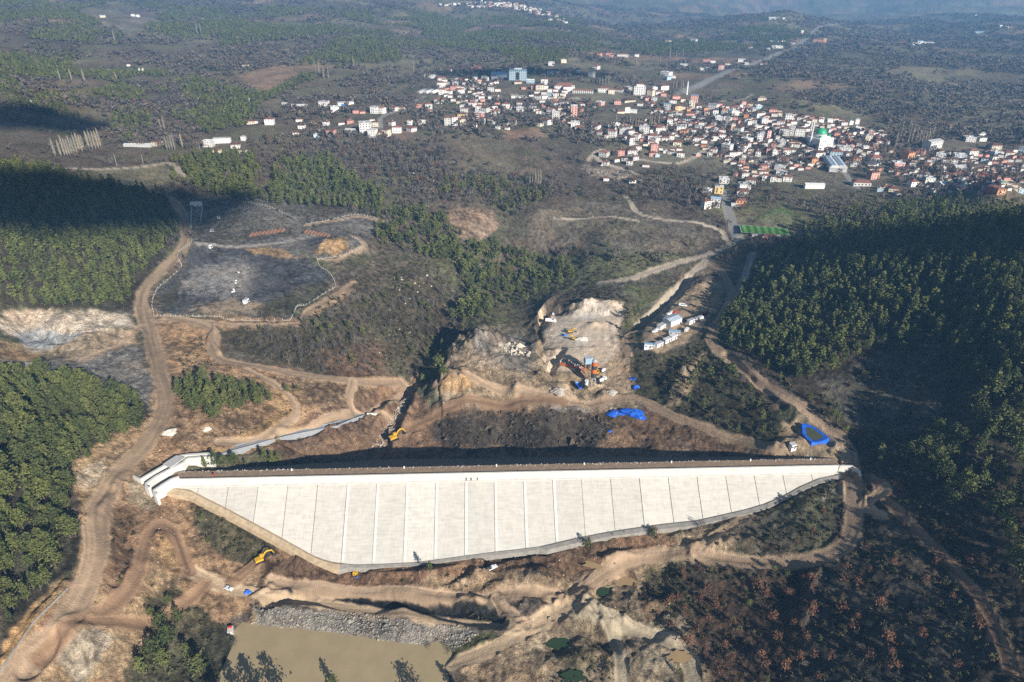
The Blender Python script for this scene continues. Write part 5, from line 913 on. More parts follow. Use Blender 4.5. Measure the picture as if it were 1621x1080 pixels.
HOUSES = """968,149,10,7,c,t;980,146,14,4,g,t;994,143,12,5,g,f;1031,152,10,9,c,t;1036,146,8,8,w,f;1044,151,11,6,w,t;901,166,7,6,w,t;919,171,13,6,w,t;919,177,10,5,p,t;933,168,9,5,w,t;940,170,7,6,w,f;950,167,12,5,p,f;977,166,11,6,p,t;996,162,19,3,c,d;1014,168,9,4,w,t;1020,157,9,5,w,t;1025,160,12,5,p,t;1031,167,10,5,w,t;1036,161,8,6,w,f;1034,169,10,4,c,t;976,177,8,4,w,t;982,180,13,2,c,t;993,179,8,9,w,t;1003,179,12,4,w,l;1042,182,13,8,w,t;1032,182,6,3,o,f;
911,203,14,9,w,f;918,196,10,6,p,t;918,209,14,7,c,t;944,205,12,6,w,t;949,214,9,5,g,t;968,205,9,7,w,t;976,205,9,9,w,f;964,209,8,4,w,t;970,218,12,10,w,t;960,219,5,5,w,t;937,213,6,4,g,f;988,203,8,6,w,t;995,206,11,6,w,t;987,213,11,8,w,f;988,221,9,5,w,t;998,216,10,9,w,t;1000,230,13,12,w,d;1008,222,11,9,w,t;1012,209,10,7,w,t;1020,215,15,14,w,f;1042,212,14,10,w,t;1034,224,14,9,w,t;1031,230,9,6,w,t;1035,240,11,12,p,t;1036,230,11,11,w,f;1033,248,12,6,p,t;1040,249,6,4,b,f;957,249,14,8,w,t;984,247,11,9,p,t;1001,247,16,9,w,d;1011,239,9,7,w,t;976,257,9,5,w,t;989,255,10,5,g,d;997,262,9,7,w,t;1006,254,9,6,w,t;1023,265,11,4,w,t;959,262,10,6,w,t;960,287,8,5,w,t;1001,290,11,5,w,t;1010,286,9,4,w,d;
1045,150,10,6,w,f;1051,153,9,5,p,t;1056,177,11,13,g,u;1072,176,12,8,y,d;1081,174,9,5,c,t;1044,182,10,7,w,t;1066,164,11,5,w,t;1081,162,8,5,c,t;1130,176,14,10,w,f;1117,177,6,6,o,t;1107,172,9,4,w,t;1103,178,8,5,w,f;1090,178,7,5,o,t;1093,183,15,3,p,t;1068,182,9,6,w,t;1120,183,8,6,c,t;1132,181,9,6,w,t;1132,188,10,5,g,f;1146,179,8,7,o,t;1147,185,9,7,w,f;1163,177,14,7,w,t;1162,184,13,8,w,f;1174,171,6,5,w,f;1182,174,9,6,g,t;1187,177,10,5,w,t;1182,187,7,6,o,t;1185,198,6,10,w,d;1060,199,9,10,w,t;1078,209,14,9,w,f;1079,198,12,6,w,t;1088,193,10,5,b,d;1097,190,7,5,w,f;1111,194,11,5,w,l;1096,202,11,6,w,t;1106,206,9,6,w,f;1111,199,9,5,w,t;1103,197,8,4,p,t;1129,199,9,5,w,t;1137,193,12,8,g,f;1153,197,9,10,w,f;1163,195,8,9,p,d;1150,203,9,5,w,f;1159,211,7,12,o,f;1170,213,12,11,w,d;1044,209,9,9,w,t;1051,210,8,6,w,f;1083,213,11,6,o,t;1103,212,14,6,w,d;1120,210,9,6,w,l;1132,211,9,7,w,f;1143,212,11,6,w,t;1117,220,8,7,g,t;1107,225,15,7,w,t;1063,221,9,6,w,t;1054,224,12,6,w,t;1073,232,13,7,c,t;1130,223,10,7,w,t;1141,222,12,9,w,t;1151,228,9,8,w,t;1183,229,16,9,w,f;1170,222,10,5,w,t;1176,241,14,10,w,d;1152,240,15,10,w,f;1114,234,8,5,o,t;1118,238,9,4,w,t;1076,240,9,5,w,t;1065,241,7,5,w,t;
1078,249,12,7,w,t;1063,245,10,5,w,t;1054,243,8,4,w,f;1131,242,9,6,w,t;1124,248,8,7,w,t;1105,248,4,4,p,f;1147,247,12,5,w,d;1160,250,13,9,w,d;1175,260,9,8,p,f;1165,279,7,5,p,t;1178,281,13,7,w,d;1181,268,9,5,p,d;1147,291,16,8,w,f;1120,309,11,9,w,f;1133,329,15,15,w,u;1118,331,13,13,w,t;1179,300,18,8,w,f;1177,311,18,8,w,t;1163,328,9,5,w,l;1105,302,7,3,w,t;1186,291,12,6,w,t;
1207,159,13,4,c,n;1201,173,10,6,b,f;1182,174,8,5,w,t;1193,177,9,5,w,f;1201,187,15,8,w,d;1224,178,12,5,p,t;1227,185,9,5,w,t;1234,185,8,6,c,t;1237,199,11,7,w,t;1269,191,10,5,w,t;1280,187,9,4,w,t;1286,189,7,4,p,t;1300,194,8,6,w,t;1314,194,9,5,w,l;1210,196,10,8,w,f;1194,197,8,7,w,t;1186,199,7,7,w,d;1193,209,9,7,c,t;1198,206,8,7,w,f;1207,204,12,6,w,d;1214,205,7,5,w,t;1216,219,6,12,p,d;1209,218,9,11,g,d;1203,226,9,13,w,f;1186,219,13,7,w,d;1183,234,10,7,w,t;1218,228,6,8,w,d;1225,236,7,9,p,d;1209,235,12,8,w,d;1238,233,13,9,w,f;1231,213,10,12,g,t;1242,215,15,11,w,d;1253,215,8,14,w,f;1267,216,15,12,w,d;
1189,242,9,6,c,d;1209,242,9,6,w,t;1200,248,8,8,w,t;1218,245,9,10,p,d;1226,247,7,9,w,f;1233,247,9,6,w,t;1244,248,12,10,w,t;1281,246,9,9,w,t;1296,251,17,9,w,d;1281,258,9,8,r,t;1288,261,11,10,o,t;1236,255,16,5,w,t;1251,262,7,4,c,f;1268,262,5,4,c,f;1280,268,7,3,p,t;1209,269,14,7,p,t;1209,276,14,4,w,t;1222,266,11,4,w,l;1236,269,15,5,w,f;1239,278,15,6,w,l;1248,288,13,8,w,t;1223,288,9,8,w,t;1213,286,11,8,w,t;1233,288,9,6,w,d;1197,283,10,6,w,t;1189,292,18,7,w,t;
1323,193,9,5,c,t;1336,199,10,5,w,t;1318,200,7,4,w,t;1347,198,7,6,w,f;1357,197,6,8,w,f;1356,209,8,8,w,f;1365,206,8,5,w,t;1321,206,6,4,p,t;1328,204,6,4,w,t;1346,208,8,4,c,d;1363,213,7,5,w,t;1352,214,6,5,w,d;1325,217,9,6,p,t;1326,222,9,5,w,t;1348,219,9,4,w,t;1361,222,10,5,p,t;1345,228,8,7,o,t;1353,230,8,6,p,t;1360,232,6,5,w,t;1373,226,12,11,c,f;1379,215,8,7,p,f;1386,215,7,5,w,t;1395,211,7,5,w,t;1396,218,7,6,w,t;1404,218,7,6,w,t;1390,220,9,4,p,t;1370,238,9,6,w,l;1379,244,13,5,w,d;1359,246,5,8,g,f;1339,244,20,10,w,f;1325,234,15,6,w,f;1340,252,11,9,w,d;1324,251,18,11,b,t;1353,258,18,7,o,d;1355,264,14,5,w,f;1388,259,21,9,w,t;1383,263,16,3,w,u;1382,272,15,5,c,d;1383,284,15,11,p,d;1394,271,9,5,p,d;1411,242,8,4,c,t;1423,267,16,9,p,f;1413,268,8,5,w,d;1444,264,11,6,w,d;1403,301,11,6,c,t;1416,304,14,6,c,t;1423,308,10,4,w,t;1394,304,6,5,b,f;1447,296,13,9,w,t;
1537,225,15,7,w,f;1553,217,13,5,w,l;1555,224,12,5,w,f;1500,203,17,5,c,t;1576,238,17,8,c,t;1578,247,14,6,b,f;1540,248,14,9,w,t;1522,253,17,7,b,f;1559,259,10,8,b,d;1574,257,9,9,w,d;1595,250,8,8,w,t;1618,242,8,8,b,f;1459,245,12,7,p,t;1493,244,12,5,c,d;1491,253,14,8,w,f;1480,256,9,7,w,d;1470,253,9,5,c,d;1458,254,9,5,g,d;1466,265,12,6,o,t;1477,262,8,4,w,l;1484,272,10,6,w,t;1495,269,9,5,w,f;1510,259,14,7,w,d;1545,269,18,6,w,d;1598,269,14,8,w,t;1607,271,9,6,w,t;1521,271,17,7,w,l;1460,286,13,11,w,d;1472,292,14,11,w,f;1501,282,12,7,w,t;1514,287,9,8,w,d;1526,293,13,10,b,f;1519,278,14,5,o,t;1534,287,8,8,g,t;1558,286,11,12,r,t;1575,288,10,6,w,t;1591,293,11,5,c,e;1594,287,8,6,p,d;1501,294,22,4,w,l;1509,306,13,7,w,d;1524,300,15,6,w,f;1546,300,11,6,p,t;1558,306,12,5,p,t;1574,303,13,9,r,t;1584,308,14,9,o,t;1616,306,13,8,b,f;1494,310,10,5,w,t;1482,307,9,4,w,f;1606,297,9,4,c,t;
512,169,14,8,w,f;529,178,13,9,w,f;548,173,9,4,w,t;563,180,9,5,p,t;573,180,9,3,p,t;593,180,12,10,w,f;604,180,11,9,w,t;623,176,11,6,w,t;636,174,11,4,c,t;664,171,10,6,p,t;678,173,11,8,w,t;679,181,11,5,w,t;516,199,9,6,w,t;553,196,11,5,p,t;593,201,11,7,c,t;589,194,8,5,w,t;590,218,13,12,w,f;601,217,9,7,c,t;611,216,12,10,c,d;620,199,10,6,w,t;628,211,14,9,w,t;651,209,13,6,w,t;649,198,8,7,w,t;668,197,11,5,w,l;524,217,13,11,p,t;554,211,15,5,w,l;540,198,10,2,w,t;473,193,10,4,w,t;477,204,10,5,w,t;497,197,8,4,w,t;468,214,10,4,w,t;500,218,9,5,b,f;
694,122,9,6,w,d;680,124,16,3,w,l;699,128,13,4,w,t;698,139,13,8,w,t;720,130,9,6,w,d;721,136,9,5,g,f;738,130,7,5,w,d;730,128,6,4,r,t;753,123,6,5,b,f;752,127,7,4,w,f;766,125,9,5,g,d;771,128,5,5,w,f;791,128,8,4,w,d;755,112,13,5,p,t;711,113,9,3,w,t;700,150,11,8,w,t;711,149,9,5,w,t;718,143,9,6,p,t;728,149,12,7,w,t;746,147,11,3,c,t;759,149,9,4,w,d;777,145,10,7,w,d;760,143,8,4,w,d;695,164,15,6,w,t;748,173,11,10,w,t;731,171,6,4,w,f;735,180,11,8,w,t;757,176,9,8,w,t;768,183,11,12,w,t;759,191,13,12,p,f;732,191,14,10,y,d;709,199,10,12,w,t;719,199,10,13,w,t;730,199,11,10,c,t;750,202,9,6,w,d;763,196,9,8,w,t;778,197,11,8,w,t;784,183,13,7,w,t;801,174,12,9,w,t;811,174,9,5,w,t;824,170,12,8,w,t;824,177,11,6,w,f;809,198,16,6,w,t;788,205,7,4,w,f;803,206,7,4,w,t;826,87,7,4,p,t;873,105,10,6,w,f;892,100,9,5,c,f;901,115,10,7,o,f;915,115,8,5,w,t;937,122,9,9,w,f;840,132,12,5,b,l;862,134,10,8,w,t;855,143,14,8,c,d;879,147,8,5,w,t;862,151,9,5,w,t;870,155,8,7,b,f;880,156,9,8,w,t;876,164,9,6,o,t;873,158,9,4,w,t;882,169,10,6,w,t;894,167,10,5,w,t;900,168,7,6,w,f;851,158,11,6,g,d;843,169,10,6,w,t;843,174,11,4,w,f;861,170,6,6,p,t;872,181,11,8,w,t;880,191,11,13,w,f;867,198,11,8,w,t;853,200,12,5,w,e;820,133,12,3,c,t;829,142,7,4,p,t;
948,89,9,4,p,t;964,88,9,4,p,t;968,91,6,4,p,t;986,90,18,4,w,t;1008,90,7,3,w,l;1058,70,10,5,w,t;1081,68,11,3,y,l;1092,67,5,4,w,f;1099,69,9,6,w,f;1083,107,12,4,w,l;1056,121,15,6,w,f;1058,127,8,5,b,u;1066,124,9,3,w,f;944,110,10,5,w,t;1051,143,14,7,w,t;1115,112,16,4,w,l;1141,111,10,8,p,t;1152,108,8,7,w,t;1176,98,13,3,w,l;1180,103,11,3,g,f;1119,98,9,4,p,t;1129,100,8,4,w,t;1208,105,12,4,w,t;1186,79,9,4,c,t;1230,79,18,6,w,f;1217,82,6,5,w,f;1226,70,14,4,w,l;1239,70,7,5,w,t;1295,67,14,4,p,t;1306,67,5,5,o,f;1269,55,5,6,c,f;1255,71,7,2,w,l;1227,31,22,3,g,l;1240,31,5,3,w,f;1431,71,7,4,p,t;1447,72,7,4,w,f;1456,70,12,4,w,u;1471,72,14,4,w,l;1557,51,26,2,b,u;1546,27,5,3,c,f;1584,43,5,3,w,f;1594,45,5,3,w,f;
248,232,14,7,c,t;329,233,16,9,w,f;372,235,14,6,w,t;343,243,11,5,c,t;385,223,5,6,w,f;397,197,13,5,c,t;426,198,14,9,w,t;210,26,5,3,w,f;218,27,5,3,w,f;162,28,8,3,c,l;322,33,4,3,w,f;350,34,8,3,w,l;203,105,5,3,w,t;223,112,8,3,w,l;388,107,8,4,w,t;312,158,6,4,w,t;392,160,5,4,w,t;46,163,9,3,w,l;450,166,8,3,w,l;473,170,24,4,w,l;403,196,9,4,w,t"""
HL = []  # a grey block stands for the shaded side of its pink neighbour
for row in HOUSES.replace('\n', '').split(';'):
    a = row.split(','); 
    if len(a) == 6: HL.append((float(a[0]), float(a[1]), float(a[2]), float(a[3]), a[4], a[5]))
def roof_mesh(b, W_, D_, z, kind, ov=.32):
    w, d = W_/2 + ov, D_/2 + ov
    if kind in 'tden' :
        rh = min(W_, D_)*.2; th = .18
        vs = [(-w,-d,z),(w,-d,z),(w,d,z),(-w,d,z),(-w,-d,z+th),(w,-d,z+th),(w,d,z+th),(-w,d,z+th)]
        if W_ >= D_: k = W_/2 - D_/2*.8; vs += [(-k,0,z+th+rh),(k,0,z+th+rh)]; fs = [(4,5,9,8),(5,6,9),(6,7,8,9),(7,4,8)]
        else: k = D_/2 - W_/2*.8; vs += [(0,-k,z+th+rh),(0,k,z+th+rh)]; fs = [(4,5,8),(5,6,9,8),(6,7,9),(7,4,8,9)]
        b.add(vs, fs + [(3,2,1,0),(0,1,5,4),(1,2,6,5),(2,3,7,6),(3,0,4,7)])
    elif kind in 'lu':
        rh = min(W_, D_)*.14
        if W_ >= D_: b.add([(-w,-d,z),(w,-d,z),(w,d,z),(-w,d,z),(-w,0,z+rh),(w,0,z+rh),(-w,-d,z+.15),(w,-d,z+.15),(w,d,z+.15),(-w,d,z+.15),(-w,0,z+rh+.15),(w,0,z+rh+.15)], [(6,7,11,10),(8,9,10,11),(0,3,2,1),(0,1,7,6),(2,3,9,8),(1,2,8,11,7),(3,0,6,10,9)])
        else: b.add([(-w,-d,z),(w,-d,z),(w,d,z),(-w,d,z),(0,-d,z+rh),(0,d,z+rh),(-w,-d,z+.15),(w,-d,z+.15),(w,d,z+.15),(-w,d,z+.15),(0,-d,z+rh+.15),(0,d,z+rh+.15)], [(7,8,11,10),(9,6,10,11),(0,3,2,1),(1,2,8,7),(3,0,6,9),(0,1,7,10,6),(2,3,9,11,8)])
    else:
        w, d = W_/2 + .25, D_/2 + .25; b.box(-w, w, -d, d, z, z+.22); b.box(-w*.3, w*.15, -d*.1, d*.5, z+.22, z+1.6)
        for (x0, x1, y0, y1) in ((-w, w, -d, -d+.2), (-w, w, d-.2, d), (-w, -w+.2, -d+.2, d-.2), (w-.2, w, -d+.2, d-.2)): b.box(x0, x1, y0, y1, z+.22, z+.75)
def win_faces(b, W_, D_, H_, dens=3.1):
    n = max(1, int(round(H_/3.05))); b.mi = 1
    for side in range(4):
        L = W_ if side in (0, 2) else D_; k = max(1, int(L/dens))
        for f in range(n):
            zc = (f + .55)*H_/n
            for i in range(k):
                t = -L/2 + (i+.5)*L/k; a, q = .55, .65; e = .025
                if side == 0: P = [(t-a,-D_/2-e),(t+a,-D_/2-e)]
                elif side == 1: P = [(W_/2+e,t-a),(W_/2+e,t+a)]
                elif side == 2: P = [(t+a,D_/2+e),(t-a,D_/2+e)]
                else: P = [(-W_/2-e,t+a),(-W_/2-e,t-a)]
                b.add([(*P[0],zc-q),(*P[1],zc-q),(*P[1],zc+q),(*P[0],zc+q)], [(0,1,2,3)])
    b.mi = 0
LMK = [(1304,215,'the green domed mosque'),(820,118,'the blue and white hospital'),(895,135,'the red roofed school'),(1013,143,'the broad white office block'),(1249,190,'the tall white tower block'),(1316,263,'the twin vaulted halls'),(1210,364,'the football pitch'),(1477,230,'the big white hillside block'),(577,203,'the white apartment block'),(909,178,'the striped orange tower'),(1138,303,'the yellow corner block'),(1396,226,'the long hip roofed government house'),(1365,292,'the hip roofed villa'),(1437,250,'the peach gabled block'),(1070,155,'the flat pink hall'),(1270,228,'the long market row'),(543,166,'the blue and white hangar'),(690,145,'the plastic greenhouses'),(734,190,'the yellow house'),(350,222,'the white farm hangar'),(1087,140,'the lone slim minaret'),(1290,296,'the long white depot'),(985,258,'the winding white lane'),(1558,280,'the bright red block'),(1135,118,'the highway into town'),(1240,75,'the highway bend'),(1456,70,'the far works sheds'),(986,88,'the far hamlet'),(160,60,'the far left fields')]
LMK_USED = {}
hs = []
pix = np.array([(h[0], h[1]) for h in HL]); g3 = ats(pix)
items = []
for (u, v, w, h, wc, rc), p in zip(HL, g3):
    d = float(proj(p[0], p[1], p[2])[2]); Wm = max(6.0, w*d/F*.98); Hm = max(3.0, h*.98*d/F); items.append((w*h, u, v, Wm, Hm, wc, rc, p, d))
items.sort(key=lambda t: -t[0])
nh = 0; leftover = []; apt = 0
EXCL = [(1,1)]
def landmark(u, v):
    j = min(range(len(LMK)), key=lambda i: (LMK[i][0]-u)**2 + (2.2*(LMK[i][1]-v))**2); dx, dy = u - LMK[j][0], 2.2*(v - LMK[j][1])
    return (('right of ' if dx > 0 else 'left of ') if abs(dx) > abs(dy) else ('before ' if dy > 0 else 'behind ')) + LMK[j][2], math.hypot(dx, dy)
ORD = ['', 'second ', 'third ', 'fourth ', 'fifth ', 'sixth ', 'seventh ', 'eighth ', 'ninth ', 'tenth ', 'eleventh ', 'twelfth ', 'thirteenth ', 'fourteenth ', 'fifteenth ', 'sixteenth ', 'seventeenth ', 'eighteenth ', 'nineteenth ', 'twentieth ']
pend = []
for (a, u, v, Wm, Hm, wc, rc, p, d) in items:
    big = Hm > 10
    if not big and nh >= 292: leftover.append((Wm, Hm, wc, rc, p)); continue
    nh += (not big); st = int(round(Hm/3.05)); D_ = Wm*random.uniform(.7, 1.0) if Wm < 20 else Wm*random.uniform(.35, .5)
    rz = max(-.75, min(.75, random.gauss(-.18, .3))); zz = float(zg(np.array([p[0]-Wm*.4, p[0]+Wm*.4, p[0], p[0]]), np.array([p[1], p[1], p[1]+D_, p[1]])).min())
    y = p[1] + D_*.45
    e = empty('apartment_block' if big else 'house', (p[0], y, zz), rz); b = MB(); b.box(-Wm/2, Wm/2, -D_/2, D_/2, -2.5, Hm); win_faces(b, Wm, D_, Hm); b.build('wall', [M['wall_'+wc], M['window']], e)
    b = MB(); roof_mesh(b, Wm, D_, Hm, rc); b.build('roof', M['roof_'+rc], e)
    if rc in 'td' and random.random() < .6: MB().box(-.35, .35, -.3, .3, 0, 1.5).build('chimney', M['wall_w'], e, (Wm*random.uniform(-.25, .25), D_*.12, Hm + .6))
    if Hm > 5.2 and random.random() < .45:
        k = Wm*random.uniform(.3, .45); zb = Hm/max(st, 1)
        for f in range(1, max(2, st)): MB().box(-k/2, k/2, -D_/2-1.3, -D_/2-.02, zb*f-.1, zb*f+.9).build('balcony', M['wall_w'], e)
    where, dist = landmark(u, v); pend.append((e, (WN[wc], st, RN[rc], where), dist, big))
cnt = {}
for (e, key, dist, big) in sorted(pend, key=lambda t: t[2]):
    k = (key, big); n = cnt.get(k, 0); cnt[k] = n + 1
    sw_ = {1: 'one', 2: 'two', 3: 'three', 4: 'four', 5: 'five', 6: 'six'}.get(key[1], 'tall')
    e['label'] = (ORD[n] + 'nearest ' if n else '') + f"{key[0]} {sw_} storey {'block' if big else 'house'}, {key[2]}, {key[3]}".replace('the ', '', 1)
    e['category'] = 'apartment block' if big else 'house'; e['group'] = 'apartment blocks of the town' if big else 'houses of the town'
    if n == 0 : e['label'] = e['label'][0] + e['label'][1:]
# the smallest far houses and the distant hill village
vil = []
rv = random.Random(3)
for k in range(150):
    t = rv.random(); u = 735 + 165*t**.8; v = 10 + 26*max(0, (t-.35)/.65)**1.2 + rv.uniform(-4, 4)*(1.15 - .5*abs(t-.45)) 
    vil.append((u, v, rv.uniform(3.2, 5.5), rv.uniform(2.2, 3.4), rv.choice('wwwcwwp'), rv.choice('ttddf')))
vil += [(697, 9, 4, 3, 'w', 't'),(704, 9.5, 3, 2.4, 'w', 't'),(708, 9.5, 3, 2.6, 'w', 't'),(713, 9, 4.5, 3, 'w', 't'),(720, 8.5, 4.5, 3, 'w', 'f'),(727, 8, 4, 3.2, 'w', 't'),(762, 4, 3.5, 4.5, 'w', 'f'),(789, 4, 6, 2.5, 'w', 'l'),(871, 36, 6, 5, 'c', 'f'),(862, 35, 6, 3, 'w', 't'),(830, 18, 1.2, 9, 'w', 'f')]
DENSE = [[(1085,172),(1180,165),(1240,182),(1330,192),(1395,215),(1395,250),(1340,262),(1230,275),(1180,275),(1100,232),(1040,212),(1045,180)],[(1400,262),(1450,245),(1621,240),(1621,305),(1480,305),(1420,285)],[(985,200),(1050,190),(1060,240),(1000,235)],[(840,135),(900,150),(905,200),(840,180)],[(700,125),(790,125),(790,180),(750,185),(700,150)]]
cpts = np.array([(t[1], t[2]) for t in items]); rq = np.random.default_rng(44); NVIL = len(vil)
for P_ in DENSE:
    P_ = np.array(P_, float); k = int((P_[:, 0].max()-P_[:, 0].min())*(P_[:, 1].max()-P_[:, 1].min())/25); uu = rq.uniform(P_[:, 0].min(), P_[:, 0].max(), k); vv = rq.uniform(P_[:, 1].min(), P_[:, 1].max(), k); ok = inpoly(uu, vv, P_); got = []
    for (a, c) in zip(uu[ok], vv[ok]):
        if np.min((cpts[:, 0]-a)**2/64 + (cpts[:, 1]-c)**2/16) > 1 and all((a-x)**2/50 + (c-y)**2/14 > 1 for x, y in got) and math.hypot(a-1303, 2*(c-225)) > 26 and math.hypot(a-1318, 2*(c-264)) > 18: got.append((a, c))
    for (a, c) in got: vil.append((a, c, rq.uniform(6, 9.5), rq.uniform(3.2, 5.6), 'wwcwpgw'[rq.integers(0, 7)], 'ttddtn'[rq.integers(0, 6)]))
vp = ats([(a[0], a[1]) for a in vil]); rmk = road_mask(vp[:, 0], vp[:, 1])
for i, ((u, v, w, h, wc, rc), p) in enumerate(zip(vil, vp)):
    if i >= NVIL and rmk[i] > .1: continue
    d = float(proj(p[0], p[1], p[2])[2]); leftover.append((w*d/F, h*d/F, wc, rc, p))
keys = ['wall_'+k for k in WC] + ['roof_'+k for k in RC_]; b = MB(); hv = MB()
for (Wm, Hm, wc, rc, p) in leftover:
    D_ = Wm*rv.uniform(.6, .9); a = rv.uniform(-.5, .4); c, s = math.cos(a), math.sin(a); zz = float(zg(p[0], p[1])[0]) - .3; t = MB(); t.mi = keys.index('wall_'+wc); t.box(-Wm/2, Wm/2, -D_/2, D_/2, -3, Hm); t.mi = keys.index('roof_'+rc); roof_mesh(t, Wm, D_, Hm, rc)
    base = len(hv.v); hv.v += [(p[0]+x*c-y*s, p[1]+D_/2+x*s+y*c, zz+z) for (x, y, z) in t.v]; hv.f += [tuple(base+i for i in f) for f in t.f]; hv.m += t.m
tag(hv.build('distant_houses', [M[k] for k in keys]), 'small low houses packed between the others and in the far hill village', None, None, 'stuff')
print('houses', nh, len(pend), len(leftover))
# ------------------------------------------------------------------ buildings with a look of their own
def building(name, u, v, w, h, wc, rc, label, dep=.5, rz=-.15, cat=None, wins=True, dens=3.4, parts=None):
    p = at(u, v); d = float(proj(*p)[2]); Wm = w*d/F*.9; Hm = h*.86*d/F; D_ = Wm*dep; zz = float(zg(np.array([p[0]-Wm*.4, p[0]+Wm*.4, p[0]]), np.array([p[1], p[1], p[1]+D_])).min())
    e = empty(name, (p[0], p[1]+D_*.5, zz), rz, label, cat or 'building'); b = MB(); b.box(-Wm/2, Wm/2, -D_/2, D_/2, -3, Hm); b.build('wall', M['wall_'+wc], e)
    b = MB(); roof_mesh(b, Wm, D_, Hm, rc); b.build('roof', M['roof_'+rc], e)
    if wins:
        wm = MB().box(-.75, .75, -.05, .05, -.75, .75).build('window', M['window'], e); first = True; n = max(1, int(round(Hm/3.1)))
        for side in (0, 1):
            L = Wm if side == 0 else D_; k = max(1, min(14, int(L/dens)))
            for f in range(n):
                for i in range(k):
                    o = wm if first else bpy.data.objects.new('window', wm.data)
                    if not first: COL.objects.link(o); o.parent = e
                    first = False; t = -L/2 + (i+.5)*L/k; o.location = (t, -D_/2-.03, (f+.55)*Hm/n) if side == 0 else (Wm/2+.03, t, (f+.55)*Hm/n); o.rotation_euler = (0, 0, 0 if side == 0 else math.pi/2)
    return e, Wm, D_, Hm
e, a, b_, c = building('hospital', 820, 128, 30, 18, 'b', 'u', 'big blue and white hospital with a dark central stair window', .55, -.1, 'hospital'); MB().box(-a*.1, a*.1, -b_/2-.5, -b_/2-.1, c*.15, c*.85).build('stair_window', M['dk'], e); MB().box(-a*.22, a*.22, -b_*.2, b_*.3, c+.2, c+3.5).build('rooftop_block', M['wall_w'], e)
building('sports_hall', 791, 123, 28, 7, 'b', 'u', 'low blue roofed hall joined to the left of the hospital', .7, -.1, 'hall', False)
building('school', 876, 121, 21, 11, 'b', 'd', 'pale blue school block under a dark roof behind the red roofed school', .5, .0, 'school')
e, a, b_, c = building('school', 893, 142, 36, 8, 'w', 't', 'white school of several wings under wide red roofs', .5, .1, 'school'); b = MB(); b.box(-a*.1, a*.3, -b_*1.0, -b_*.52, -3, c*.9); b.build('wing', M['wall_w'], e); b = MB(); roof_mesh(b, a*.42, b_*.5, c*.9, 't'); b.build('wing_roof', M['roof_t'], e, (a*.1, -b_*.76, 0))
building('school', 923, 148, 36, 5.5, 'w', 't', 'long low white school wing with red roof right of the main school', .28, -.25, 'school')
building('school', 956, 147, 19, 8, 'w', 't', 'square white school hall with red roof beside pale poplars', .7, -.2, 'school')
e, a, b_, c = building('office_block', 1013, 151, 20, 15, 'w', 'f', 'broad white office block stepped on top above the upper houses', .7, -.15, 'office'); MB().box(-a*.3, a*.3, -b_*.3, b_*.4, c+.3, c+4).build('penthouse', M['wall_w'], e); b = MB(); roof_mesh(b, a*.66, b_*.75, c+4, 't'); b.build('penthouse_roof', M['roof_t'], e, (0, b_*.05, 0))
building('tower_block', 909, 185, 11, 19, 'p', 'f', 'tall orange and white striped tower block beside bare trees', .9, -.1, 'apartment block')
e, a, b_, c = building('hall', 1070, 159, 14, 8, 'p', 't', 'bright pink hall with a shallow roof left of the lone minaret', .7, .1, 'hall', False)
building('tower_block', 1099, 163, 13, 13, 'p', 'u', 'salmon striped block beside the lone slim minaret', .8, -.1, 'apartment block')
building('tower_block', 1095, 174, 10, 14, 'c', 'f', 'narrow cream tower block standing before the salmon striped block', .9, -.1, 'apartment block')
building('tower_block', 1249, 194, 13, 14, 'w', 'f', 'tall plain white tower block in the middle of town', .8, -.15, 'apartment block')
building('market_row', 1270, 231, 42, 6, 'c', 't', 'long market row under one red roof left of the mosque', .25, -.35, 'market')
building('government_house', 1396, 232, 25, 9, 'w', 't', 'long white government house with a red hip roof by poplars', .6, -.2, 'public building')
e, a, b_, c = building('gabled_block', 1438, 256, 18, 16, 'o', 't', 'peach coloured tall block with two red gabled roofs', .8, .5, 'apartment block')
building('villa', 1366, 295, 29, 7, 'w', 't', 'wide white villa with a red hip roof at the lower town edge', .6, -.15, 'villa')
e, a, b_, c = building('office_block', 1478, 237, 32, 15, 'w', 'l', 'big white block with banded side on the hillside at the right', .5, .45, 'office')
building('depot', 1290, 299, 33, 8, 'w', 'l', 'long white depot with a white metal roof below the town', .35, -.1, 'depot', False)
e, a, b_, c = building('apartment_block', 577, 210, 20, 18, 'w', 'f', 'plain white five storey apartment block by the curving lane', .8, .25, 'apartment block'); 
building('corner_block', 1138, 307, 15, 13, 'y', 'l', 'yellow block with white roof at the top of the entry road', .8, -.1, 'apartment block')
building('brick_block', 1173, 327, 18, 11, 'o', 't', 'orange brick block with two red roofs right of the entry road', .7, -.1, 'apartment block')
building('greenhouse_shed', 822, 156, 28, 2.6, 'w', 'l', 'long low white greenhouse shed in the upper town', .3, -.05, 'greenhouse', False)
e, a, b_, c = building('hangar', 546, 167, 28, 5, 'w', 'l', 'long white hangar with a blue front behind the flat white houses', .4, .35, 'hangar', False); MB().box(-a*.3, a*.15, -b_/2-.3, -b_/2-.02, -1, c*.8).build('front_panel', mat('blue_sheet', (.05, .22, .55), .5), e)
building('farm_hangar', 351, 227, 28, 9, 'w', 'l', 'white farm hangar on the plain left of the town', .35, .1, 'barn', False)
building('cattle_shed', 217, 233, 48, 4.5, 'g', 'l', 'very long low cattle shed with pale roof by the poplars', .25, .0, 'barn', False)
building('barn', 380, 248, 31, 6, 'g', 'n', 'open barn under a tan sheet roof beside the pine belt', .5, .25, 'barn', False)
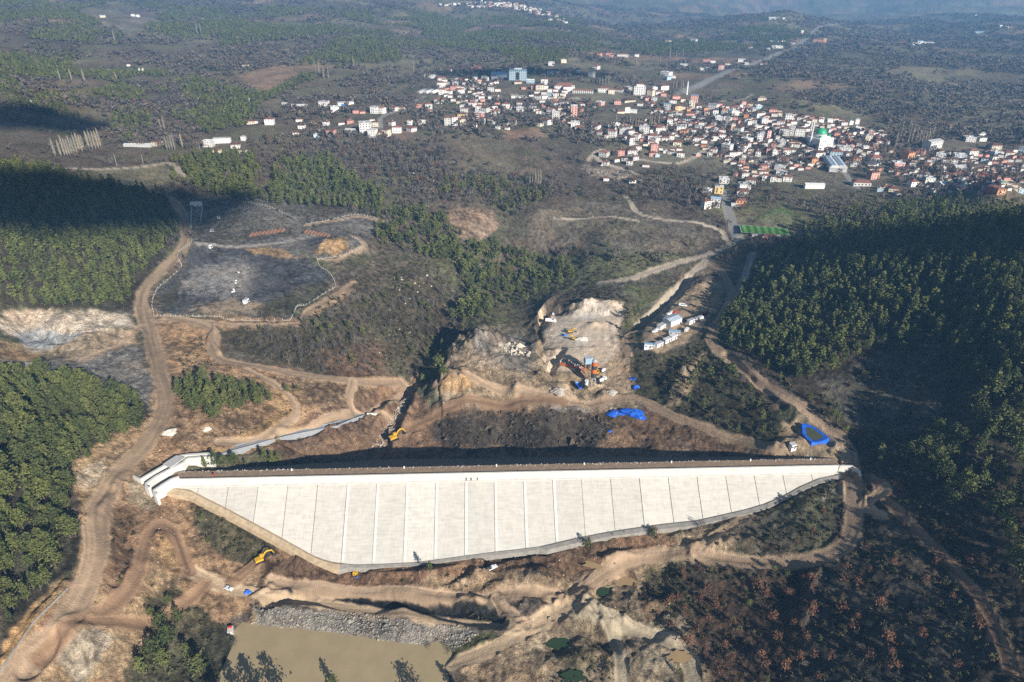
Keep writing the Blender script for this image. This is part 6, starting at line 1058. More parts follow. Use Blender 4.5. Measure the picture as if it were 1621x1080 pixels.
for k, (u, lab) in enumerate(((669, 'grey left'), (680, 'white middle'), (690, 'white right'))):   # tunnels of plastic
    p0, p1 = at(u-6, 148), at(u+6, 141); x, y, z = p0; L = math.hypot(p1[0]-x, p1[1]-y)*.9; b = MB(); vs = []; fs = []
    for i in range(2):
        for j in range(9): t = math.pi*j/8; vs.append((i*L, 4.2*math.cos(t), 3.8*math.sin(t)-.3))
    for j in range(8): fs.append((j, j+1, 10+j, 9+j))
    fs += [tuple(range(9)), tuple(range(17, 8, -1))]; e = empty('greenhouse', (x, y, z), math.atan2(p1[1]-y, p1[0]-x), lab + ' plastic tunnel of the three greenhouses', 'greenhouse', 'plastic tunnel greenhouses')
    b.add(vs, fs).build('cover', M['wall_g'] if k == 0 else M['roof_l'], e, smooth=True); MB().box(-.06, -.02, -1, 1, 0, 2.2).build('door', M['dk'], e)
# twin vaulted halls
for k, (ua, va, ub, vb, lab) in enumerate(((1306, 252, 1320, 273, 'left blue and white vault of the twin halls below the mosque'), (1318, 252, 1332, 273, 'right blue and white vault of the twin halls below the mosque'))):
    p0, p1 = at(ua, va), at(ub, vb); dx, dy = p1[0]-p0[0], p1[1]-p0[1]; L = math.hypot(dx, dy)*.8; e = empty('vaulted_hall', (p1[0], p1[1], min(p0[2], p1[2])), math.atan2(-dy, -dx), lab, 'market hall', 'twin vaulted halls'); hw = 5.6
    MB().box(.5, L-.5, -hw, hw, -3, 5).build('wall', M['wall_g'], e); b = MB(); vs = []; fs = []; ml = []
    for i in range(2):
        for j in range(13): t = math.pi*j/12; vs.append((i*L, (hw+.4)*math.cos(t), 5 + 3.6*math.sin(t)))
    for j in range(12): fs.append((j, j+1, 14+j, 13+j)); ml.append(0 if j in (1, 2, 5, 6, 9, 10) else 1)
    fs += [tuple(range(13)), tuple(range(25, 12, -1))]; ml += [1, 2]; b.add(vs, fs); b.m = ml; b.build('vault', [mat('blue_roof_sheet', (.22, .36, .56), .4), M['roof_l'], M['dk']], e)
# the mosque
p = at(1300, 239); d = float(proj(*p)[2]); k_ = d/F; e = empty('mosque', (p[0]+1, p[1]+14, p[2]), .42, 'white mosque with a big green dome and two slim minarets', 'mosque'); e.scale = (.78, .78, .80)
hw = 15.5; MB().box(-hw, hw, -hw, hw, -3, 19).build('wall', M['wall_w'], e); MB().box(-hw*.72, hw*.72, -hw*.72, hw*.72, 19, 21.5).build('upper_wall', M['wall_w'], e); MB().lathe([(9.6, 21.5), (9.6, 24), (9.2, 24.4)], 20).build('drum', M['wall_w'], e)
M['dome'] = mat('green_dome', (.03, .36, .17), .35, .4, nz=.3, alt=(.03, .31, .15))
def dome_prof(r, z, n=8, sq=.95): return [(r*math.cos(math.pi/2*i/n)+.01, z + r*sq*math.sin(math.pi/2*i/n)) for i in range(n+1)]
dm = MB().lathe(dome_prof(9.4, 24.2), 24).build('dome', M['dome'], e, smooth=True); MB().lathe([(.25, 33), (.12, 35.5), (.3, 36), (.02, 36.6)], 6).build('finial', M['roof_l'], dm)
for (x, y) in ((hw*.62, -hw*.62), (-hw*.62, -hw*.62)): MB().lathe(dome_prof(2.8, 21), 14, (x, y, 0)).build('corner_dome', M['dome'], e, smooth=True)
for (x, y) in ((-hw-1.5, hw*.2), (-hw*.42, hw+1.5)):
    m_t = MB().lathe([(1.7, -2), (1.7, 20), (1.35, 20.5), (1.25, 33), (1.9, 33.6), (1.9, 34.8), (1.0, 35), (.95, 40), (1.15, 40.2), (.05, 47), (.03, 49)], 10, (x, y, 0)).build('minaret', M['wall_w'], e); MB().lathe([(2.0, 33.5), (2.0, 34.9)], 10, (x, y, 0)).build('balcony', M['roof_f'], m_t)
wm = MB().box(-.9, .9, -.06, .06, -1.1, 1.1).build('window', M['window'], e, (-hw+3, -hw-.05, 4)); first = True
for side in (0, 1):
    for f in range(3):
        for i in range(6):
            t = -hw + (i+.5)*hw*2/6; o = wm if first else bpy.data.objects.new('window', wm.data)
            if not first: COL.objects.link(o); o.parent = e
            first = False; o.location = (t, -hw-.05, 4+5.2*f) if side == 0 else (-hw-.05, t, 4+5.2*f); o.rotation_euler = (0, 0, 0 if side == 0 else math.pi/2)
x, y, z = at(1087, 150); kk = float(proj(x, y, z)[2])/F; e = empty('minaret', (x, y, z), 0, 'lone slim white minaret beside a blue roofed hall in the upper town', 'minaret')
mt = MB().lathe([(1.5, -2), (1.4, 14*kk), (2.0, 14.5*kk), (2.0, 15.3*kk), (1.0, 15.4*kk), (.9, 18*kk), (.05, 21*kk)], 9).build('shaft', M['wall_w'], e); MB().lathe([(2.1, 14.4*kk), (2.1, 15.4*kk)], 9).build('balcony', M['roof_f'], e)
# football pitch
Q = ats([(1169,359),(1247,362),(1251,374),(1172,374)]); zc = float(Q[:, 2].max()) + .25; cx, cy = Q[:, 0].mean(), Q[:, 1].mean(); e = empty('football_pitch', (cx, cy, zc), 0, 'small striped green football pitch with white lines and fence posts', 'football pitch')
M['turf'] = mat('turf_dark', (.045, .15, .04), .95, nz=.4); M['turf2'] = mat('turf_light', (.13, .30, .045), .95, nz=.4)
L = [(q_[0]-cx, q_[1]-cy) for q_ in Q]; b = MB(); vs = []; fs = []; ml = []
for i in range(15):
    t = i/14
    for s_ in (0, 1): a0, a1 = (L[0], L[1]) if s_ == 0 else (L[3], L[2]); vs.append((a0[0]+(a1[0]-a0[0])*t, a0[1]+(a1[1]-a0[1])*t, 0))
for i in range(14): fs.append((2*i+1, 2*i+3, 2*i+2, 2*i)); ml.append(i % 2)
b.add(vs, fs); b.m = ml; b.build('turf', [M['turf'], M['turf2']], e); b = MB()
for i in range(4):
    p0, p1 = np.array(L[i])*.97, np.array(L[(i+1) % 4])*.97; nn = np.array([-(p1-p0)[1], (p1-p0)[0]]); nn = nn/np.linalg.norm(nn)*.14; b.add([(*(p0-nn), .012), (*(p1-nn), .012), (*(p1+nn), .012), (*(p0+nn), .012)], [(0,1,2,3)])
b.build('line_markings', M['white'], e)
for k in range(2): MB().tube([(L[k*1][0]*.96+(0 if k else 0), (L[0][1]+L[3][1])/2-2.5, 0), (L[k][0]*.96, (L[0][1]+L[3][1])/2-2.5, 2.3), (L[k][0]*.96, (L[0][1]+L[3][1])/2+2.5, 2.3), (L[k][0]*.96, (L[0][1]+L[3][1])/2+2.5, 0)], .09, 5).build('goal', M['white'], e)
building('clubhouse', 1217, 379, 22, 6, 'p', 't', 'small clubhouse with bright red roof beside the football pitch', .5, -.05, 'clubhouse'); building('grandstand', 1213, 373, 48, 2.6, 'w', 'l', 'long white roofed stand along the near side of the pitch', .12, -.03, 'stand', False)
# ------------------------------------------------------------------ machines, huts and small things
M['yellow'] = mat('machine_yellow', (.72, .42, .03), .45, .4, nz=.8); M['steel'] = mat('dark_steel', (.06, .06, .065), .6, .4, nz=1.0); M['rubber'] = mat('tyre_rubber', (.022, .022, .024), .9); M['glass'] = mat('vehicle_glass', (.02, .025, .03), .1, .6)
M['blue'] = mat('blue_tarp', (.02, .13, .62), .45, .4, nz=.35, bump=.6, alt=(.015, .09, .45)); M['lblue'] = mat('light_blue_sheet', (.34, .50, .66), .45, .4, nz=.4); M['carw'] = mat('car_white', (.80, .80, .80), .25, .5, nz=.2, alt=(.74, .74, .74)); M['redp'] = mat('red_paint', (.55, .05, .035), .4, .4); M['orangep'] = mat('orange_paint', (.62, .16, .04), .5, .4, nz=.5); M['brick'] = mat('red_brick', (.22, .115, .075), .9, nz=.5); M['galv'] = mat('galvanised', (.50, .51, .52), .45, .4, nz=.5); M['darkred'] = mat('maroon_paint', (.14, .03, .03), .45)
M['darkcoat'] = mat('dark_clothes', (.04, .045, .06), .9); M['skin'] = mat('skin', (.42, .24, .16), .7); M['wood'] = mat('timber', (.22, .14, .08), .9, nz=1.0)
def head(u, v, u2, v2):
    a, b = at(u, v), at(u2, v2); return math.atan2(b[1]-a[1], b[0]-a[0])
def car(u, v, rz, label, body='carw', pickup=False, van=False, group=None):
    x, y, z = at(u, v); e = empty('parked_car' if not van else 'van', (x, y, z+.02), rz, label, 'pickup' if pickup else 'van' if van else 'car', group); L = 4.5 if not van else 6.2; k = L/4.5; h = 1 if not van else 1.5
    prof = [(-2.25,.35),(-2.25,.85),(-2.1,.98),(-1.5,1.02),(-1.15,1.5),(.2,1.52),(.85,1.02),(1.9,.92),(2.2,.7),(2.22,.35)]
    if pickup: prof = [(-2.4,.45),(-2.4,1.02),(-.75,1.02),(-.6,1.62),(.45,1.64),(1.0,1.1),(2.1,1.02),(2.35,.8),(2.35,.45)]
    if van: prof = [(-2.25,.35),(-2.25,1.5),(-2.1,1.6),(1.2,1.6),(1.85,.98),(2.2,.8),(2.22,.35)]
    b = MB(); n = len(prof); vs = []
    for (w_, s) in ((-.88, 1), (.88, 1)):
        for (a, c) in prof: vs.append((a*k, w_*(.82 if c > 1.2 and not van else 1), c*h))
    b.add(vs, [tuple(range(n)), tuple(range(2*n-1, n-1, -1))] + [(i, (i+1) % n, n+(i+1) % n, n+i) for i in range(n)]); b.build('body', M[body], e, bevel=.04)
    for s in (-1, 1): MB().box(-1.2*k if not pickup else -.65, .55*k if not van else 1.3*k, -.02, .02, 1.1*h, 1.4*h).build('side_window', M['glass'], e, (0, s*.80 if not van else s*.895, 0))
    MB().add([(.30*k,-.66,1.46*h),(.30*k,.66,1.46*h),(.80*k,.74,1.10*h),(.80*k,-.74,1.10*h)] if not van else [(1.25*k,-.8,1.57*h),(1.25*k,.8,1.57*h),(1.82*k,.8,1.02*h),(1.82*k,-.8,1.02*h)], [(0,1,2,3)]).build('windscreen', M['glass'], e, (.03, 0, .03))
    if pickup: MB().box(-2.3, -.8, -.78, .78, .98, 1.04).build('load_bed', M['steel'], e)
    for sx in (-1.35*k, 1.4*k):
        for sy in (-.80, .80): MB().wheel(sx, sy, .34, .34, .24).build('wheel', M['rubber'], e)
    return e
def truck(u, v, rz, label, cab='carw', bed='carw', kind='tipper', s=1.0):
    x, y, z = at(u, v); e = empty('truck', (x, y, z+.02), rz, label, 'truck'); e.scale = (s, s, s)
    cb = MB(); cb.add([(2.3,-1.2,.8),(4.2,-1.2,.8),(4.2,-1.2,1.9),(3.9,-1.2,3.0),(2.3,-1.2,3.0),(2.3,1.2,.8),(4.2,1.2,.8),(4.2,1.2,1.9),(3.9,1.2,3.0),(2.3,1.2,3.0)], [(0,1,2,3,4),(9,8,7,6,5)] + [(i,(i+1)%5,5+(i+1)%5,5+i) for i in range(5)]).build('cab', M[cab], e, bevel=.06)
    MB().box(4.2, 4.24, -1.05, 1.05, 1.9, 2.7).build('windscreen', M['glass'], e, (-.13, 0, .05)); MB().box(-4.2, 4.0, -.5, .5, .7, 1.0).build('chassis', M['steel'], e)
    if kind == 'tipper':
        b = MB(); b.box(-4.3, 2.0, -1.25, 1.25, 1.05, 1.2); b.box(-4.3, 2.0, -1.25, -1.13, 1.2, 2.5); b.box(-4.3, 2.0, 1.13, 1.25, 1.2, 2.5); b.box(1.88, 2.0, -1.13, 1.13, 1.2, 2.7); b.box(-4.3, -4.18, -1.13, 1.13, 1.2, 2.4); b.build('tipper_body', M[bed], e)
    elif kind == 'mixer':
        d = MB().lathe([(.5, -2.9), (1.0, -2.3), (1.3, -.6), (1.3, .8), (.9, 2.2), (.6, 2.6)], 14).build('drum', M[bed], e, (-1.0, 0, 2.35), smooth=True); d.rotation_euler = (0, math.radians(-78), 0); MB().box(-4.3, -3.7, -.5, .5, 1.0, 3.3).build('chute', M['steel'], e)
    else: MB().box(-4.3, 2.1, -1.25, 1.25, 1.0, 3.3).build('box_body', M[bed], e, bevel=.05)
    for sx in (-3.4, -2.1, 3.0):
        for sy in (-1.05, 1.05): MB().wheel(sx, sy, .52, .52, .4).build('wheel', M['rubber'], e)
    return e
def excavator(u, v, rz, label, swing=0.3, s=1.0, reach=1.0):
    x, y, z = at(u, v); e = empty('excavator', (x, y, z+.05), rz, label, 'excavator'); e.scale = (s, s, s)
    for sy in (-1.2, 1.2):
        b = MB(); P = [(-2.0,.1),(-2.3,.5),(-2.0,.95),(2.0,.95),(2.3,.5),(2.0,.1)]; n = 6; b.add([(a, sy-.3, c) for a, c in P] + [(a, sy+.3, c) for a, c in P], [tuple(range(n)), tuple(range(11,5,-1))] + [(i,(i+1)%n,n+(i+1)%n,n+i) for i in range(n)]); b.build('track', M['rubber'], e)
    MB().lathe([(.8, .9), (.8, 1.2)], 12).build('turntable', M['steel'], e)
    def part(name, b, m): o = b.build(name, m, e); o.rotation_euler = (0, 0, swing); return o
    part('upper_body', MB().box(-2.4, 1.2, -1.3, 1.3, 1.2, 2.2), M['yellow']); part('counterweight', MB().box(-2.75, -2.4, -1.25, 1.25, 1.25, 2.3), M['steel']); c = part('cab', MB().box(.1, 1.6, .3, 1.25, 2.2, 3.2).box(.0, 1.65, .25, 1.3, 3.2, 3.32), M['yellow']); MB().box(1.61, 1.64, .4, 1.15, 2.3, 3.1).build('window', M['glass'], c); MB().box(.25, 1.45, 1.26, 1.29, 2.35, 3.1).build('window', M['glass'], c)
    k = reach; part('boom', MB().tube([(1.0, -.2, 1.9), (2.4*k, -.2, 4.1), (3.4*k, -.2, 4.8), (5.6*k, -.2, 4.2)], [.34, .42, .42, .28], 4), M['yellow']); part('stick', MB().tube([(5.3*k, -.2, 4.6), (6.4*k, -.2, 2.0)], [.30, .22], 4), M['yellow'])
    part('bucket', MB().add([(6.2*k,-.8,2.1),(6.9*k,-.8,1.5),(6.3*k,-.8,.7),(5.5*k,-.8,1.1),(6.2*k,.4,2.1),(6.9*k,.4,1.5),(6.3*k,.4,.7),(5.5*k,.4,1.1)], [(0,1,2,3),(7,6,5,4),(0,1,5,4),(1,2,6,5),(3,0,4,7)]), M['steel']); return e
excavator(624, 696, .45, 'yellow excavator with raised arm on the dark ground beside the stone trench', .2, 1.25)
excavator(413, 889, .5, 'yellow excavator digging in the brown bank left of the pale face', .1, 1.05)
excavator(903, 527, .2, 'yellow excavator standing on the pale stone yard', -.2, .85, .8)
excavator(908, 538, 2.4, 'small yellow digger beside the white sand heap on the yard', .4, .7, .7)
car(362, 933, -.35, 'white hatchback parked on the dirt road left of the blue tarp heap'); car(780, 900, .55, 'white pickup parked on spoil heaps below the pale face', pickup=True)
car(1036, 526, .3, 'white car at the left of three cars before the white hut', group='white cars at the camp'); car(1040, 523, .35, 'middle white car of three before the white hut', group='white cars at the camp'); car(1044, 520, .3, 'white car nearest the white hut in the camp', group='white cars at the camp')
car(1059, 498, .5, 'white car beside the red car behind the ribbed camp shed', group='white cars at the camp'); car(1064, 495, .5, 'second white car beside the red one behind the shed', group='white cars at the camp'); car(1069, 495, .5, 'red car behind the ribbed roof camp shed', 'redp')
car(1081, 485, -.35, 'white minibus parked at the upper end of the camp', van=True); car(1087, 524, 1.0, 'white van parked by the trees at the camp edge', van=True)
truck(1117, 498, .9, 'dark red truck in the shade at the camp end', 'darkred', 'darkred', 'box', .8); truck(1106, 507, .55, 'white box lorry parked beside a blue tarp in the camp', 'carw', 'roof_f' and 'galv', 'box', .9)
truck(872, 510, -.15, 'long white tipper truck at the left rim of the pale yard'); truck(870, 500, -.3, 'white cab tipper with dark bed at the yard rim', 'carw', 'steel'); truck(953, 605, .9, 'white mixer truck parked right of the striped silo', 'carw', 'carw', 'mixer', .95); truck(928, 611, 1.4, 'white mixer truck waiting left of the silo legs', 'carw', 'carw', 'mixer', .95); truck(915, 613, 1.9, 'blue and white truck alone left of the mixing plant', 'lblue', 'blue', 'tipper', .85)
def container(u, v, rz, L, Wd, H, label, wall='carw', roof='galv', gable=0.0, group=None, cat='container'):
    x, y, z = at(u, v); zz = float(zg(np.array([x-L/2, x+L/2, x]), np.array([y, y, y+Wd])).max()) - .15; e = empty('site_hut' if not gable else 'shed', (x, y+Wd*.4, zz), rz, label, cat, group); MB().box(-L/2, L/2, -Wd/2, Wd/2, -1.5, H).build('wall', M[wall], e)
    b = MB(); n = max(3, int(L/1.1))
    if gable:
        for i in range(n):
            x0 = -L/2-.3 + (L+.6)*i/n; x1 = -L/2-.3 + (L+.6)*(i+1)/n; dz = .06*(i % 2); b.mi = i % 2
            b.add([(x0,-Wd/2-.3,H+dz),(x1,-Wd/2-.3,H+dz),(x1,0,H+gable+dz),(x0,0,H+gable+dz),(x0,Wd/2+.3,H+dz),(x1,Wd/2+.3,H+dz)], [(0,1,2,3),(3,2,5,4)])
        b.mi = 0; b.add([(-L/2,-Wd/2,H),(-L/2,Wd/2,H),(-L/2,0,H+gable)], [(0,1,2)]); b.add([(L/2,-Wd/2,H),(L/2,Wd/2,H),(L/2,0,H+gable)], [(0,1,2)])
        b.build('roof', [M[roof], M['lblue']], e)
    else: b.box(-L/2-.15, L/2+.15, -Wd/2-.15, Wd/2+.15, H, H+.16).build('roof', M[roof], e)
    MB().box(-.45, .45, -.04, .04, 0, 2.0).build('door', M['steel'], e, (L*.15, -Wd/2-.05, 0)); 
    for k in (-.3, .38): MB().box(-.5, .5, -.03, .03, 1.0, 1.9).build('window', M['window'], e, (L*k, -Wd/2-.04, 0))
    return e
CA = head(1020, 550, 1070, 535)
container(1065, 515, head(1052, 510, 1078, 505)+.35, 11.5, 8.5, 4.4, 'large white camp shed with a ribbed blue and white roof', 'carw', 'roof_l', 1.1, None, 'shed')
container(1047, 521, .75, 6.5, 3.5, 3.0, 'white hut joined to the ribbed roof camp shed'); container(1027, 553, CA-.55, 6, 2.7, 2.9, 'white container with a blue roof at the lower end of the camp row', 'carw', 'lblue', 0, 'camp containers'); container(1043, 549, CA+.25, 6.5, 2.7, 2.8, 'second white container of the lower camp row', 'carw', 'galv', 0, 'camp containers'); container(1056, 543, CA+.25, 6, 2.7, 2.8, 'third white container of the lower camp row', 'carw', 'roof_l', 0, 'camp containers'); container(1066, 538, CA+.25, 5.5, 2.7, 2.8, 'last white container of the lower camp row beside the awning', 'carw', 'roof_l', 0, 'camp containers'); container(1068, 530, -.2, 8, 3.2, 2.6, 'hut under a pale blue awning roof in the camp', 'galv', 'lblue'); container(1094, 513, .6, 6, 2.6, 2.6, 'white container by the blue tarp in the camp upper row', 'carw', 'galv', 0, 'camp containers')
container(389, 480, 1.3, 4.6, 2.6, 2.9, 'white container alone on the grey burnt pad'); container(332, 393, .9, 3, 2.5, 2.8, 'white cabin beside dark panels at the pad top'); container(1254, 716, .3, 3.2, 2.6, 2.6, 'small white cabin on the spoil left of the lined pond', 'carw', 'roof_l'); container(335, 367, .2, 3, 2, 2, 'tiny white box left of the grey track'); container(345, 346, .3, 3.5, 2, 1.6, 'low white box on the upper grey pad'); container(310, 327, .1, 11, 5, 3.5, 'low white range building with two concrete side walls', 'carw', 'roof_f', 0, None, 'building')
for k in (-1, 1):
    p = ats([(303.5, 330), (302.5, 362)] if k < 0 else [(321, 330), (318, 352)]); tag(wall_run([q[:2] for q in p], [q[2]-1 for q in p], [q[2]+2 for q in p], .5).build('concrete_wall', M['white_conc']), ('left' if k < 0 else 'right') + ' low concrete wall running from the white range building', 'wall')
def heap(name, u, v, rx, ry, h, m, label, cat, rz=0, seed=0, kind=None):
    x, y, z = at(u, v); r = np.random.default_rng(seed+int(u)); b = MB(); n = 18; m_ = 5; vs = []; fs = []
    for i in range(m_):
        t = i/(m_-1)
        for k in range(n): a = 6.283*k/n; q = (1 - t*.85)*(1 + .18*math.sin(3*a+u) + .12*r.normal()); vs.append((rx*q*math.cos(a), ry*q*math.sin(a), -.4 + (h+.4)*(t**.6) + .12*h*r.normal()))
    for i in range(m_-1):
        for k in range(n): fs.append((i*n+k, i*n+(k+1)%n, (i+1)*n+(k+1)%n, (i+1)*n+k))
    fs.append(tuple((m_-1)*n+k for k in range(n))); o = b.add(vs, fs).build(name, m, None, (x, y, z), rz); return tag(o, label, cat, None, kind)
heap('blue_tarp', 976, 655, 6.6, 3.8, 1.9, M['blue'], 'left bright blue tarp draped over a stack behind the crest', 'tarp', -.45); heap('blue_tarp', 1003, 654, 9.6, 4.8, 2.1, M['blue'], 'right larger bright blue tarp draped over a stack behind the crest', 'tarp', -.4)
for (u, v, a, c, h, lab) in ((391, 937, 1.9, 1.4, 1.0, 'crumpled blue tarp heap beside the white hatchback'), (1004, 600, 2.4, 1.6, 1.5, 'blue tarp heap by the trees right of the plant'), (1007, 614, 2.8, 2.0, 2.0, 'blue tent like tarp with a pale top right of the plant'), (894, 531, 1.8, 1.4, 1.4, 'blue tarp heap beside the yard excavator'), (1100, 509, 2.0, 1.4, 1.8, 'blue tarp between container and lorry in the camp'), (1122, 514, 1.3, 1.1, .9, 'little blue tarp heap on the dark road side by the camp'), (966, 683, 1.4, .9, 1.0, 'small blue tank cover on the ground left of the tarps'), (565, 914, .8, .6, .7, 'tiny blue drum cover below the yellow generator')): heap('blue_tarp', u, v, a, c, h, M['blue'], lab, 'tarp')
M['sand'] = mat('pale_sand', (.72, .66, .57), .95, nz=.3); heap('sand_heap', 922, 537, 5, 3, 1.6, M['sand'], 'bright white sand heap beside the small digger on the yard', 'heap'); heap('sand_heap', 268, 684, 4, 3.4, 1.2, M['sand'], 'pale sand heap beside the haul road junction', 'heap'); heap('sand_heap', 327, 679, 2.6, 2, 1.0, M['sand'], 'small pale sand heap below the oval pine stand', 'heap')
M['spoil'] = mat('grey_spoil', (.44, .39, .33), .95, nz=.3)
heap('spoil_heap', 885, 620, 6, 4, 2.4, M['spoil'], 'grey white spoil heap left of the mixing plant', 'heap'); heap('spoil_heap', 968, 622, 4.5, 3.2, 2.0, M['spoil'], 'pale spoil heap right of the mixing plant', 'heap')
# concrete mixing plant
x, y, z = at(939, 610); e = empty('striped_silo', (x, y, z), 0, 'tall cement silo striped orange and black on steel legs', 'silo'); e.scale = (1.25, 1.25, 1.12)
for k in range(4): a = k*1.571+.78; MB().tube([(1.3*math.cos(a), 1.3*math.sin(a), -.3), (1.25*math.cos(a), 1.25*math.sin(a), 6)], .14, 5).build('leg', M['galv'], e)
for z0, z1, m in ((6, 9, 'steel'), (9, 11.5, 'orangep'), (11.5, 14, 'steel'), (14, 16.5, 'orangep')): MB().lathe([(1.55, z0), (1.55, z1)], 16).build('shell_band', M[m], e, smooth=False)
MB().lathe([(.4, 4.2), (1.55, 6.0)], 16).build('hopper', M['galv'], e); MB().lathe([(1.6, 16.5), (1.6, 16.8), (.5, 17.2), (.5, 17.8)], 12).build('top_cap', M['galv'], e)
x, y, z = at(933, 590); e = empty('mixing_tower', (x-1, y+2, z), .2, 'mixing tower with a pale blue cabin on steel legs beside the silo', 'mixing plant'); e.scale = (1.2, 1.2, 1.35)
for sx in (-1.8, 1.8):
    for sy in (-1.5, 1.5): MB().box(sx-.15, sx+.15, sy-.15, sy+.15, -1, 5).build('leg', M['orangep'], e)
MB().box(-2.1, 2.1, -1.8, 1.8, 5, 8).build('mixer_cabin', M['lblue'], e); MB().box(-2.3, 2.3, -2.0, 2.0, 8, 8.2).build('roof', M['galv'], e); MB().lathe([(1.4, 2.4), (1.6, 5)], 10).build('mixer', M['steel'], e)
x, y, z = at(903, 578); e = empty('aggregate_bins', (x, y, z), -.5, 'row of open gravel bins with orange walls and a belt', 'bins')
for k in range(5): MB().box(-7+k*3.5-.1, -7+k*3.5+.1, -2, 2, -.5, 2.4).build('divider', M['galv'], e)
MB().box(-7, 7, -2.2, -2.05, -.5, 1.4).build('front_wall', M['orangep'], e); MB().box(-7, 7, 2.05, 2.2, -.5, 2.6).build('back_wall', M['plinth_tan'], e)
for k in range(4): MB().lathe([(1.7, -.2), (1.2, 1.0), (.5, 1.9), (.1, 2.1)], 9, (-5.25+k*3.5, .1, 0)).build('gravel', M['sand'] if k % 2 else M['spoil'], e)
bl = MB().add([(6, -.5, .6), (6, .5, .6), (16, .5, 6.2), (16, -.5, 6.2), (6, -.5, .2), (6, .5, .2), (16, .5, 5.8), (16, -.5, 5.8)], [(0,1,2,3),(7,6,5,4),(0,1,5,4),(1,2,6,5),(2,3,7,6),(3,0,4,7)]).build('conveyor', M['steel'], e); MB().tube([(13, 0, -1), (13, 0, 4.2)], .12, 5).build('prop', M['orangep'], bl)
x, y, z = at(920, 588); e = empty('gravel_hopper', (x, y, z), .4, 'squat orange gravel hopper with sand in it before the plant', 'hopper'); MB().add([(-2,-1.6,3),(2,-1.6,3),(2,1.6,3),(-2,1.6,3),(-.8,-.6,.8),(.8,-.6,.8),(.8,.6,.8),(-.8,.6,.8)], [(4,5,1,0),(5,6,2,1),(6,7,3,2),(7,4,0,3)]).build('hopper', M['orangep'], e); MB().box(-1.8, 1.8, -1.4, 1.4, 2.4, 2.5).build('sand', M['sand'], e)
for sx in (-1.2, 1.2): MB().box(sx-.12, sx+.12, -.9, .9, -.6, 1.9).build('leg', M['steel'], e)
x, y, z = at(946, 592); e = empty('wheel_loader', (x, y, z), 1.0, 'yellow wheel loader right behind the striped silo', 'loader'); MB().box(-2.2, 1.0, -.9, .9, .8, 1.9).build('body', M['yellow'], e, bevel=.08); c = MB().box(-.6, .6, -.75, .75, 1.9, 3.1).build('cab', M['glass'], e); MB().box(-.7, .7, -.85, .85, 3.1, 3.22).build('cab_roof', M['yellow'], c); MB().box(1.0, 2.6, -.6, .6, .9, 1.2).build('lift_arm', M['yellow'], e); MB().add([(2.5,-1.2,.3),(3.5,-1.2,.3),(2.6,-1.2,1.3),(2.5,1.2,.3),(3.5,1.2,.3),(2.6,1.2,1.3)], [(0,1,2),(5,4,3),(0,1,4,3),(2,0,3,5)]).build('bucket', M['steel'], e)
for sx in (-1.4, 1.2):
    for sy in (-.95, .95): MB().wheel(sx, sy, .7, .7, .5).build('wheel', M['rubber'], e)
x, y, z = at(955, 589); e = empty('water_tank', (x, y, z), .9, 'white rounded water tank right of the wheel loader', 'tank'); t = MB().lathe([(.3, -1.9), (1.0, -1.6), (1.1, 0), (1.0, 1.6), (.3, 1.9)], 12).build('tank_shell', M['carw'], e, (0, 0, 1.6), smooth=True); t.rotation_euler = (0, 1.571, 0)
for sx in (-1, 1): MB().box(sx-.15, sx+.15, -.8, .8, -.3, .8).build('saddle', M['steel'], e)
# lined pond on the spur above the right abutment
O = ats([(1268,680),(1275,676),(1290,678),(1300,685),(1310,697),(1305,703.5),(1296,702),(1284,704),(1277,696),(1270,689)]); cx, cy = O[:, 0].mean(), O[:, 1].mean(); zt = float(O[:, 2].max()) + .35; n = len(O); e = empty('lined_pond', (cx, cy, zt), 0, 'small pond in a bright blue liner on the spur at the right dam end', 'pond'); b = MB(); vs = []; fs = []
for (k, dz) in ((1.14, -2.2), (1.05, .15), (.96, .2), (.66, -.2)): vs += [((p[0]-cx)*k, (p[1]-cy)*k, dz) for p in O]
for i in range(3):
    for k in range(n): fs.append((i*n+k, i*n+(k+1)%n, (i+1)*n+(k+1)%n, (i+1)*n+k))
b.add(vs, fs).build('liner', M['blue'], e); MB().add([((p[0]-cx)*.70, (p[1]-cy)*.70, -.12) for p in O], [tuple(range(n))]).build('water', water_mat('pond_water', (.075, .085, .04)), e)
gz_i = None
# intake tower by the reservoir
x, y, z = at(366, 1001); e = empty('gate_house', (x, y, z), .3, 'small white intake tower with a red gate wheel at the reservoir edge', 'gate house'); MB().box(-1.1, 1.1, -1.6, 1.2, -3, 2.2).build('tower', M['white_conc'], e, bevel=.08); MB().box(-.8, .8, .2, .9, 2.2, 3.3).build('gate_frame', M['redp'], e); MB().box(-1.3, 1.3, -1.8, 1.4, 2.2, 2.32).build('platform', M['white_conc'], e)
# generator, marker, hatch, timber
x, y, z = at(563, 910); e = empty('generator', (x, y, z), .15, 'yellow generator box on the brown bank below the pale face', 'generator'); MB().box(-1.3, 1.3, -.8, .8, .25, 1.8).build('cabinet', M['yellow'], e, bevel=.06); MB().box(-1.4, 1.4, -.9, .9, 0, .25).build('skid', M['steel'], e); MB().box(-1.0, -.2, -.84, -.8, .6, 1.3).build('grille', M['steel'], e)
b = MB(); p = dam_xy(22, 1.0); e = empty('marker_post', (p[0], p[1]+2.5, 0), 0, 'red marker board standing on the crest near the left end', 'marker'); MB().box(-.08, .08, -.08, .08, -.3, 1.3).build('post', M['steel'], e); MB().box(-.55, .55, -.12, -.08, 1.0, 2.3).build('board', M['redp'], e)
x, y, z = at(1350, 713); e = empty('tank_pit', (x, y, z), -.9, 'dark rectangular pit cover on the grey turning place', 'hatch'); MB().box(-2.4, 2.4, -1.3, 1.3, -.3, .16).build('kerb', M['grey_conc'], e); MB().box(-2.1, 2.1, -1.0, 1.0, .163, .2).build('cover', M['dk'], e)
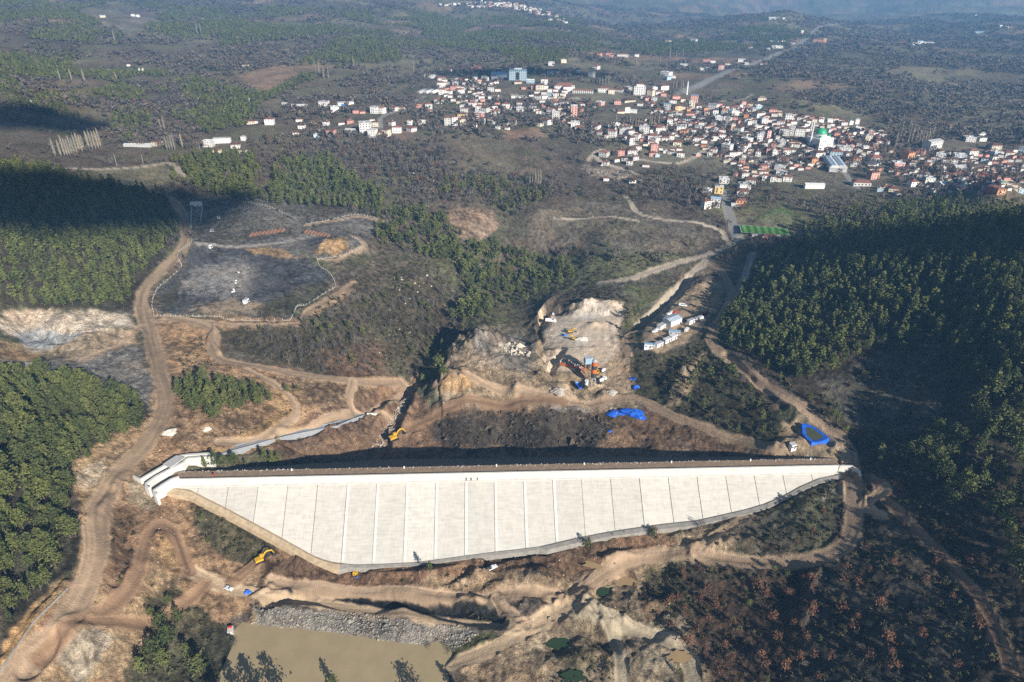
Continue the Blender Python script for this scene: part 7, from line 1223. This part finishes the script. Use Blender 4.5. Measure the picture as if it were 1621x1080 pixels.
for k, (u, v, lab) in enumerate(((946, 662, 'left timber beam lying on the dark rubble'), (951, 662, 'right timber beam lying on the dark rubble'), (1002, 692, 'black pipe lying on the ground left of the tarp track'))):
    x, y, z = at(u, v); tag(MB().tube([(-3, 0, .3), (0, .1, .35), (3, 0, .3)], .3, 7).build('timber_beam' if k < 2 else 'steel_pipe', M['wood' if k < 2 else 'steel'], None, (x, y, z), 1.75 if k < 2 else -1.0), lab, 'beam' if k < 2 else 'pipe')
# brick bays of the range, small targets
for k in range(9):
    u = 398 + k*6.2; x, y, z = at(u, 373 - k*.9); tag(MB().add([(-1.4,-3,-.5),(1.4,-3,-.5),(1.4,3,-.5),(-1.4,3,-.5),(-.5,-2,1.6),(.5,-2,1.6),(.5,3,2.4),(-.5,3,2.4)], [(0,3,2,1),(4,5,6,7),(0,1,5,4),(1,2,6,5),(2,3,7,6),(3,0,4,7)]).build('earth_bay', M['brick'], None, (x, y, z), -.3), 'sloping red brown earth bay in the upper row on the grey range', 'bay', 'earth bays in the upper row')
for k in range(8):
    u = 484 + k*5; x, y, z = at(u, 368 + k*1.0); tag(MB().add([(-1.2,-2.6,-.5),(1.2,-2.6,-.5),(1.2,2.6,-.5),(-1.2,2.6,-.5),(-.4,-2,1.5),(.4,-2,1.5),(.4,2.6,2.2),(-.4,2.6,2.2)], [(0,3,2,1),(4,5,6,7),(0,1,5,4),(1,2,6,5),(2,3,7,6),(3,0,4,7)]).build('earth_bay', M['brick'], None, (x, y, z), -.4), 'short red brown earth bay behind the soot black hollow', 'bay', 'earth bays behind the orange mound')
for k, (u, v) in enumerate(((378, 432), (374, 445), (373, 449), (370, 459), (368, 463), (371, 462))):
    x, y, z = at(u, v); tag(MB().box(-.6, .6, -.3, .3, -.2, 1.0).build('target_block', M['white'], None, (x, y, z), random.uniform(-.3, .3)), 'small white block standing in the line across the grey pad', 'block', 'white blocks on the grey pad')
# boundary walls with posts
M['kerbstone'] = mat('kerb_stone', (.33, .30, .26), .9, nz=.6)
def fence(P, label, h=1.5, posts=True):
    q = spline(np.array(P, float), 4) if len(P) > 3 else np.array(P, float); g = ats(q); e = empty('boundary_fence', tuple(map(float, g[0])), 0, label, 'fence'); R = [(a[0]-g[0][0], a[1]-g[0][1]) for a in g]
    wall_run(R, [a[2]-g[0][2]-.6 for a in g], [a[2]-g[0][2]+h*.28 for a in g], .28).build('wall', M['kerbstone'], e); run = 0; last = 0; n = 0; pm = None
    for i in range(len(g)-1):
        L = math.hypot(*(g[i+1][:2]-g[i][:2])); k = max(1, int(L/3.2))
        for j in range(k):
            if n > 95 or not posts: break
            t = j/k; x = R[i][0]*(1-t)+R[i+1][0]*t; y = R[i][1]*(1-t)+R[i+1][1]*t; zz = (g[i][2]*(1-t)+g[i+1][2]*t)-g[0][2]
            if pm is None: pm = MB().box(-.10, .10, -.10, .10, -.5, h*.95).build('post', M['white'], e); o = pm
            else: o = bpy.data.objects.new('post', pm.data); COL.objects.link(o); o.parent = e
            o.location = (x, y, zz); n += 1
    return e
fence([(304,372),(303,385),(291,393),(281,402),(285,415),(287,423),(270,440),(250,457),(241,480),(244,500)], 'pale boundary fence along the left haul road by the grey pad')
fence([(244,500),(270,501),(340,501),(360,506),(410,508),(460,507)], 'pale boundary fence along the lower side of the grey pad'); fence([(460,507),(466,495),(471,485),(485,483),(510,467),(532,454)], 'pale boundary fence climbing past the scrub at the pad corner'); fence([(532,454),(527,440),(518,430),(506,422),(502,410)], 'pale boundary fence at the far right side of the grey pad'); fence([(502,410),(530,407),(565,397),(575,391),(566,381),(556,375)], 'pale boundary fence looping round the orange mound'); fence([(485,355),(520,349),(562,340),(602,347)], 'pale boundary fence along the upper range track')
fence([(385,320),(420,326),(450,338),(475,352)], 'pale boundary fence on the slope above the range')
fence([(0,1066),(25,1028),(55,985),(85,955),(108,932)], 'low stone kerb wall along the bottom left haul road', 3.2, False)
# poles
for k, (u, v, hp) in enumerate([(185,262,18),(227,259,14),(249,257,7),(317,239,13),(464,217,9),(605,184,15),(976,190,9),(641,176,6),(593,226,14),(1000,135,8),(1147,262,9),(1220,90,6),(1262,66,6),(1175,96,6),(793,160,12),(1190,60,10),(750,163,12),(537,218,10)]):
    x, y, z = at(u, v); h = max(6, hp*float(proj(x, y, z)[2])/F*1.03); e = empty('utility_pole', (x, y, z), random.uniform(-.6, .6), 'slim concrete power pole ' + ('first beside the pale lane', 'second along the pale lane', 'short one at the lane end', 'by the white farm house', 'near the outlying red roofs', 'at the foot of the curving lane', 'above the poplar grove', 'at the top of the curving lane', 'below the white apartment block', 'near the red roofed school hall', 'in the scrub under the lower town', 'left of the highway middle', 'at the highway bend', 'beside the lower highway', 'before the hospital', 'on the far plain left of the highway', 'in the field under the hospital', 'left of the pink house')[k], 'utility pole', 'power poles')
    MB().tube([(0,0,-.5), (0,0,h)], [.22, .13], 6).build('shaft', M['galv'], e); MB().box(-1.1, 1.1, -.09, .09, h-.9, h-.72).build('crossarm', M['steel'], e)
# people
def person(x, y, z, rz, label, coat='darkcoat', pose=0.0):
    e = empty('person', (x, y, z), rz, label, 'person'); V = [(0,0,.95),(0,0,1.15),(0,.01,1.38),(0,.01,1.5),(0,.02,1.58),(0,.03,1.70),(.10,0,.88),(.12,.03+pose,.48),(.12,-.02+pose,.06),(-.10,0,.88),(-.12,-.03-pose,.48),(-.12,-.05-pose,.06),(.2,0,1.40),(.27,.02,1.12),(.26,.10,.88),(-.2,0,1.40),(-.27,-.02,1.12),(-.25,.08,.88),(.13,.14+pose,.04),(-.13,.1-pose,.04),(.26,.13,.79),(-.25,.11,.79)]
    E = [(0,1),(1,2),(2,3),(3,4),(4,5),(0,6),(6,7),(7,8),(0,9),(9,10),(10,11),(2,12),(12,13),(13,14),(2,15),(15,16),(16,17),(8,18),(11,19),(14,20),(17,21)]; R = [.15,.15,.17,.07,.09,.10,.10,.075,.055,.10,.075,.055,.075,.055,.042,.075,.055,.042,.05,.05,.04,.04]
    me = bpy.data.meshes.new('body'); me.from_pydata(V, E, []); o = bpy.data.objects.new('body', me); COL.objects.link(o); o.parent = e; md = o.modifiers.new('skin', 'SKIN')
    if not me.skin_vertices: 
        bpy.context.view_layer.objects.active = o; bpy.ops.object.skin_root_mark if False else None
    sv = me.skin_vertices[0].data if me.skin_vertices else None
    if sv:
        for i, r_ in enumerate(R): sv[i].radius = (r_, r_)
        sv[0].use_root = True
    o.modifiers.new('sub', 'SUBSURF').levels = 1; me.materials.append(M[coat])
    MB().lathe([(.02, 1.60), (.10, 1.64), (.115, 1.72), (.09, 1.80), (.02, 1.83)], 8, (0, .02, 0)).build('hair', M['steel'], e, smooth=True); MB().lathe([(.02, 1.54), (.085, 1.60), (.095, 1.68), (.02, 1.74)], 8, (0, .05, 0)).build('face', M['skin'], e, smooth=True); return e
for (s, o, lab, cc, ps) in ((150.5, 1.45, 'person in dark clothes standing at the left of three on the wall ledge', 'darkcoat', .08), (153.0, 1.5, 'person in dark clothes in the middle of three on the wall ledge', 'darkcoat', .02), (156.2, 1.4, 'person in dark clothes at the right of three on the wall ledge', 'darkcoat', -.06)):
    p = dam_xy(s, o); person(p[0], p[1], WALLB+.15, random.uniform(-.8, .8), lab, cc, ps)
for (s, lab) in ((223, 'worker in dark clothes at the foot of the face, left of two'), (229, 'worker in dark clothes at the foot of the face, right of two')):
    zt = toe_z(s); p = dam_xy(s, face_o(zt)+2.6); person(p[0], p[1], zt+.2, 2.0, lab, 'darkcoat', .05)
# ------------------------------------------------------------------ clouds that shade parts of the valley, and the blue air
cm = mat('cloud_white', (.8, .8, .8), 1.0, 0.0, nz=.01)
def cloud(tx, ty, tz, rx, ry, label, seed, hz=1250.0):
    """a cumulus whose shadow falls round the ground point tx,ty"""
    k = (hz - tz)/TOSUN[2]; cx, cy = tx + TOSUN[0]*k, ty + TOSUN[1]*k; r = np.random.default_rng(seed); b = MB(); n = 30
    for i in range(n):
        a = i*2.4; q = math.sqrt((i+.5)/n)*.86; R = (min(rx, ry))*(.28 + .16*r.uniform())*(1.15 - .5*q); px, py = rx*q*math.cos(a), ry*q*math.sin(a)
        P = [(max(R*math.cos(t), .02), R*.45*math.sin(t)) for t in np.linspace(-1.57, 1.57, 7)]; b.lathe(P, 10, (px, py, r.uniform(-.06, .12)*R))
    o = b.build('cloud', cm, None, (cx, cy, hz), smooth=True); return tag(o, label, 'cloud', None, 'structure')
def shade(u, v, rx, ry, label, seed): x, y, z = at(u, v); cloud(x, y, z, rx, ry, label, seed)
shade(110, 318, 190, 95, 'broad flat cloud shading the left wooded hillside', 1)
shade(35, 185, 110, 75, 'small cloud shading scrub at the left edge', 2)
shade(830, 117, 230, 70, 'long cloud shading the field behind the hospital', 4)
shade(1590, 374, 105, 50, 'broad cloud shading the top of the right wood', 5)
# haze
lo = float(gz.min()) - 2; hi = float(max(gz.max(), CAMZ)) + 15; X = 15900.0
hz = MB().box(-X, X, -X, X, lo, hi).build('haze', []) ; m = bpy.data.materials.new('haze'); m.use_nodes = True; t = m.node_tree; t.nodes.clear(); out = t.nodes.new('ShaderNodeOutputMaterial'); pv = t.nodes.new('ShaderNodeVolumePrincipled'); pv.inputs['Color'].default_value = (*HAZE_C, 1); pv.inputs['Density'].default_value = HAZE_D; pv.inputs['Anisotropy'].default_value = .0
t.links.new(pv.outputs[0], out.inputs['Volume']); hz.data.materials.append(m); tag(hz, 'pale blue air of the valley', None, None, 'stuff'); print('haze box', lo, hi)
